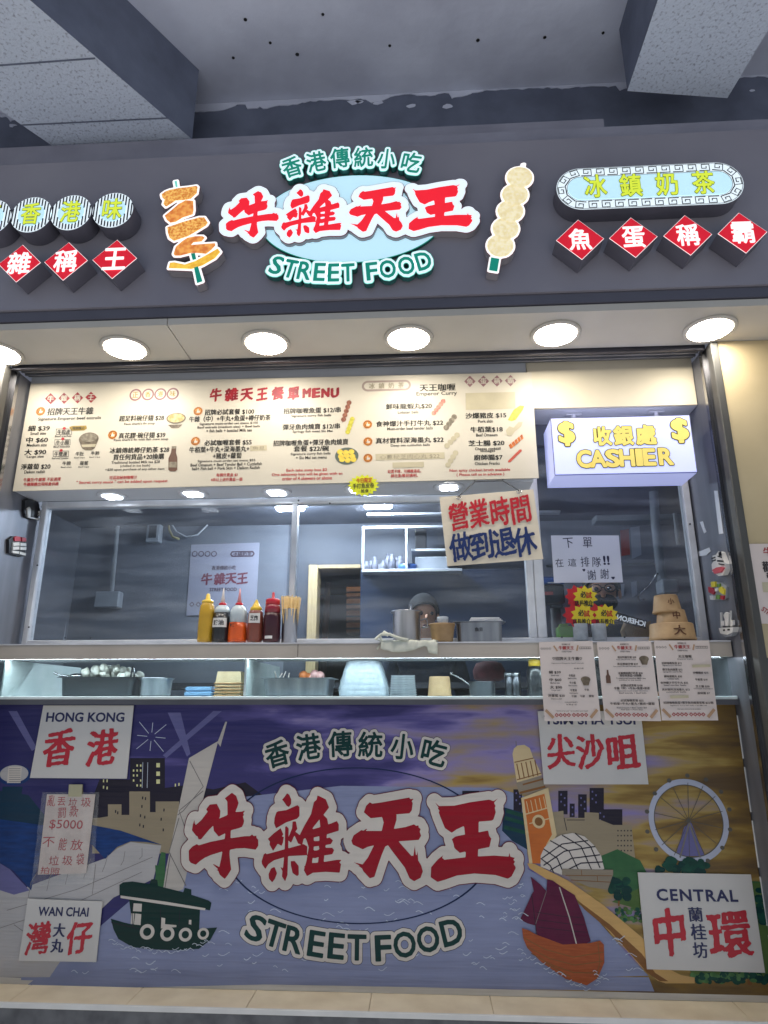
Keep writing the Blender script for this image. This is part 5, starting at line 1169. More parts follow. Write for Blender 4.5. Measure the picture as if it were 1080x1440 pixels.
sheet([(757.5, 903), (833, 901.5), (844.6, 1013.6), (765.6, 1014)], 'leftmost of three paper menus taped to the shelf edge, listing four portion prices', [z_('♡招牌天王牛雜♡', .5, .215, .55, .042), e_('Signature Emperor beef entrails', .5, .275, .6), e_('自選三款', .7, .34, .18),
    z_('細 $39', .25, .385, .22, .04), e_('Small size', .25, .425, .15), z_('中 $60', .25, .48, .22, .04), e_('Medium size', .24, .52, .17), z_('大 $90', .25, .575, .22, .04), e_('Large size', .24, .615, .16), z_('淨蘿蔔 $20', .24, .68, .31, .036), e_('Daikon radish', .24, .72, .2),
    z_('牛粒皮', .56, .43, .12, .03), e_('Beef trachea', .56, .465, .16), z_('牛小腸', .56, .52, .12, .03), e_('Beef intestine', .56, .555, .16), z_('牛雙連', .56, .615, .12, .03), e_('Small intestine', .56, .65, .16), z_('牛肚', .8, .61, .09, .028), z_('牛肺', .56, .69, .09, .028), z_('牛膀', .71, .69, .09, .028), z_('蘿蔔', .87, .69, .09, .028), e_('可追加秘制咖喱汁', .5, .765, .25), e_('外賣盒 $2', .5, .795, .2), e_('" Secret curry sauce " can be added upon request', .5, .875, .6)], [('bowl', .8, .5)])
sheet([(839, 902.7), (915, 901.7), (929, 1014), (850, 1013)], 'middle one of three paper menus taped to the shelf edge, with a small bottle picture', [z_('超足料碗仔翅 $28', .52, .2, .34, .03), e_("Faux shark's fin soup", .5, .23, .36), z_('真花膠碗仔翅 $39', .52, .285, .38, .03), e_("Faux shark's fin with fish maw soup", .5, .315, .5), z_('冰鎮傳統樽仔奶茶 $28', .55, .4, .45, .03), z_('買任何貨品+20換購', .55, .43, .4, .03), e_('Traditional bottled Milk tea', .55, .465, .55), e_('(chilled in ice bath)', .53, .49, .4),
    z_('招牌必試套餐 $100', .55, .555, .4, .032), z_('牛雜（中）+牛丸+魚蛋+奶茶', .55, .59, .66, .032), e_('Signature must-order set menu', .55, .625, .55), e_('Beef entrails + Beef balls', .55, .65, .5), z_('必試咖喱套餐 $55', .52, .745, .42, .032), z_('牛栢葉+牛丸+墨丸+豬皮+蘿蔔', .52, .785, .82, .032), e_('Beef Omasum + Beef Tender Ball', .5, .835, .55), e_('Fish ball + Pork Skin', .5, .86, .4)], [('bowl', .83, .24), ('bottle', .14, .44)])
sheet([(919, 900.7), (996.7, 900.7), (1009, 1013), (930, 1013)], 'rightmost of three paper menus taped to the shelf edge, with a pale correction strip', [z_('天王咖喱', .53, .2, .24, .036), e_('Emperor Curry', .53, .235, .28), z_('招牌咖喱魚蛋 $12', .28, .285, .36, .03), e_('Signature curry fish balls', .28, .315, .34), z_('彈牙魚肉燒賣 $12', .28, .365, .36, .03), e_('Springy fish meat Siu Mai', .28, .395, .34), z_('鮮味龍蝦丸 $20', .28, .45, .32, .03), e_('Lobster balls', .28, .48, .2), z_('食神爆汁手打牛丸 $22', .29, .53, .5, .03), e_('beef tender balls', .3, .56, .4), z_('真材實料深海墨丸 $22', .3, .615, .5, .03), e_('cuttlefish balls', .3, .645, .36),
    z_('沙爆豬皮 $15', .78, .405, .28, .03), z_('牛栢葉 $18', .78, .49, .22, .03), z_('芝士腸 $20', .79, .575, .25, .03), e_('Cheese sausages', .79, .605, .34), z_('廚師腸 $7', .79, .66, .22, .03), z_('招牌咖喱魚蛋+彈牙魚肉燒賣套餐 $22/碗', .5, .78, .9, .032), e_('Signature curry fish balls + Siu Mai set', .5, .815, .66), e_('Non spicy chicken broth available', .5, .86, .42)], [('patch', .35, .705), ('patch', .8, .32)])
# order-here notice on the glass
mat('notice_white', (226, 228, 240), .5, c2=(220, 222, 234), scale=3); mat('marker_blue', (42, 42, 78), .5)
FN = fac(YW-.003); c = FN.px(826, 820)
t = thing('window_notice', FN.pt(c[0], c[1], 0), 'white sheet with handwritten characters stuck on the right window bay', 'notice'); b = MB(); b.poly(FN, [FN.pp((774.6, 753), (870, 753), (876, 819), (779, 819.6))], 'notice_white', .0008, .0008); b.build('sheet', t)
b = MB()
for s_, x, y, w, h, r in (('下', 799, 763.5, 14, 14, 3), ('單', 826, 763, 13, 15, -2), ('在', 786.5, 791.5, 11, 12, 4), ('這', 804.5, 791, 12, 11, -3), ('排', 822.5, 790, 12, 14, 2), ('隊', 839, 790.5, 12, 14, -4), ('!!', 852.5, 788, 9, 13, 0), ('謝', 832, 808.5, 12, 14, 3), ('謝', 850, 807, 12, 14, -2), ('♥', 821, 802, 4, 4, 0), ('♥', 862, 813, 5, 4, 0)): text(b, FN, s_, x, y, w, h, 'marker_blue', .0016, R(r), .03 if s_ == '!!' else .006)
b.build('handwriting', t)
# notice on the right wall
FR = fac(YG-.024); c = FR.px(1063, 878)
t = thing('wall_notice', FR.pt(c[0], c[1], 0), 'paper notice on the beige wall, cut off by the right edge of the picture', 'notice'); b = MB(); b.poly(FR, [FR.pp((1045, 765), (1160, 764), (1180, 878), (1063, 877))], 'sheet_paper', .001, .001); b.build('sheet', t)
b = MB(); text(b, FR, '牛雜天王', 1102, 776, 58, 13, 'sheet_red', .0022, 0, .02); text(b, FR, '歡迎光臨', 1104, 797, 64, 15, 'sheet_ink', .0022, 0, .025); text(b, FR, '營業時間', 1108, 812, 60, 15, 'sheet_ink', .0022, 0, .02); text(b, FR, 'STREET', 1082, 863, 24, 7, 'sheet_red', .0022, R(-40), .02); b.build('lettering', t)
b = MB(); b.poly(FR, [FR.pp((1071, 819), (1110, 818), (1113, 833), (1073, 833))], 'menu_patch', .0025); b.build('patch', t)

# ------------------------------------------------------------------ kitchen behind the glass
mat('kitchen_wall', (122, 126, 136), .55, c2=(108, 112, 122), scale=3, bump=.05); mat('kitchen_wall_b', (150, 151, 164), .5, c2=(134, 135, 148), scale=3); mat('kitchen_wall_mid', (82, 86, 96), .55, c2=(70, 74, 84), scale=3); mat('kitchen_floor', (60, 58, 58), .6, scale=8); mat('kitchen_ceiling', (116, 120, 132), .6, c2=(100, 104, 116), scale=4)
mat('conduit', (188, 192, 198), .45, scale=8); mat('junction_gray', (166, 172, 180), .5, scale=8); mat('navy_panel', (44, 58, 84), .4, c2=(38, 50, 74), scale=3); mat('wood_tan', (206, 182, 138), .5, c2=(188, 162, 118), scale=14, stretch=(8, 8, .6)); mat('corridor_dark', (40, 38, 40), .5, c2=(30, 30, 32), scale=5)
mat('poster_gray', (170, 170, 186), .5, c2=(160, 160, 176), scale=3); mat('poster_ink', (92, 70, 84), .5); mat('poster_red', (130, 62, 78), .5); mat('cardboard', (150, 108, 74), .7, c2=(132, 92, 62), scale=10); mat('letters_white', (235, 238, 240), .4, emis=.5, ecol=(225, 230, 235)); mat('cable_tan', (170, 162, 120), .5); mat('blue_plastic', (70, 108, 180), .3); mat('clutter_dark', (50, 52, 62), .5, c2=(110, 112, 124), scale=30); mat('red_paper', (190, 70, 60), .5); mat('paper_blue', (196, 202, 222), .5)
YBK = 4.3; FBK = fac(YBK-.002); ZKC = at(408, 711, 3.75).z+.03
xa, xb = at(436, 850, YBK).x, at(507, 850, YBK).x; zt = at(470, 795, YBK).z
X0K, X1K = XL-.5, XR+.9
mb = MB(); mb.box(X0K, X1K, YC1-.3, 7.2, KF-.1, KF, 'kitchen_floor'); tag(mb.build('kitchen_floor', origin=(0, YBK, KF)), kind='structure')
mb = MB(); mb.box(X0K, X1K, YW+.02, 7.2, ZKC, ZKC+.08, 'kitchen_ceiling'); tag(mb.build('kitchen_ceiling', origin=(0, YBK, ZKC)), kind='structure')
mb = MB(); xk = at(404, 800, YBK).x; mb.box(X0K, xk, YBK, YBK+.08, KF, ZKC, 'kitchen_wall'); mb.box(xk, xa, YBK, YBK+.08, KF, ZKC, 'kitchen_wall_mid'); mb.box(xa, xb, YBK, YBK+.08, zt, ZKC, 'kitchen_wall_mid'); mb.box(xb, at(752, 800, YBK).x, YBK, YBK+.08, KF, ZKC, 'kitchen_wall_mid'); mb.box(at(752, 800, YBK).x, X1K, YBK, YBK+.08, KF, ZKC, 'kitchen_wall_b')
mb.box(X0K-.08, X0K, YW+.06, 7.2, KF, ZKC, 'kitchen_wall'); mb.box(X1K, X1K+.08, YW+.06, 7.2, KF, ZKC, 'kitchen_wall_b')
tag(mb.build('kitchen_wall', origin=(0, YBK, KF)), 'dim blue gray kitchen walls seen through the window bays', 'wall')
mb = MB(); mb.box(X0K, XL-.002, YW+.01, YW+.06, 0, ZKC+.3, 'kitchen_wall'); mb.box(XR+.014, X1K, YW+.01, YW+.06, 0, ZKC+.3, 'kitchen_wall'); mb.box(XL+.002, XR-.002, YW-.018, YW+.004, ZKC-.001, ZS+.4, 'kitchen_wall')
tag(mb.build('partition_wall', origin=(0, YW, 0)), 'gray partition closing the kitchen above the windows and beside the jambs', 'wall')
mb = MB(); mb.box(xa-.4, xb+.4, 7.1, 7.18, KF, ZKC, 'corridor_dark'); mb.box(xa-.45, xa-.4, YBK+.09, 7.1, KF, ZKC, 'corridor_dark'); mb.box(xb+.4, xb+.45, YBK+.09, 7.1, KF, ZKC, 'corridor_dark'); mb.box(xa-.4, xb+.4, YBK+.09, 7.1, zt+.25, zt+.3, 'wood_tan')  # passage and its contents stand in for the reflected shop opposite
tag(mb.build('back_passage', origin=(xa, 7, KF)), 'dark passage behind the middle window, standing in for the shop opposite reflected in the glass', 'passage')
t = thing('door_frame', (xa, YBK, KF), 'pale wooden door frame around the dark passage in the middle window', 'door frame')
b = MB(); b.box(xa-.012, xa+.05, YBK-.03, YBK+.1, KF, zt, 'wood_tan', .003); b.build('post', t); b = MB(); b.box(xa+.051, xb, YBK-.025, YBK+.1, zt-.025, zt, 'wood_tan', .003); b.build('lintel', t)
mat('passage_lamp', (255, 250, 240), emis=12, ecol=(255, 244, 225))
for i, (x, y) in enumerate(((452, 797), (498, 793))):
    p = atz(x, y, zt+.235); b = MB(); b.lathe(p, [(0, -.004), (.06, -.004), (.065, .0)], 'passage_lamp', 20); tag(b.build('passage_light', origin=p), 'small round ceiling light in the stand-in passage, '+('left' if i == 0 else 'right')+' of the two', 'ceiling light', 'passage ceiling lights')
FP = fac(6.6); b = MB(); text(b, FP, 'GUN OFF  F', 478, 822.5, 46, 5.5, 'letters_white', 0, 0, .03); o = b.build('shop_lettering', origin=FP.pt(*FP.px(478, 826))); tag(o, 'white lettering standing in for a reflected shop sign, at the back of the dark passage', 'lettering')  # letters and their glow imitate a sign reflected in the glass
p0, p1 = at(461, 820, 6.3), at(452, 892, 6.3); b = MB(); b.tube([p0, Vector((p1.x, 6.2, KF+.01))], .03, 'cardboard', 8); tag(b.build('wooden_pole', origin=(p1.x, 6.2, KF)), 'brown wooden pole leaning in the dark passage', 'pole')
for k in range(4):
    p = at(500, 890-k*17, 5.6); b = MB(); b.box(p.x-.08, p.x+.1, 5.6, 5.85, p.z, p.z+.085, 'cardboard', .004); b.box(p.x-.08, p.x+.1, 5.598, 5.6, p.z+.03, p.z+.045, 'black')
    tag(b.build('carton', origin=(p.x, 5.7, p.z)), 'brown carton in the stack inside the dark passage, '+('lowest', 'second from below', 'third from below', 'topmost')[k], 'carton', 'cartons stacked in the passage')
# kitchen tubes
tl = None
for i, (x, y, w) in enumerate(((408, 713, 38), (532, 709.5, 38))):
    p = at(x, y, 3.75); s_ = mpx(x, y, 3.75)*w/2
    t = thing('tube_light', (p.x, p.y, p.z), 'bluish white tube light on the kitchen ceiling behind the '+('left window bay' if i == 0 else 'middle window bay'), 'tube light', 'kitchen tube lights')
    b = MB(); b.box(p.x-s_-.02, p.x+s_+.02, p.y-.05, p.y+.05, p.z+.012, ZKC-.001, 'alu', .003); b.build('fixture', t); b = MB(); b.box(p.x-s_, p.x+s_, p.y-.03, p.y+.03, p.z-.02, p.z+.0115, 'tube_on', .008); b.build('tube', t)
# conduits, boxes, cables, poster on the left back wall
def rod(name, label, cat, pts, Y, r, m, group=None):
    P = [at(x, y, Y) for x, y in pts]; b = MB(); b.tube(P, r, m, 8); return tag(b.build(name, origin=P[-1]), label, cat, group)
rod('conduit', 'white vertical conduit on the kitchen wall behind the left window bay, without a box', 'conduit', [(109, 700), (109-.118*32, 732), (87, 898), (84, 930)], YBK-.03, .018, 'conduit', 'conduits on the kitchen wall')
t = thing('conduit', at(156, 850, YBK-.03), 'white conduit ending in a square junction box behind the left window bay', 'conduit', 'conduits on the kitchen wall')
b = MB(); b.tube([at(169, 700, YBK-.03), at(157, 836, YBK-.03)], .014, 'conduit', 8); b.build('pipe', t); a_, b_ = at(141, 834, YBK), at(172, 856, YBK); b = MB(); b.box(a_.x, b_.x, YBK-.07, YBK-.001, b_.z, a_.z, 'junction_gray', .006); b.build('junction_box', t)
a_, b_ = at(212, 736, YBK), at(228, 765, YBK); b = MB(); b.box(a_.x, b_.x, YBK-.06, YBK-.001, b_.z, a_.z, 'junction_gray', .005); b.box(a_.x+.02, b_.x-.02, YBK-.066, YBK-.06, b_.z+.03, a_.z-.03, 'dark_gray', .002); tag(b.build('switch_box', origin=(a_.x, YBK, b_.z)), 'small gray switch box on the kitchen wall behind the left window bay', 'switch box')
rod('cable', 'tan cable hanging in a loop from the ceiling behind the left window bay', 'cable', [(232, 700), (236, 722), (238, 745), (243, 755), (252, 758)], YBK-.03, .008, 'cable_tan'); rod('cable', 'white cable sagging across the wall above the gray poster', 'cable', [(236, 728), (248, 748), (262, 755), (278, 752), (292, 738)], YBK-.04, .006, 'conduit')
for x in (206, 238): pass
FPO = fac(YBK-.006); c = FPO.px(315, 865)
t = thing('poster', FPO.pt(c[0], c[1], 0), 'pale gray poster with faded brush lettering on the kitchen wall', 'poster')
b = MB(); b.poly(FPO, [FPO.pp((269, 766), (365, 763), (360, 862), (262, 866))], 'poster_gray', .001, .002); b.build('sheet', t)
b = MB()
for ch, x in (('牛', 291), ('雜', 309), ('天', 325), ('王', 341)): put_loops(b, FPO, brush_loops(ch, lev=.02), x, 814+(315-x)*.02, 16, 17, 'poster_red', .003)
text(b, FPO, '香港傳統小吃', 315, 798.5, 34, 6, 'poster_ink', .003, 0, .02); text(b, FPO, 'STREET FOOD', 314, 829, 38, 5, 'poster_ink', .003, 0, .02)
for k in range(4): q_ = FPO.px(274+k*9, 779); r = .02; b.poly(FPO, [ell(*q_, r, r, 16), ell(*q_, r*.7, r*.7, 16)], 'poster_ink', .003)
q_ = FPO.px(341, 779); b.poly(FPO, [[(q_[0]+u*.085, q_[1]+v*.02) for u, v in ((-1, 0), (-.85, 1), (.85, 1), (1, 0), (.85, -1), (-.85, -1))], [(q_[0]+u*.075, q_[1]+v*.012) for u, v in ((-1, 0), (-.85, 1), (.85, 1), (1, 0), (.85, -1), (-.85, -1))]], 'poster_ink', .003); text(b, FPO, '冰鎮奶茶', 341, 779, 26, 5, 'poster_ink', .003, 0, .02)
for k in range(4): q_ = FPO.px(270+k*9, 850); b.poly(FPO, [[(q_[0]-.018, q_[1]), (q_[0], q_[1]+.018), (q_[0]+.018, q_[1]), (q_[0], q_[1]-.018)], [(q_[0]-.011, q_[1]), (q_[0], q_[1]+.011), (q_[0]+.011, q_[1]), (q_[0], q_[1]-.011)]], 'poster_ink', .003)
b.build('print', t)
# navy splash panel and glass cabinet in the middle bay
YCB = 4.0
a_, b_ = at(507, 806, YCB), at(744, 895, YCB)
b = MB(); b.box(a_.x, at(742, 850, YCB).x, YCB, YBK-.001, KF, at(600, 801, YCB).z, 'navy_panel', .004); tag(b.build('navy_cabinet', origin=(a_.x, YCB, KF)), 'dark navy cabinet front filling the lower part of the middle window bay', 'cabinet')
YC2 = 3.9; a_, b_ = at(509, 740, YC2), at(650, 803, YC2)
t = thing('wall_cabinet', (a_.x, YC2, b_.z), 'glazed wall cabinet with bright rails above the navy panel, full of kitchen clutter', 'cabinet')
b = MB(); b.box(a_.x, b_.x, YC2, YBK-.002, b_.z, b_.z+.018, 'alu', .002); b.build('bottom_shelf', t)
b = MB(); b.box(a_.x, b_.x, YC2, YC2+.02, a_.z-.015, a_.z, 'alu', .002); b.build('top_rail', t)
for x in (a_.x, at(570, 770, YC2).x): b = MB(); b.box(x, x+.014, YC2, YC2+.02, b_.z+.019, a_.z-.016, 'alu', .002); b.build('upright', t)
b = MB(); b.box(at(578, 770, YC2).x, b_.x, YC2+.05, YBK-.004, at(600, 772, YC2).z, at(600, 772, YC2).z+.014, 'alu'); b.build('inner_shelf', t)
q = random.Random(3)
for k in range(9):
    p = at(515+k*6.0, 800, YC2+.08); h = .05+q.random()*.07; r = .018+q.random()*.014; b = MB(); b.lathe((p.x, YC2+.09+.04*(k % 2), b_.z+.0185), [(r*.8, 0), (r, .01), (r, h*.7), (r*.5, h*.85), (r*.5, h)], 'clutter_dark', 14)
    tag(b.build('jar', origin=(p.x, YC2+.1, b_.z+.0185)), 'small dark jar crowded on the glazed cabinet shelf above the navy panel', 'jar', 'jars in the wall cabinet')
p = at(573, 797, YC2+.06); b = MB(); b.lathe((p.x, YC2+.08, b_.z+.0185), [(.05, 0), (.056, .005), (.062, .035), (.06, .036), (.05, .008)], 'blue_plastic', 18); tag(b.build('blue_tub', origin=(p.x, YC2+.08, b_.z+.0185)), 'shallow blue plastic tub in the glazed wall cabinet', 'tub')
for k, (x, y, w, h, m) in enumerate(((607, 797, .2, .085, 'junction_gray'), (592, 771, .07, .15, 'corridor_dark'))):
    p = at(x, y, YC2+.06); b = MB(); zb_ = b_.z+.0185 if k == 0 else at(600, 772, YC2).z+.0145; b.box(p.x-w/2, p.x+w/2, YC2+.06, YC2+.2, zb_, zb_+h, m, .005); tag(b.build('storage_box', origin=(p.x, YC2+.1, zb_)), ('gray box on the bottom of the glazed wall cabinet', 'tall dark box on the inner shelf of the wall cabinet')[k], 'box')
p0 = at(520, 700, 3.6); b = MB(); b.box(at(512, 730, 3.7).x, at(800, 730, 3.7).x, 3.9, 3.95, at(560, 724, 3.9).z, at(560, 721, 3.9).z, 'alu'); tag(b.build('hanging_rail', origin=(at(512, 730, 3.7).x, 3.9, at(560, 724, 3.9).z)), 'bright horizontal rail near the ceiling in the middle window bay', 'rail')
# dispenser inside the middle bay
t = thing('dispenser', (at(718, 893, 3.2).x, 3.2, ZST), 'tall black dispenser with a blue lid and a small red label, inside the middle window', 'dispenser')
pc = lambda x, y, Y=3.2: at(x, y, Y)
b = MB(); b.box(pc(708, 0).x, pc(729, 0).x, 3.17, 3.25, pc(718, 850).z, pc(718, 824).z, 'black', .006); b.build('body', t)
b = MB(); b.box(pc(705, 0).x, pc(731, 0).x, 3.165, 3.255, pc(718, 823).z, pc(718, 813).z, 'blue_plastic', .008); b.box(pc(712, 0).x, pc(725, 0).x, 3.163, 3.165, pc(718, 822.6).z, pc(718, 821).z, 'white_trim'); b.build('lid', t)
b = MB(); b.box(pc(708, 0).x, pc(717, 0).x, 3.168, 3.1695, pc(718, 838.5).z, pc(718, 834).z, 'red_paper'); b.build('label', t)
b = MB(); b.lathe((pc(720, 0).x, 3.21, ZST), [(.05, 0), (.05, .012), (.026, .016), (.024, pc(720, 851).z-ZST)], 'black', 18); b.build('stem', t); b = MB(); b.box(pc(715, 0).x, pc(726, 0).x, 3.17, 3.2, pc(720, 856).z, pc(720, 852).z, 'dark_gray', .003); b.build('spout', t)
b = MB(); b.box(at(690, 890, 3.1).x, XR-.05, YW+.082, 3.27, ZST-.03, ZST-.0055, 'steel_dark'); tag(b.build('inner_worktop', origin=(0, YW+.1, ZST)), 'dark worktop behind the sill under the black dispenser', 'worktop')
# right bay furnishings
rod('pole', 'gray steel pole behind the right window bay running down to a box', 'pole', [(919, 690), (922, 740), (931, 818)], 3.7, .026, 'junction_gray')
a_, b_ = at(926, 816, 3.68), at(952, 836, 3.68); b = MB(); b.box(a_.x, b_.x, 3.64, 3.74, b_.z, a_.z, 'junction_gray', .008); tag(b.build('junction_box', origin=(a_.x, 3.68, b_.z)), 'gray electrical box at the foot of the pole in the right window bay', 'electrical box')
for nm, lab, q4, m in (('red_packet', 'red paper strip pinned to the wall in the right window bay', [(872, 746), (884, 744), (886, 780), (874, 782)], 'red_paper'), ('pinned_note', 'pale note pinned beside the red strip in the right window bay', [(886, 742), (899, 740), (902, 780), (889, 786)], 'paper_blue'), ('pinned_note', 'small pale note pinned low under the white handwritten sheet', [(868, 823), (878, 821), (877, 838), (867, 840)], 'paper_blue'), ('pinned_note', 'narrow pale note pinned left of the gray electrical box', [(887, 819), (895, 817), (896, 836), (889, 840)], 'paper_blue')):
    b = MB(); b.poly(FBK, [FBK.pp(*q4)], m, .003, .003); c = FBK.px(q4[2][0], q4[2][1]); tag(b.build(nm, origin=FBK.pt(c[0], c[1])), lab, 'note')
rod('wall_pipe', 'thin pale pipe running level across the wall of the right window bay', 'pipe', [(768, 796), (850, 795), (920, 792)], YBK-.03, .008, 'conduit')
b = MB(); P = [at(925, 806, 3.5), at(912, 824, 3.5), at(900, 834, 3.5), at(897, 840, 3.5), at(900, 844, 3.5), at(906, 843, 3.5)]; b.tube(P, .005, 'steel_shiny', 8); tag(b.build('hook', origin=P[-1]), 'bent steel hook hanging beside the gray box in the right window bay', 'hook')
rod('door_handle', 'pale upright grab bar at the right of the right window bay', 'handle', [(949, 722), (954, 766)], 3.4, .012, 'conduit')
for x0_, x1_, m in ((800, 806, 'kitchen_wall'), (857, 862, 'kitchen_wall')): pass
b = MB(); b.box(at(770, 0, 4.2).x, at(905, 0, 4.2).x, 4.18, YBK-.001, at(800, 735, 4.2).z, at(800, 702, 4.2).z, 'junction_gray', .005); tag(b.build('duct', origin=(at(770, 0, 4.2).x, 4.2, at(800, 735, 4.2).z)), 'pale horizontal duct high on the back wall of the right window bay', 'duct')

# ------------------------------------------------------------------ people behind the counter
mat('skin', (196, 150, 122), .6, spec=.25, c2=(190, 142, 114), scale=14); mat('hair_black', (26, 24, 26), .5, c2=(40, 36, 36), scale=60); mat('cloth_black', (34, 34, 40), .8, c2=(26, 26, 32), scale=30, bump=.3); mat('cloth_navy', (38, 46, 66), .8, c2=(30, 38, 56), scale=30, bump=.3); mat('cap_black', (15, 15, 17), .9, scale=20); mat('mask_black', (30, 30, 36), .7); mat('lens_dark', (40, 44, 54), .1); mat('cloth_maroon', (78, 20, 32), .8, c2=(62, 16, 28), scale=30, bump=.3)
def skin_mesh(name, nodes, edges, m, parent, sub=2):
    me = bpy.data.meshes.new(name); me.from_pydata([n[0] for n in nodes], edges, []); me.materials.append(MATS[m]); o = bpy.data.objects.new(name, me); COL.objects.link(o); o.parent = parent
    md = o.modifiers.new('skin', 'SKIN'); md.use_smooth_shade = True
    sv = me.skin_vertices[0].data if me.skin_vertices else None
    for i, n in enumerate(nodes): sv[i].radius = n[1] if isinstance(n[1], tuple) else (n[1], n[1]); sv[i].use_root = (i == 0)
    s_ = o.modifiers.new('sub', 'SUBSURF'); s_.levels = sub; s_.render_levels = sub
    return o
def person(hx, hy, Y, yaw, label, shirt, cap=None, tilt=0., mask=True, glasses=True):
    hd = at(hx, hy, Y); k = (hd.z-KF)/1.52
    t = thing('person', (hd.x, Y, KF), label, 'person'); t.rotation_euler = (0, 0, yaw); t.scale = (k, k, k)
    V = lambda x, y, z: Vector((x, y, z))
    n = [(V(0, .02, .93), (.15, .1)), (V(0, .02, 1.1), (.125, .09)), (V(0, .01, 1.28), (.15, .1)), (V(0, .02, 1.39), .06), (V(0, .0, 1.44), .052), (V(0, -.015, 1.475), (.062, .07)), (V(0, -.01, 1.53), (.078, .092)), (V(0, 0, 1.6), (.066, .082))]
    e = [(i, i+1) for i in range(7)]
    def chain(root, pts):
        j = root
        for p in pts: n.append(p); e.append((j, len(n)-1)); j = len(n)-1
        return j
    for s in (-1, 1):
        w = chain(2, [(V(s*.17, .02, 1.33), .055), (V(s*.23, .0, 1.08), .042), (V(s*.17, -.2, .99), .03), (V(s*.155, -.25, .985), (.02, .036)), (V(s*.15, -.3, .975), (.016, .036))])
        for f in range(4): chain(w, [(V(s*.15+(f-1.5)*.02, -.345-.004*(1.5-abs(f-1.5)), .965), .009), (V(s*.15+(f-1.5)*.021, -.372-.005*(1.5-abs(f-1.5)), .945), .008)])
        chain(w-1, [(V(s*.12, -.285, .965), .011), (V(s*.105, -.315, .95), .009)])
        chain(0, [(V(s*.09, .02, .82), .085), (V(s*.1, .0, .46), .056), (V(s*.1, .03, .1), .038), (V(s*.1, -.06, .03), .03), (V(s*.1, -.13, .025), .024)])
    skin_mesh('body', n, e, 'skin', t)
    n2 = [(p, tuple(x*1.13+.008 for x in (r if isinstance(r, tuple) else (r, r)))) for p, r in n[:4]]; e2 = [(0, 1), (1, 2), (2, 3)]
    n2[3] = (V(0, .015, 1.37), (.075, .07))
    for s in (-1, 1): i = len(n2); n2 += [(V(s*.17, .02, 1.33), .066), (V(s*.23, .0, 1.08), .054), (V(s*.185, -.16, 1.0), .042)]; e2 += [(2, i), (i, i+1), (i+1, i+2)]
    skin_mesh('shirt', n2, e2, shirt, t)
    n3 = [(V(0, .02, .95), (.165, .115))]; e3 = []
    for s in (-1, 1): i = len(n3); n3 += [(V(s*.09, .02, .8), .098), (V(s*.1, .0, .46), .07), (V(s*.1, .03, .11), .055)]; e3 += [(0, i), (i, i+1), (i+1, i+2)]
    skin_mesh('trousers', n3, e3, 'cloth_black', t)
    def part(name, fn, parent=t): b = MB(); fn(b); me = b.build(name); me.parent = parent; me.location = (0, 0, 0); return me
    def hair(b):
        vs = []; fs = []; seg, rg = 22, 9
        for i in range(rg+1):
            th = (math.pi*.62)*i/rg
            for j in range(seg):
                a = 2*math.pi*j/seg; front = max(0, -math.sin(a)); t2 = th*(1-.42*front)
                vs.append((math.sin(t2)*math.cos(a)*.093, .012+math.sin(t2)*math.sin(a)*.112, 1.555+math.cos(t2)*.112))
        for i in range(rg):
            for j in range(seg): j2 = (j+1) % seg; fs.append((i*seg+j, i*seg+j2, (i+1)*seg+j2, (i+1)*seg+j))
        b.add(vs, fs, cap or 'hair_black', True)
    part('cap' if cap else 'hair', hair)
    for s in (-1, 1): part('eye', lambda b: b.ball((s*.031, -.088, 1.535), .011, 'lens_dark')); part('ear', lambda b: b.ball((s*.083, .0, 1.52), .026, 'skin', sc=(.35, .7, 1)))
    part('nose', lambda b: b.ball((0, -.102, 1.507), .016, 'skin', sc=(.8, 1, 1.3)))
    if mask: part('face_mask', lambda b: b.ball((0, -.052, 1.472), .062, 'mask_black', sc=(1.1, 1, .72)))
    else: part('mouth', lambda b: b.ball((0, -.088, 1.468), .02, 'cloth_maroon', sc=(1.1, .4, .3)))
    if glasses:
        def g(b):
            for s in (-1, 1): b.tube([(s*.033+.026*math.cos(i*.5236), -.106, 1.535+.02*math.sin(i*.5236)) for i in range(12)], .0028, 'black', 6, True); b.tube([(s*.059, -.104, 1.54), (s*.08, 0, 1.535)], .0025, 'black', 6)
            b.tube([(-.008, -.108, 1.538), (.008, -.108, 1.538)], .0025, 'black', 6)
        part('glasses', g)
    return t
person(847, 836, 3.42, R(-12), 'cashier in black with glasses and a black mask, behind the right window bay', 'cloth_black')
person(596, 869, 3.75, R(10), 'cook in a dark cap and navy top behind the steel pot', 'cloth_navy', 'cap_black', mask=False, glasses=False)

# ------------------------------------------------------------------ things on the serving shelf
def bplas(n, c, **k): return mat(n, c, .32, coat=.4, scale=12, **k)
bplas('mustard_plastic', (206, 162, 40)); bplas('yellow_cap', (236, 196, 48)); bplas('red_cap', (204, 30, 48)); bplas('black_sauce', (34, 36, 42)); bplas('clear_top', (206, 218, 222)); bplas('orange_sauce', (232, 96, 30)); bplas('brown_sauce', (138, 72, 56)); bplas('dark_red_sauce', (66, 22, 34)); bplas('red_film', (150, 30, 50)); bplas('pale_nozzle', (226, 216, 210)); bplas('pink_nozzle', (226, 150, 150))
mat('label_white', (228, 226, 222), .5, scale=8); mat('label_ink', (44, 42, 46), .5); mat('kraft', (186, 154, 112), .6, c2=(170, 138, 98), scale=20, bump=.08); mat('kraft_pale', (206, 184, 146), .6, c2=(194, 170, 132), scale=20); mat('kraft_rim', (176, 134, 86), .6); mat('kraft_ink', (98, 58, 34), .6)
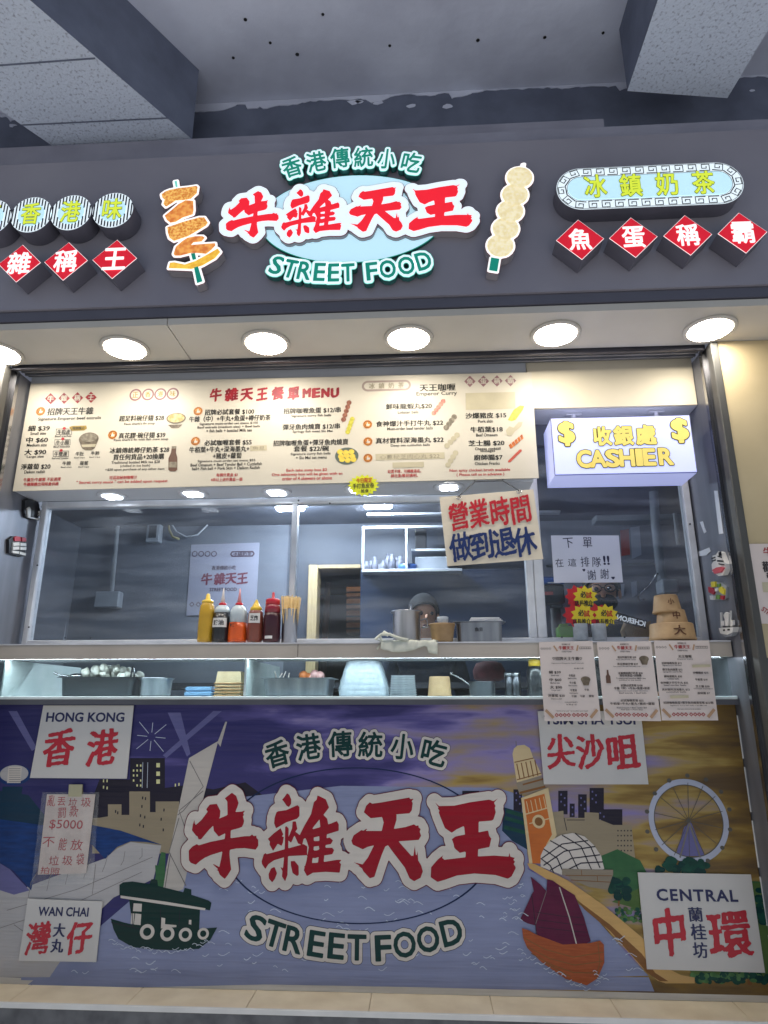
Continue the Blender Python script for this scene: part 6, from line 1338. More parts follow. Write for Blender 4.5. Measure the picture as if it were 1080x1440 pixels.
mat('stick', (214, 186, 130), .6, c2=(196, 164, 108), scale=60); mat('cloth_white', (222, 222, 208), .85, c2=(204, 206, 190), scale=30, bump=.3); mat('foam_white', (232, 236, 240), .6, scale=20); film('clear_tub', (226, 234, 240), .45); film('bag_film', (218, 232, 244), .5, .15); film('blue_tub_film', (150, 196, 236), .3); mat('napkin', (236, 236, 236), .8, scale=20, bump=.2)
mat('pan_steel', (176, 178, 184), .3, 1., c2=(140, 142, 150), scale=6, stretch=(3, 3, .3)); mat('pan_dark', (96, 98, 104), .35, 1., scale=6)
def prof(cx, Y, L_, base): s_ = mpx(cx, L_[0][1], Y); return [(max(0, hw*s_), max(at(cx, y, Y).z-base, 0)) for hw, y in L_]
def turned(parent, name, cx, Y, base, L_, m, seg=28, sx=1., sy=1., origin=None):
    p = Vector((at(cx, 890, Y).x, Y, base)); b = MB(); b.lathe(p, prof(cx, Y, L_, base), m, seg, sx, sy); return b.build(name, parent, origin)
def bottle(label, cx, Y, parts, tags=()):
    t = thing('sauce_bottle', (at(cx, 890, Y).x, Y, ZST), label, 'sauce bottle', 'squeeze bottles on the serving shelf')
    for nm, m, L_ in parts: turned(t, nm, cx, Y, ZST, L_, m)
    return t
def wrap(parent, name, cx, Y, base, hw0, y0, hw1, y1, a0, a1, m, grow=.0012, s_=None, tm='label_ink'):
    """a label curved round a bottle, with its writing"""
    x = at(cx, 890, Y).x; sc_ = mpx(cx, y1, Y); z0, z1 = at(cx, y1, Y).z, at(cx, y0, Y).z; vs = []; n = 14
    P = lambda u, v, g: Vector((x+(hw1+(hw0-hw1)*v)*sc_*math.sin(a0+(a1-a0)*u)+g*math.sin(a0+(a1-a0)*u), Y-((hw1+(hw0-hw1)*v)*sc_+g)*math.cos(a0+(a1-a0)*u), z0+(z1-z0)*v))
    b = MB(); 
    for i in range(n+1): vs += [P(i/n, 0, grow), P(i/n, 1, grow)]
    b.add(vs, [(2*i, 2*i+2, 2*i+3, 2*i+1) for i in range(n)], m, True)
    if s_:
        a, fs, lo, hi = glyphs(s_, .02); q = (a-lo)/(hi-lo)
        b.add([P(.18+.64*u, .22+.56*v, grow+.0007) for u, v in q], fs, tm)
    return b.build(name, parent)
YQ = 2.83
bottle('mustard yellow squeeze bottle, leftmost on the shelf', 289, YQ, [('body', 'mustard_plastic', [(10.3, 903), (10.8, 900), (10.6, 862), (9.5, 852), (8, 849.5), (7.5, 848)]), ('cap', 'yellow_cap', [(7.8, 848.5), (8, 846), (7.2, 844.5), (3.6, 843), (2.4, 836), (1.6, 835)])])
t = bottle('squeeze bottle of black sauce with a white label and tall pale nozzle', 310.5, YQ, [('sauce_body', 'black_sauce', [(11.4, 903), (12.2, 899), (11.8, 875), (11, 862)]), ('clear_shoulder', 'clear_top', [(11, 862), (10.6, 858), (8, 853.5), (5.2, 851.5)]), ('collar', 'red_cap', [(5.2, 852), (5.2, 849), (4.2, 848)]), ('nozzle', 'pale_nozzle', [(3.2, 848.5), (1.6, 838), (.7, 827)])])
wrap(t, 'label', 310.5, YQ, ZST, 11.4, 870, 12, 883, -1.1, .9, 'label_white', s_='鼓油')
t = bottle('squeeze bottle of bright orange sauce with a pink nozzle', 334, YQ, [('sauce_body', 'orange_sauce', [(12.6, 903), (13.3, 899), (12.6, 884), (12, 876)]), ('clear_shoulder', 'clear_top', [(12, 876), (11.4, 860), (8.6, 854), (5.2, 851.5)]), ('collar', 'red_cap', [(5.2, 852), (5.2, 849), (4.2, 848)]), ('nozzle', 'pink_nozzle', [(3.2, 848.5), (1.6, 838), (.7, 828)])])
wrap(t, 'label', 334, YQ, ZST, 12, 876, 12.5, 884.5, -.95, .1, 'orange_sauce', s_='辣')
t = bottle('brown squeeze bottle with a yellow cone cap and a white label', 358.5, YQ, [('body', 'brown_sauce', [(9.8, 903), (11.2, 899), (11, 870), (9.6, 861), (8, 858.5)]), ('cap', 'yellow_cap', [(8.2, 859), (7.8, 854.5), (6.2, 853.5), (2.6, 847), (1.2, 843.5)])])
wrap(t, 'label', 358.5, YQ, ZST, 10.4, 863.5, 11.1, 877, -.75, .8, 'label_white', s_='芝麻')
t = bottle('dark red squeeze bottle with a bright red cap', 382, YQ, [('body', 'dark_red_sauce', [(11.4, 903), (12.2, 899), (11.8, 868), (11, 862)]), ('shoulder', 'red_film', [(11.05, 862), (10.8, 855), (9.4, 850)]), ('cap', 'red_cap', [(10, 850.5), (10, 844), (8.4, 842.5), (2.2, 841.5), (1.8, 834), (1.4, 833)])])
wrap(t, 'label', 382, YQ, ZST, 12.1, 895, 12.2, 899, -.6, .3, 'label_white')
# skewer holder and its skewers
XH = at(407, 890, YQ+.01).x; YHd = YQ+.01; sH = mpx(407, 880, YHd)
b = MB(); zt = at(407, 858, YHd).z-ZST; b.lathe((XH, YHd, ZST), [(10.6*sH, 0), (10.8*sH, .002), (10.8*sH, zt), (11.2*sH, zt+.003), (10.2*sH, zt+.003), (10*sH, .006)], 'pan_steel', 32); tag(b.build('skewer_holder', origin=(XH, YHd, ZST)), 'brushed steel cylinder full of bamboo skewers beside the red capped bottle', 'holder')
zs = at(407, 839, YHd).z-ZST; b = MB(); b.tube([(0, 0, .008), (0, 0, zs)], .0021, 'stick', 6); s0 = None
for k in range(56):
    a = 2.4*k; rr = math.sqrt((k+.5)/56); r0, r1 = rr*8.5*sH, rr*14.3*sH
    if s0 is None: s0 = b.build('bamboo_skewer'); o = s0
    else: o = s0.copy(); COL.objects.link(o)
    p0 = Vector((XH+r0*math.cos(a)*.9, YHd+r0*math.sin(a)*.9, ZST+.002)); d = Vector((XH+r1*math.cos(a), YHd+r1*math.sin(a), ZST+zs))-p0
    o.location = p0; o.rotation_mode = 'QUATERNION'; o.rotation_quaternion = Vector((0, 0, 1)).rotation_difference(d); o.scale = (1, 1, (d.length/zs)*(1+.03*random.uniform(-1, .3)))
    tag(o, 'pale bamboo skewer standing in the brushed steel cylinder', 'skewer', 'bamboo skewers in the holder')
# cloth under the pot, over the shelf edge
b = MB(); cx0, cx1 = at(534, 900, YM).x, at(613, 900, YM).x; N = 34; Lp = [(.13, 0), (.09, .0), (.05, 0), (.02, 0), (-.002, -.001), (-.006, -.008), (-.007, -.018), (-.008, -.03), (-.008, -.045), (-.009, -.06)]
vs = []
for j, (dy, dz) in enumerate(Lp):
    for i in range(N+1):
        u = i/N; x = cx0+(cx1-cx0)*u; w = math.sin(u*31+j*.3)*.5+math.sin(u*13+1)*.5
        hang = .35+.4*abs(math.sin(u*3.4+.4))+.35*(u > .86); z = dz*(hang if j > 4 else 1); vs.append((x+(.006*w if j > 4 else .012*math.sin(j)), YM+dy-(.004*(1+w) if j > 3 else 0), ZST+z+.003+.003*(1+w)*(1 if j < 5 else .2)))
b.add(vs, [(j*(N+1)+i, j*(N+1)+i+1, (j+1)*(N+1)+i+1, (j+1)*(N+1)+i) for j in range(len(Lp)-1) for i in range(N)], 'cloth_white', True)
P = [at(x, y, YM-.012) for x, y in ((546, 893), (540, 889), (534, 893), (537, 902), (533, 909), (530, 913))]; b.tube(P, .008, 'cloth_white', 8, r1=.003); P = [at(x, y, YM-.014) for x, y in ((528, 899), (536, 892), (548, 892), (560, 897), (574, 900))]; b.tube(P, .006, 'cloth_white', 8)
cl = b.build('dish_cloth', origin=((cx0+cx1)/2, YM, ZST)); m_ = cl.modifiers.new('s', 'SOLIDIFY'); m_.thickness = .002; tag(cl, 'crumpled off white cloth under the steel pot hanging over the shelf edge', 'cloth')
# pot with ladle
YP2 = 2.86; t = thing('steel_pot', (at(572, 890, YP2).x, YP2, ZST+.006), 'tall steel pot standing on the white cloth', 'pot')
z0 = ZST+.006
turned(t, 'body', 572, YP2, z0, [(18.8, 903), (19.4, 900), (19.4, 863), (22.5, 861.5), (22.6, 860), (18.6, 860.4), (18.4, 880)], 'pan_steel', 40)
b = MB(); p = at(592, 872, YP2); b.tube([p, p+Vector((.025, -.005, .005)), p+Vector((.028, -.005, -.03)), p+Vector((.003, 0, -.034))], .004, 'pan_steel', 8); b.build('handle', t)
t = thing('ladle', at(578, 858, YP2), 'steel ladle handle sticking out of the tall pot', 'ladle'); b = MB(); b.tube([at(574, 885, YP2), at(577.5, 852, YP2)], .006, 'steel_shiny', 8); b.build('handle', t); b = MB(); b.box(at(575, 850, YP2).x, at(580, 850, YP2).x, YP2-.005, YP2+.005, at(577, 860, YP2).z, at(577, 849, YP2).z, 'steel_shiny', .003); b.build('grip', t)
# kraft bowl with a clear cup, steel pan with napkins
def bowl(label, cx, Y, base, L_, m='kraft', parent_name='kraft_bowl', cat='paper bowl', group=None, s_=None):
    t = thing(parent_name, (at(cx, 890, Y).x, Y, base), label, cat, group); turned(t, 'body', cx, Y, base, L_, m, 36); return t
t = bowl('brown kraft bowl right of the steel pot, with a clear cup in it', 622, 2.85, ZST, [(14.5, 903), (15, 901), (17.6, 880), (18.8, 879.4), (18.8, 877.5), (17.2, 878), (16, 892)])
t = thing('clear_cup', (at(623, 890, 2.85).x, 2.85, at(623, 882, 2.85).z), 'clear plastic cup lying in the brown kraft bowl', 'cup'); turned(t, 'wall', 623, 2.85, at(623, 882, 2.85).z, [(5.5, 882), (7.8, 872), (8, 868), (6.5, 867.3)], 'clear_tub', 20)
def pan(name, label, cat, x0, x1, Y0, Y1, z0, z1, flare, m, group=None, s_=None):
    """open gastronorm pan with a rolled rim"""
    t = thing(name, ((x0+x1)/2, (Y0+Y1)/2, z0), label, cat, group); b = MB(); f_ = flare
    def ring(g, z, r): # rounded rectangle
        out = []
        for cx, cy, a0 in ((x1+g-r, Y1+g-r, 0), (x0-g+r, Y1+g-r, 90), (x0-g+r, Y0-g+r, 180), (x1+g-r, Y0-g+r, 270)):
            for k in range(5): a = math.radians(a0+k*22.5); out.append((cx+r*math.cos(a), cy+r*math.sin(a), z))
        return out
    R_ = [ring(-f_, z0, .02), ring(-f_*.6, z0+.004, .024), ring(-.004, z1-.004, .026), ring(.012, z1-.002, .03), ring(.012, z1, .03), ring(-.006, z1, .024), ring(-f_-.002, z0+.006, .02)]
    vs = sum(R_, []); n = 20; fs = [(i*n+k, i*n+(k+1) % n, (i+1)*n+(k+1) % n, (i+1)*n+k) for i in range(len(R_)-1) for k in range(n)]; fs += [list(range(n))[::-1], [(len(R_)-1)*n+k for k in range(n)]]
    b.add(vs, fs, m, False); b.build('pan', t)
    if s_: b = MB(); pl = fac(Y0-.0045); text(b, pl, s_[0], *s_[1:], 'label_ink', .001, 0, .02); b.build('marking', t)
    return t
a_, b_ = at(641, 874, 2.83), at(708, 874, 2.83)
pan('steel_pan', 'deep steel pan with napkins on top and two black characters on its side', 'pan', a_.x, b_.x, 2.83, 2.95-.005, ZST, a_.z, .012, 'pan_steel', s_=('魚旦', 673.5, 885, 11, 5.5))
for k in range(3):
    p0, p1 = at(659, 868, 2.86), at(706, 868, 2.86); b = MB(); z = a_.z+.001+k*.006; b.box(p0.x+k*.004, p1.x-.006*k, 2.835+.004*k, 2.94, z, z+.0055, 'napkin', .002); tag(b.build('napkin_pad', origin=(p0.x, 2.87, z)), 'white pad of napkins lying across the deep steel pan, '+('lowest', 'middle', 'topmost')[k], 'napkins', 'napkin pads on the steel pan')
# three upturned kraft bowls with size characters
for (lab, cx, L_, ch, w, h, yc) in (('large upturned kraft bowl marked 大, at the bottom of the stack', 945, [(31.5, 901), (32.4, 899), (31.4, 897), (29.5, 879), (28.5, 877.5)], '大', 17, 14, 889), ('medium upturned kraft bowl marked 中, in the middle of the stack', 947, [(21.5, 878.5), (22, 877), (21, 875), (18.5, 859), (18, 858.5)], '中', 10, 11, 867), ('small upturned kraft bowl marked 小, on top of the stack', 942, [(20, 862.5), (20.6, 861), (19.5, 859.5), (16, 839), (15, 837.5)], '小', 9, 9, 848)):
    Yb = 2.86; base = max(ZST, at(cx, L_[0][1], Yb).z) if ch != '大' else ZST
    t = thing('kraft_bowl', (at(cx, 890, Yb).x, Yb, base), lab, 'paper bowl', 'upturned bowls showing the sizes'); turned(t, 'body', cx, Yb, base, L_, 'kraft', 40)
    r_ = L_[3][0]+1; b = MB(); g = glyphs(ch, .02); q = (g[0]-(g[2]+g[3])/2)/(g[3]-g[2]); s_ = mpx(cx, yc, Yb); x = at(cx, 890, Yb).x; zc = at(cx, yc, Yb).z; Rr = (L_[2][0]+L_[3][0])/2*s_; 
    tp = (L_[2][0]-L_[3][0])*s_/(at(cx, L_[3][1], Yb).z-at(cx, L_[2][1], Yb).z)
    vs = []
    for u, v in q: a = u*w*s_/Rr; dz = v*h*s_; rr = Rr+.0022-dz*tp; vs.append((x+rr*math.sin(a), Yb-rr*math.cos(a), zc+dz))
    b.add(vs, g[1], 'kraft_ink'); b.build('character', t)
# two canisters with starburst cards
mat('burst_red_card', (206, 40, 48), .5); mat('burst_gold', (240, 214, 50), .5); mat('spice', (44, 40, 42), .8, c2=(22, 20, 22), scale=120, bump=.6)
for k, (cx, lab) in enumerate(((816.5, 'clear tub of dark pellets, left of the two under the starburst cards'), (842.5, 'clear tub of dark pellets, right of the two under the starburst cards'))):
    t = thing('snack_tub', (at(cx, 890, 2.88).x, 2.88, ZST), lab, 'tub', 'clear tubs of dark pellets'); turned(t, 'contents', cx, 2.88, ZST, [(9, 900), (9.6, 898), (9.6, 882), (8, 880.5)], 'spice', 24); turned(t, 'wall', cx, 2.88, ZST, [(9.8, 901), (10.2, 899), (10.4, 879), (10.8, 877.5), (10, 877.5)], 'clear_tub', 24)
for k, (cx, cy, lab) in enumerate(((816, 866, 'red and yellow starburst price card over the left clear tub'), (848, 866, 'red and yellow starburst price card over the right clear tub'), (819, 840, 'red and yellow starburst price card rising behind the two others'))):
    Yc = 2.868 if k < 2 else 2.9; pl = fac(Yc); c = pl.px(cx, cy+15); t = thing('starburst_card', pl.pt(c[0], c[1]), lab, 'price card', 'starburst cards on the tubs')
    b = MB(); b.poly(pl, [star(cx-8, cy-1, 17, 17, 9, .74, pl)], 'burst_red_card', 0, .001); b.build('red_burst', t); b = MB(); b.poly(pl, [star(cx+4, cy-1, 18, 16, 10, .72, pl)], 'burst_gold', .0015, .001); b.build('yellow_burst', t)
    b = MB(); text(b, pl, '必', cx+1, cy-4, 8, 9, 'label_ink', .0025, 0, .03); text(b, pl, '試', cx+9, cy-3, 8, 9, 'burst_red_card', .0025, 0, .03); text(b, pl, '店長推介', cx+2, cy+8, 25, 7.5, 'label_ink', .0025, 0, .03); b.build('lettering', t)
    b = MB(); p = pl.pt(*pl.px(cx, cy+9), -.003); b.tube([p, (p.x, p.y, ZST+.02)], .0016, 'stick', 6); b.build('stem', t)
b = MB(); p0, p1 = at(784, 890, 3.02), at(805, 881, 3.02); b.box(p0.x, p1.x, 3.0, 3.06, ZST-.004, p1.z, bplas('green_plastic', (120, 176, 70)), .006); b.box(p0.x+.012, p1.x-.02, 3.01, 3.05, p1.z, p1.z+.012, 'green_plastic', .004); tag(b.build('green_box', origin=(p0.x, 3.03, ZST)), 'small light green plastic box behind the right window bay', 'box')
YT = 3.08; pl = fac(YT); t = thing('kraft_bag', (at(895, 893, YT).x, YT, ZST-.005), 'crumpled brown paper bag behind the glass, left of the upturned bowls', 'paper bag')
b = MB(); q = [at(x, y, YT) for x, y in ((878, 884), (884, 868), (906, 876), (915, 873), (914, 895), (882, 896))]; n = len(q); vs = [(p.x, YT, max(p.z, ZST-.004)) for p in q]+[(p.x, YT+.07, max(p.z-.006, ZST-.004)) for p in q]; b.add(vs, [list(range(n)), list(range(n, 2*n))]+[(i, (i+1) % n, n+(i+1) % n, n+i) for i in range(n)], 'kraft'); b.build('bag', t)
t = thing('reflected_sign', pl.pt(*pl.px(886, 876), .02), 'added black strip of mirrored white letters for a sign reflected in the glass, in front of the cashier', 'strip'); b = MB(); b.poly(pl, [pl.pp((863, 861), (908, 874), (906, 885), (861, 872))], 'black', .02, .002); b.build('strip', t)  # made-up strip carrying lettering that is a reflection in the pane
b = MB(); text(b, pl, 'ICHERON', 885.5, 873.5, 40, 7.5, 'letters_white', .0225, R(-15), .03, flip=True); b.build('lettering', t)

# ------------------------------------------------------------------ things in the glass case
def piece(name, label, cat, origin, group=None): return tag(name, label, cat, group)
YD1 = 2.86
a_, b_ = at(82, 953, YD1), at(190, 953, YD1); zr = at(136, 952, YD1).z
pan('steel_pan', 'wide shallow steel pan heaped with white radish chunks in the glass case', 'pan', a_.x, b_.x, YD1, YD1+.24, ZCT, zr, .018, 'pan_dark')
mat('radish', (238, 237, 230), .45, c2=(216, 214, 202), scale=22, bump=.4)
protos = []
q = random.Random(11); cxm = (a_.x+b_.x)/2
for k in range(46):
    if k < 4: b = MB(); b.ball((0, 0, 0), .022, 'radish', 12, 7, .22, (1.1, .9, .8)); o = b.build('radish_chunk'); protos.append(o)
    else: o = protos[k % 4].copy(); COL.objects.link(o)
    u = q.uniform(-1, 1); v = q.uniform(-1, 1); hgt = max(0, 1-abs(u*.95+.08)**1.7)*.05*q.uniform(.2, 1); o.location = (cxm+.02+u*.115, YD1+.11+v*.075, zr-.012+hgt+.008); o.rotation_euler = (q.random()*6, q.random()*6, q.random()*6); s_ = q.uniform(.55, 1.05); o.scale = (s_, s_, s_)
    tag(o, 'white radish chunk heaped in the wide steel pan', 'radish', 'radish chunks in the steel pan')
b = MB(); P = [at(x, y, YD1+.03) for x, y in ((184, 952), (185.5, 940), (187.5, 937), (189, 941), (188.5, 953))]; b.tube(P, .004, 'steel_shiny', 8); tag(b.build('tongs', origin=P[0]), 'steel tongs handle standing in the radish pan', 'tongs')
b = MB(); P = [at(x, y, YD1+.02) for x, y in ((76, 946), (84, 950), (96, 951))]; b.tube(P, .005, 'steel_shiny', 8); b.ball(at(108, 951, YD1+.05), .028, 'steel_shiny', 16, 8, 0, (1.2, .9, .45)); tag(b.build('serving_spoon', origin=P[1]), 'steel serving spoon resting on the left side of the radish pan', 'spoon')
t = thing('steel_bowl', (at(226, 970, 2.9).x, 2.9, ZCT), 'round steel bowl beside the radish pan in the glass case', 'bowl'); turned(t, 'bowl', 226, 2.9, ZCT, [(19, 979), (20.5, 977), (21.5, 957), (24, 955), (24, 953.5), (21, 954.5), (20, 972)], 'pan_steel', 36)
a_, b_ = at(259, 965, 2.9), at(299, 965, 2.9)
for k in range(2): z = ZCT+k*.021; b = MB(); b.box(a_.x+.004*k, b_.x-.002*k, 2.9, 3.0, z+.0005, z+.0205, 'blue_tub_film', .006); tag(b.build('plastic_tub', origin=(a_.x, 2.95, z)), ('lower', 'upper')[k]+' translucent blue plastic tub beside the kraft box stack', 'plastic tub', 'blue tubs in the glass case')
for k in range(5):
    x0_, x1_ = at(301.5, 965, 2.87).x, at(339, 965, 2.87).x; zz0 = ZCT+k*.0128+.0005; top = k == 4; h = .052 if top else .012; t = thing('kraft_box', ((x0_+x1_)/2, 2.92, zz0), 'pale kraft box in the stack by the case divider, '+('lowest', 'second from below', 'third from below', 'fourth from below', 'the full height one on top')[k], 'paper box', 'kraft boxes stacked in the glass case')
    b = MB(); f_ = .008 if top else 0; vs = [(x0_+(.002), 2.87, zz0), (x1_-.002, 2.87, zz0), (x1_-.002, 2.97, zz0), (x0_+.002, 2.97, zz0), (x0_+.002+f_, 2.872, zz0+h), (x1_-.002-f_*.4, 2.872, zz0+h), (x1_-.002-f_*.4, 2.968, zz0+h), (x0_+.002+f_, 2.968, zz0+h)]; b.add(vs, [(0, 3, 2, 1), (4, 5, 6, 7), (0, 1, 5, 4), (1, 2, 6, 5), (2, 3, 7, 6), (3, 0, 4, 7)], 'kraft_pale'); b.build('body', t)
    b = MB(); b.box(x0_-.002, x1_+.002, 2.866, 2.974, zz0+.0002, zz0+.005, 'kraft_rim', .0015); b.build('rim', t)
a_, b_ = at(368, 954, YD1), at(464, 954, YD1); zr = at(415, 953, YD1).z
pan('steel_pan', 'shallow steel pan with sticks and balls right of the case divider', 'pan', a_.x, b_.x, YD1, YD1+.22, ZCT, zr, .018, 'pan_steel')
mat('fishball_orange', (206, 120, 60), .45, c2=(170, 84, 40), scale=30); mat('fishball_pink', (222, 176, 172), .45, c2=(200, 140, 140), scale=30)
for k, (x, y, m, r) in enumerate(((427, 950, 'fishball_orange', .02), (434, 951, 'fishball_orange', .014), (443, 949.5, 'fishball_pink', .022), (450, 950.5, 'fishball_pink', .02), (439, 953, 'fishball_pink', .016))):
    p = at(x, y, YD1+.05); b = MB(); b.ball(p, r, m, 14, 9, .08); tag(b.build('food_ball', origin=p), ('orange' if k < 2 else 'pale pink')+' food ball in the pan right of the divider, '+('the larger orange one', 'the smaller orange one', 'leftmost large pink one', 'rightmost pink one', 'lowest pink one')[k], 'food ball', 'balls in the steel pan')
for k, (x0_, x1_) in enumerate(((389, 386.5), (391, 397), (397, 402), (405, 407))):
    P = [at(x0_, 956, YD1+.05), at(x1_, 944+k % 2*2.5, YD1+.05)]; b = MB(); b.tube(P, .0024, 'pale_nozzle', 6); tag(b.build('food_stick', origin=P[0]), 'thin white stick standing in the shallow pan right of the divider', 'stick', 'sticks in the steel pan')
# bagged stack of foam boxes
xc = at(512, 960, 2.92).x; s_ = mpx(512, 960, 2.92); Yk = 2.93
for k in range(6):
    w = (31-k*1.6)*s_; z = ZCT+.003+k*.0225; b = MB(); b.box(xc-w, xc+w, Yk-.05, Yk+.06, z, z+.0215, 'foam_white', .007); tag(b.build('foam_box', origin=(xc, Yk, z)), 'white foam box inside the tied clear bag, '+('lowest', 'second', 'third', 'fourth', 'fifth', 'topmost')[k]+(' of six' if k in (0, 5) else ' from below'), 'foam box', 'foam boxes in the clear bag')
b = MB(); vs = []; NS = 40; rows = [(34, 979), (34.5, 968), (32, 958), (28, 944), (24, 932), (20, 927)]
for j, (hw, y) in enumerate(rows):
    z = max(ZCT+.0015, min(at(512, y, Yk).z, ZSB-.004))
    for i in range(NS):
        a = 2*math.pi*i/NS; cc = lambda v: math.copysign(abs(v)**.45, v); f_ = 1+.035*math.sin(i*2.3+j*1.7); vs.append((xc+hw*s_*cc(math.cos(a))*f_, Yk+.07*cc(math.sin(a))*f_, z))
b.add(vs, [(j*NS+i, j*NS+(i+1) % NS, (j+1)*NS+(i+1) % NS, (j+1)*NS+i) for j in range(len(rows)-1) for i in range(NS)], 'bag_film', True); tag(b.build('plastic_bag', origin=(xc, Yk, ZCT)), 'clear crinkled plastic bag wrapped round the foam box stack', 'plastic bag')
a_, b_ = at(548, 960, 2.92), at(585, 960, 2.92)
for k in range(9):
    z = ZCT+.0005+k*.0098; t = thing('clear_tray', ((a_.x+b_.x)/2, 2.96, z), 'flat clear plastic tray in the stack right of the bagged boxes', 'plastic tray', 'clear trays stacked in the glass case'); b = MB(); g = .001*k; b.box(a_.x+g, b_.x-g, 2.92, 3.0, z, z+.0055, 'clear_tub', .002); b.build('body', t); b = MB(); b.box(a_.x+g-.003, b_.x-g+.003, 2.917, 3.003, z+.006, z+.0088, 'clear_tub', .001); b.build('rim', t)
t = thing('kraft_bowl', (at(616.5, 970, 2.9).x, 2.9, ZCT), 'upturned brown paper cup standing in the middle of the glass case', 'paper bowl'); turned(t, 'body', 616.5, 2.9, ZCT, [(16.8, 980), (17.2, 978), (16.4, 976.5), (14.6, 953), (14, 951.5)], 'kraft', 36)
t = thing('steel_bowl', (at(675, 970, 2.93).x, 2.93, ZCT), 'small dark steel bowl with a spoon in the glass case', 'bowl'); turned(t, 'bowl', 675, 2.93, ZCT, [(17, 980), (17.8, 978), (18.5, 961), (19.6, 960), (19.5, 958.5), (18, 959), (17, 974)], 'pan_dark', 36)
b = MB(); P = [at(x, y, 2.92) for x, y in ((634.5, 947), (648, 954), (661, 963), (668, 970))]; b.tube(P, .0038, 'steel_shiny', 8); b.ball(P[0], .007, 'steel_shiny', 10, 6); tag(b.build('spoon', origin=P[-1]), 'long handled spoon leaning out of the small dark bowl', 'spoon')
for k, (cx, r_, lab) in enumerate(((712.5, 6.4, 'dark steel canister, left of the pair in the glass case'), (722, 6.4, 'dark steel canister, right of the pair in the glass case'))):
    t = thing('canister', (at(cx, 970, 2.93).x, 2.93-.012*k, ZCT), lab, 'canister', 'dark canisters in the glass case'); turned(t, 'body', cx, 2.93-.012*k, ZCT, [(r_-.6, 980), (r_, 978), (r_, 952), (r_-.8, 951)], 'pan_dark', 24); turned(t, 'lid', cx, 2.93-.012*k, ZCT, [(r_+.3, 951.2), (r_+.3, 947), (r_-1, 945.5)], 'pan_steel', 24)
t = thing('sauce_jug', (at(749, 970, 2.9).x, 2.9, ZCT), 'dark bottle with a yellow cap and red shoulder, half behind the paper menus', 'bottle')
turned(t, 'body', 749, 2.9, ZCT, [(11, 980), (12, 977), (12, 944), (10, 938), (8.5, 936.5)], 'black_sauce', 28); turned(t, 'cap', 749, 2.9, ZCT, [(8.8, 937), (8.8, 929), (7.5, 927.5)], 'yellow_cap', 24)
b = MB(); b.box(at(738.5, 0, 2.9).x-.004, at(742, 0, 2.9).x, 2.885, 2.9, at(740, 942, 2.9).z, at(740, 928, 2.9).z, 'red_cap', .003); b.build('red_tab', t)
YB2 = 3.35; a_, b_ = at(667, 948, YB2), at(709, 948, YB2); b = MB(); b.lathe(((a_.x+b_.x)/2, YB2, at(690, 958, YB2).z), [(.05, 0), (.075, .012), (.08, .05), (.062, .085), (.03, .095)], 'cloth_maroon', 22, 1, .7); b.tube([((a_.x+b_.x)/2-.03, YB2, at(690, 942, YB2).z), ((a_.x+b_.x)/2, YB2, at(690, 934, YB2).z), ((a_.x+b_.x)/2+.03, YB2, at(690, 942, YB2).z)], .008, 'cloth_maroon', 8); tag(b.build('red_bag', origin=((a_.x+b_.x)/2, YB2, at(690, 958, YB2).z)), 'dark red bag on the worktop behind the small steel bowl', 'bag')
b = MB(); zq = at(690, 958, YB2).z; b.box(XL+.3, XR-.3, YC1+.03, YC1+.45, zq-.03, zq-.001, 'steel_dark'); tag(b.build('back_worktop', origin=(0, YC1+.2, zq)), 'dark worktop behind the glass case in the kitchen', 'worktop')
a_, b_ = at(1018, 935, 2.9), at(1028, 975, 2.9); b = MB(); b.box(at(1012, 0, 2.9).x, at(1027, 0, 2.9).x, 2.86, 2.98, ZCT+.0005, ZCT+.09, 'clear_tub', .006); tag(b.build('plastic_tub', origin=(a_.x, 2.9, ZCT)), 'cloudy plastic tub at the right end of the glass case, beside the paper menus', 'plastic tub')

# ------------------------------------------------------------------ magnets and tape on the jambs
mat('toy_white', (226, 224, 220), .35); mat('toy_black', (26, 26, 30), .35); mat('toy_pink', (206, 90, 100), .35); mat('toy_yellow', (226, 208, 66), .35); mat('toy_red', (176, 48, 62), .35); mat('toy_green', (110, 150, 70), .35); mat('toy_gray', (150, 154, 160), .35)
PJR = PL((XR, 0, 0), (0, -1, 0), (0, 0, 1)); PJL = PL((XL, 0, 0), (0, 1, 0), (0, 0, 1))
zc = lambda L_: [(970+x/8, 750+y/8) for x, y in L_]
def magnet(pl, label, base, parts, tr):
    c = pl.px(*base); t = thing('magnet', pl.pt(c[0], c[1]), label, 'magnet', 'toy magnets on the steel jambs')
    for nm, m, L_, off, th in parts:
        b = MB()
        for q in L_: b.poly(pl, [pl.pp(*tr(q))], m, off, th)
        b.build(nm, t)
magnet(PJR, 'zebra striped magnet with a pink muzzle, topmost on the right jamb', (1018, 810), [('body', 'toy_white', [[(310, 250), (350, 240), (375, 205), (400, 215), (430, 290), (455, 340), (460, 400), (430, 470), (380, 480), (310, 430), (300, 350), (315, 320)]], .02, .02), ('stripes', 'toy_black', [[(305, 275), (345, 262), (348, 275), (306, 290)], [(308, 305), (350, 292), (352, 305), (310, 318)], [(375, 250), (420, 262), (420, 275), (375, 262)], [(370, 300), (440, 305), (440, 320), (370, 318)], [(385, 335), (450, 345), (450, 358), (388, 350)]], .0225, .002), ('muzzle', 'toy_pink', [[(320, 410), (370, 385), (430, 375), (460, 385), (420, 440), (350, 455)]], .026, .006), ('ear', 'toy_black', [[(390, 215), (410, 205), (418, 250), (395, 255)]], .024, .004)], zc)
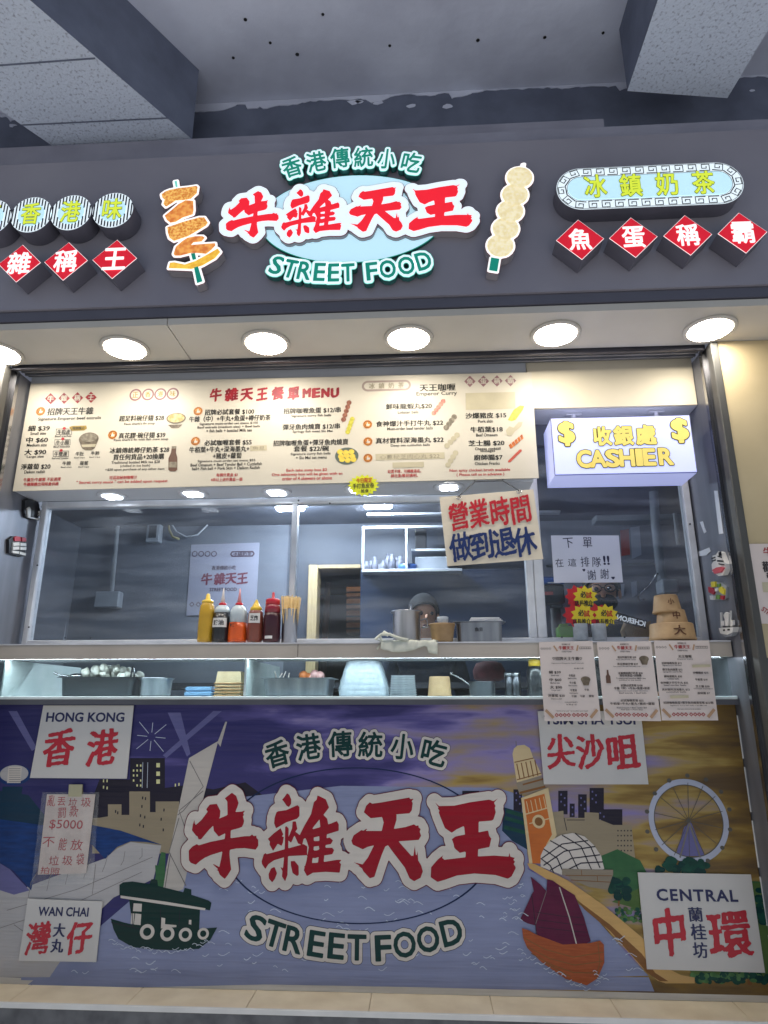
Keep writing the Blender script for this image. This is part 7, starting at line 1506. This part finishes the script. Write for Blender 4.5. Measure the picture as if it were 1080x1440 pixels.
magnet(PJR, 'bright cluster of yellow, pink and green shapes, middle magnet on the right jamb', (1014, 845), [('backing', 'toy_gray', [[(255, 590), (290, 545), (330, 545), (400, 560), (440, 600), (440, 720), (400, 750), (290, 750), (265, 690)]], .01, .01), ('yellow_shape', 'toy_yellow', [[(285, 545), (330, 540), (335, 600), (290, 605)], [(370, 620), (400, 600), (435, 630), (430, 690), (385, 660)]], .018, .008), ('red_shape', 'toy_red', [[(250, 600), (300, 615), (330, 640), (310, 690), (255, 660)], [(390, 700), (430, 700), (420, 745), (390, 740)]], .017, .007), ('green_shape', 'toy_green', [[(345, 570), (380, 565), (380, 600), (350, 605)], [(340, 690), (380, 690), (375, 740), (335, 740)]], .016, .006), ('white_shape', 'toy_white', [[(275, 700), (320, 705), (315, 750), (280, 745)], [(335, 620), (365, 615), (365, 650), (335, 655)]], .019, .009)], zc)
magnet(PJR, 'white sailing ship magnet with two masts, lowest on the right jamb', (1028, 896), [('hull', 'toy_white', [[(388, 1065), (555, 1055), (545, 1110), (480, 1140), (405, 1125)]], .022, .022), ('keel', 'toy_gray', [[(400, 1128), (480, 1142), (545, 1112), (520, 1150), (450, 1168)]], .018, .018), ('mast', 'toy_white', [[(380, 890), (390, 890), (398, 1060), (388, 1060)], [(490, 870), (497, 870), (505, 1050), (497, 1050)]], .014, .006), ('sail', 'toy_white', [[(420, 920), (450, 885), (485, 900), (485, 970), (475, 1040), (440, 1040), (438, 970)], [(500, 985), (530, 975), (535, 1030), (505, 1045)], [(395, 985), (430, 980), (432, 1035), (400, 1040)]], .016, .008), ('porthole', 'toy_black', [[(440, 1080), (460, 1078), (460, 1098), (442, 1100)], [(490, 1075), (515, 1073), (515, 1092), (492, 1094)]], .0235, .002)], zc)
zl = lambda L_: [(x/13.09, 690+y/13.09) for x, y in L_]
magnet(PJL, 'black cradle shaped magnet with a white rim, upper one on the left jamb', (41, 730), [('backing', 'toy_black', [[(400, 180), (480, 150), (640, 180), (690, 400), (640, 520), (560, 540), (420, 490), (395, 380)]], .016, .016), ('rim', 'toy_white', [[(430, 320), (465, 300), (490, 350), (480, 490), (600, 510), (750, 500), (745, 540), (600, 535), (440, 495)], [(640, 380), (690, 390), (690, 450), (640, 470), (630, 450), (660, 430)]], .022, .008)], zl)
magnet(PJL, 'red and white block lettered magnet, lower one on the left jamb', (19, 782), [('backing', 'toy_black', [[(110, 900), (190, 840), (400, 860), (415, 920), (400, 1210), (320, 1215), (110, 1150)]], .014, .014), ('white_blocks', 'toy_white', [[(165, 960), (280, 950), (285, 1010), (170, 1020)], [(300, 960), (412, 970), (412, 1020), (300, 1015)], [(160, 1035), (280, 1030), (275, 1085), (165, 1090)], [(300, 1035), (410, 1040), (408, 1095), (300, 1090)], [(150, 1105), (275, 1120), (270, 1165), (155, 1145)], [(290, 1125), (405, 1150), (400, 1200), (290, 1170)]], .02, .008), ('red_blocks', 'toy_red', [[(190, 870), (225, 840), (300, 850), (310, 930), (195, 930)], [(330, 860), (405, 875), (410, 940), (330, 935)]], .02, .008)], zl)
mat('tape_white', (226, 228, 232), .4)
for k, (q4, lab) in enumerate((([(1005, 690), (1010, 690), (1018, 750), (1012, 751)], 'long strip of white tape hanging high on the right jamb'), ([(985, 734), (989, 733), (994, 748), (991, 750)], 'short torn scrap of white tape near the window frame on the right jamb'), ([(983, 776), (998, 770), (1000, 775), (994, 781), (984, 782)], 'curled white paper scrap left of the zebra striped magnet'))):
    b = MB(); b.poly(PJR, [PJR.pp(*q4)], 'tape_white', .003, .0015); c = PJR.px(*q4[2]); tag(b.build('tape_strip', origin=PJR.pt(*c)), lab, 'tape', 'tape scraps on the right jamb')
print('objects', len(bpy.data.objects))
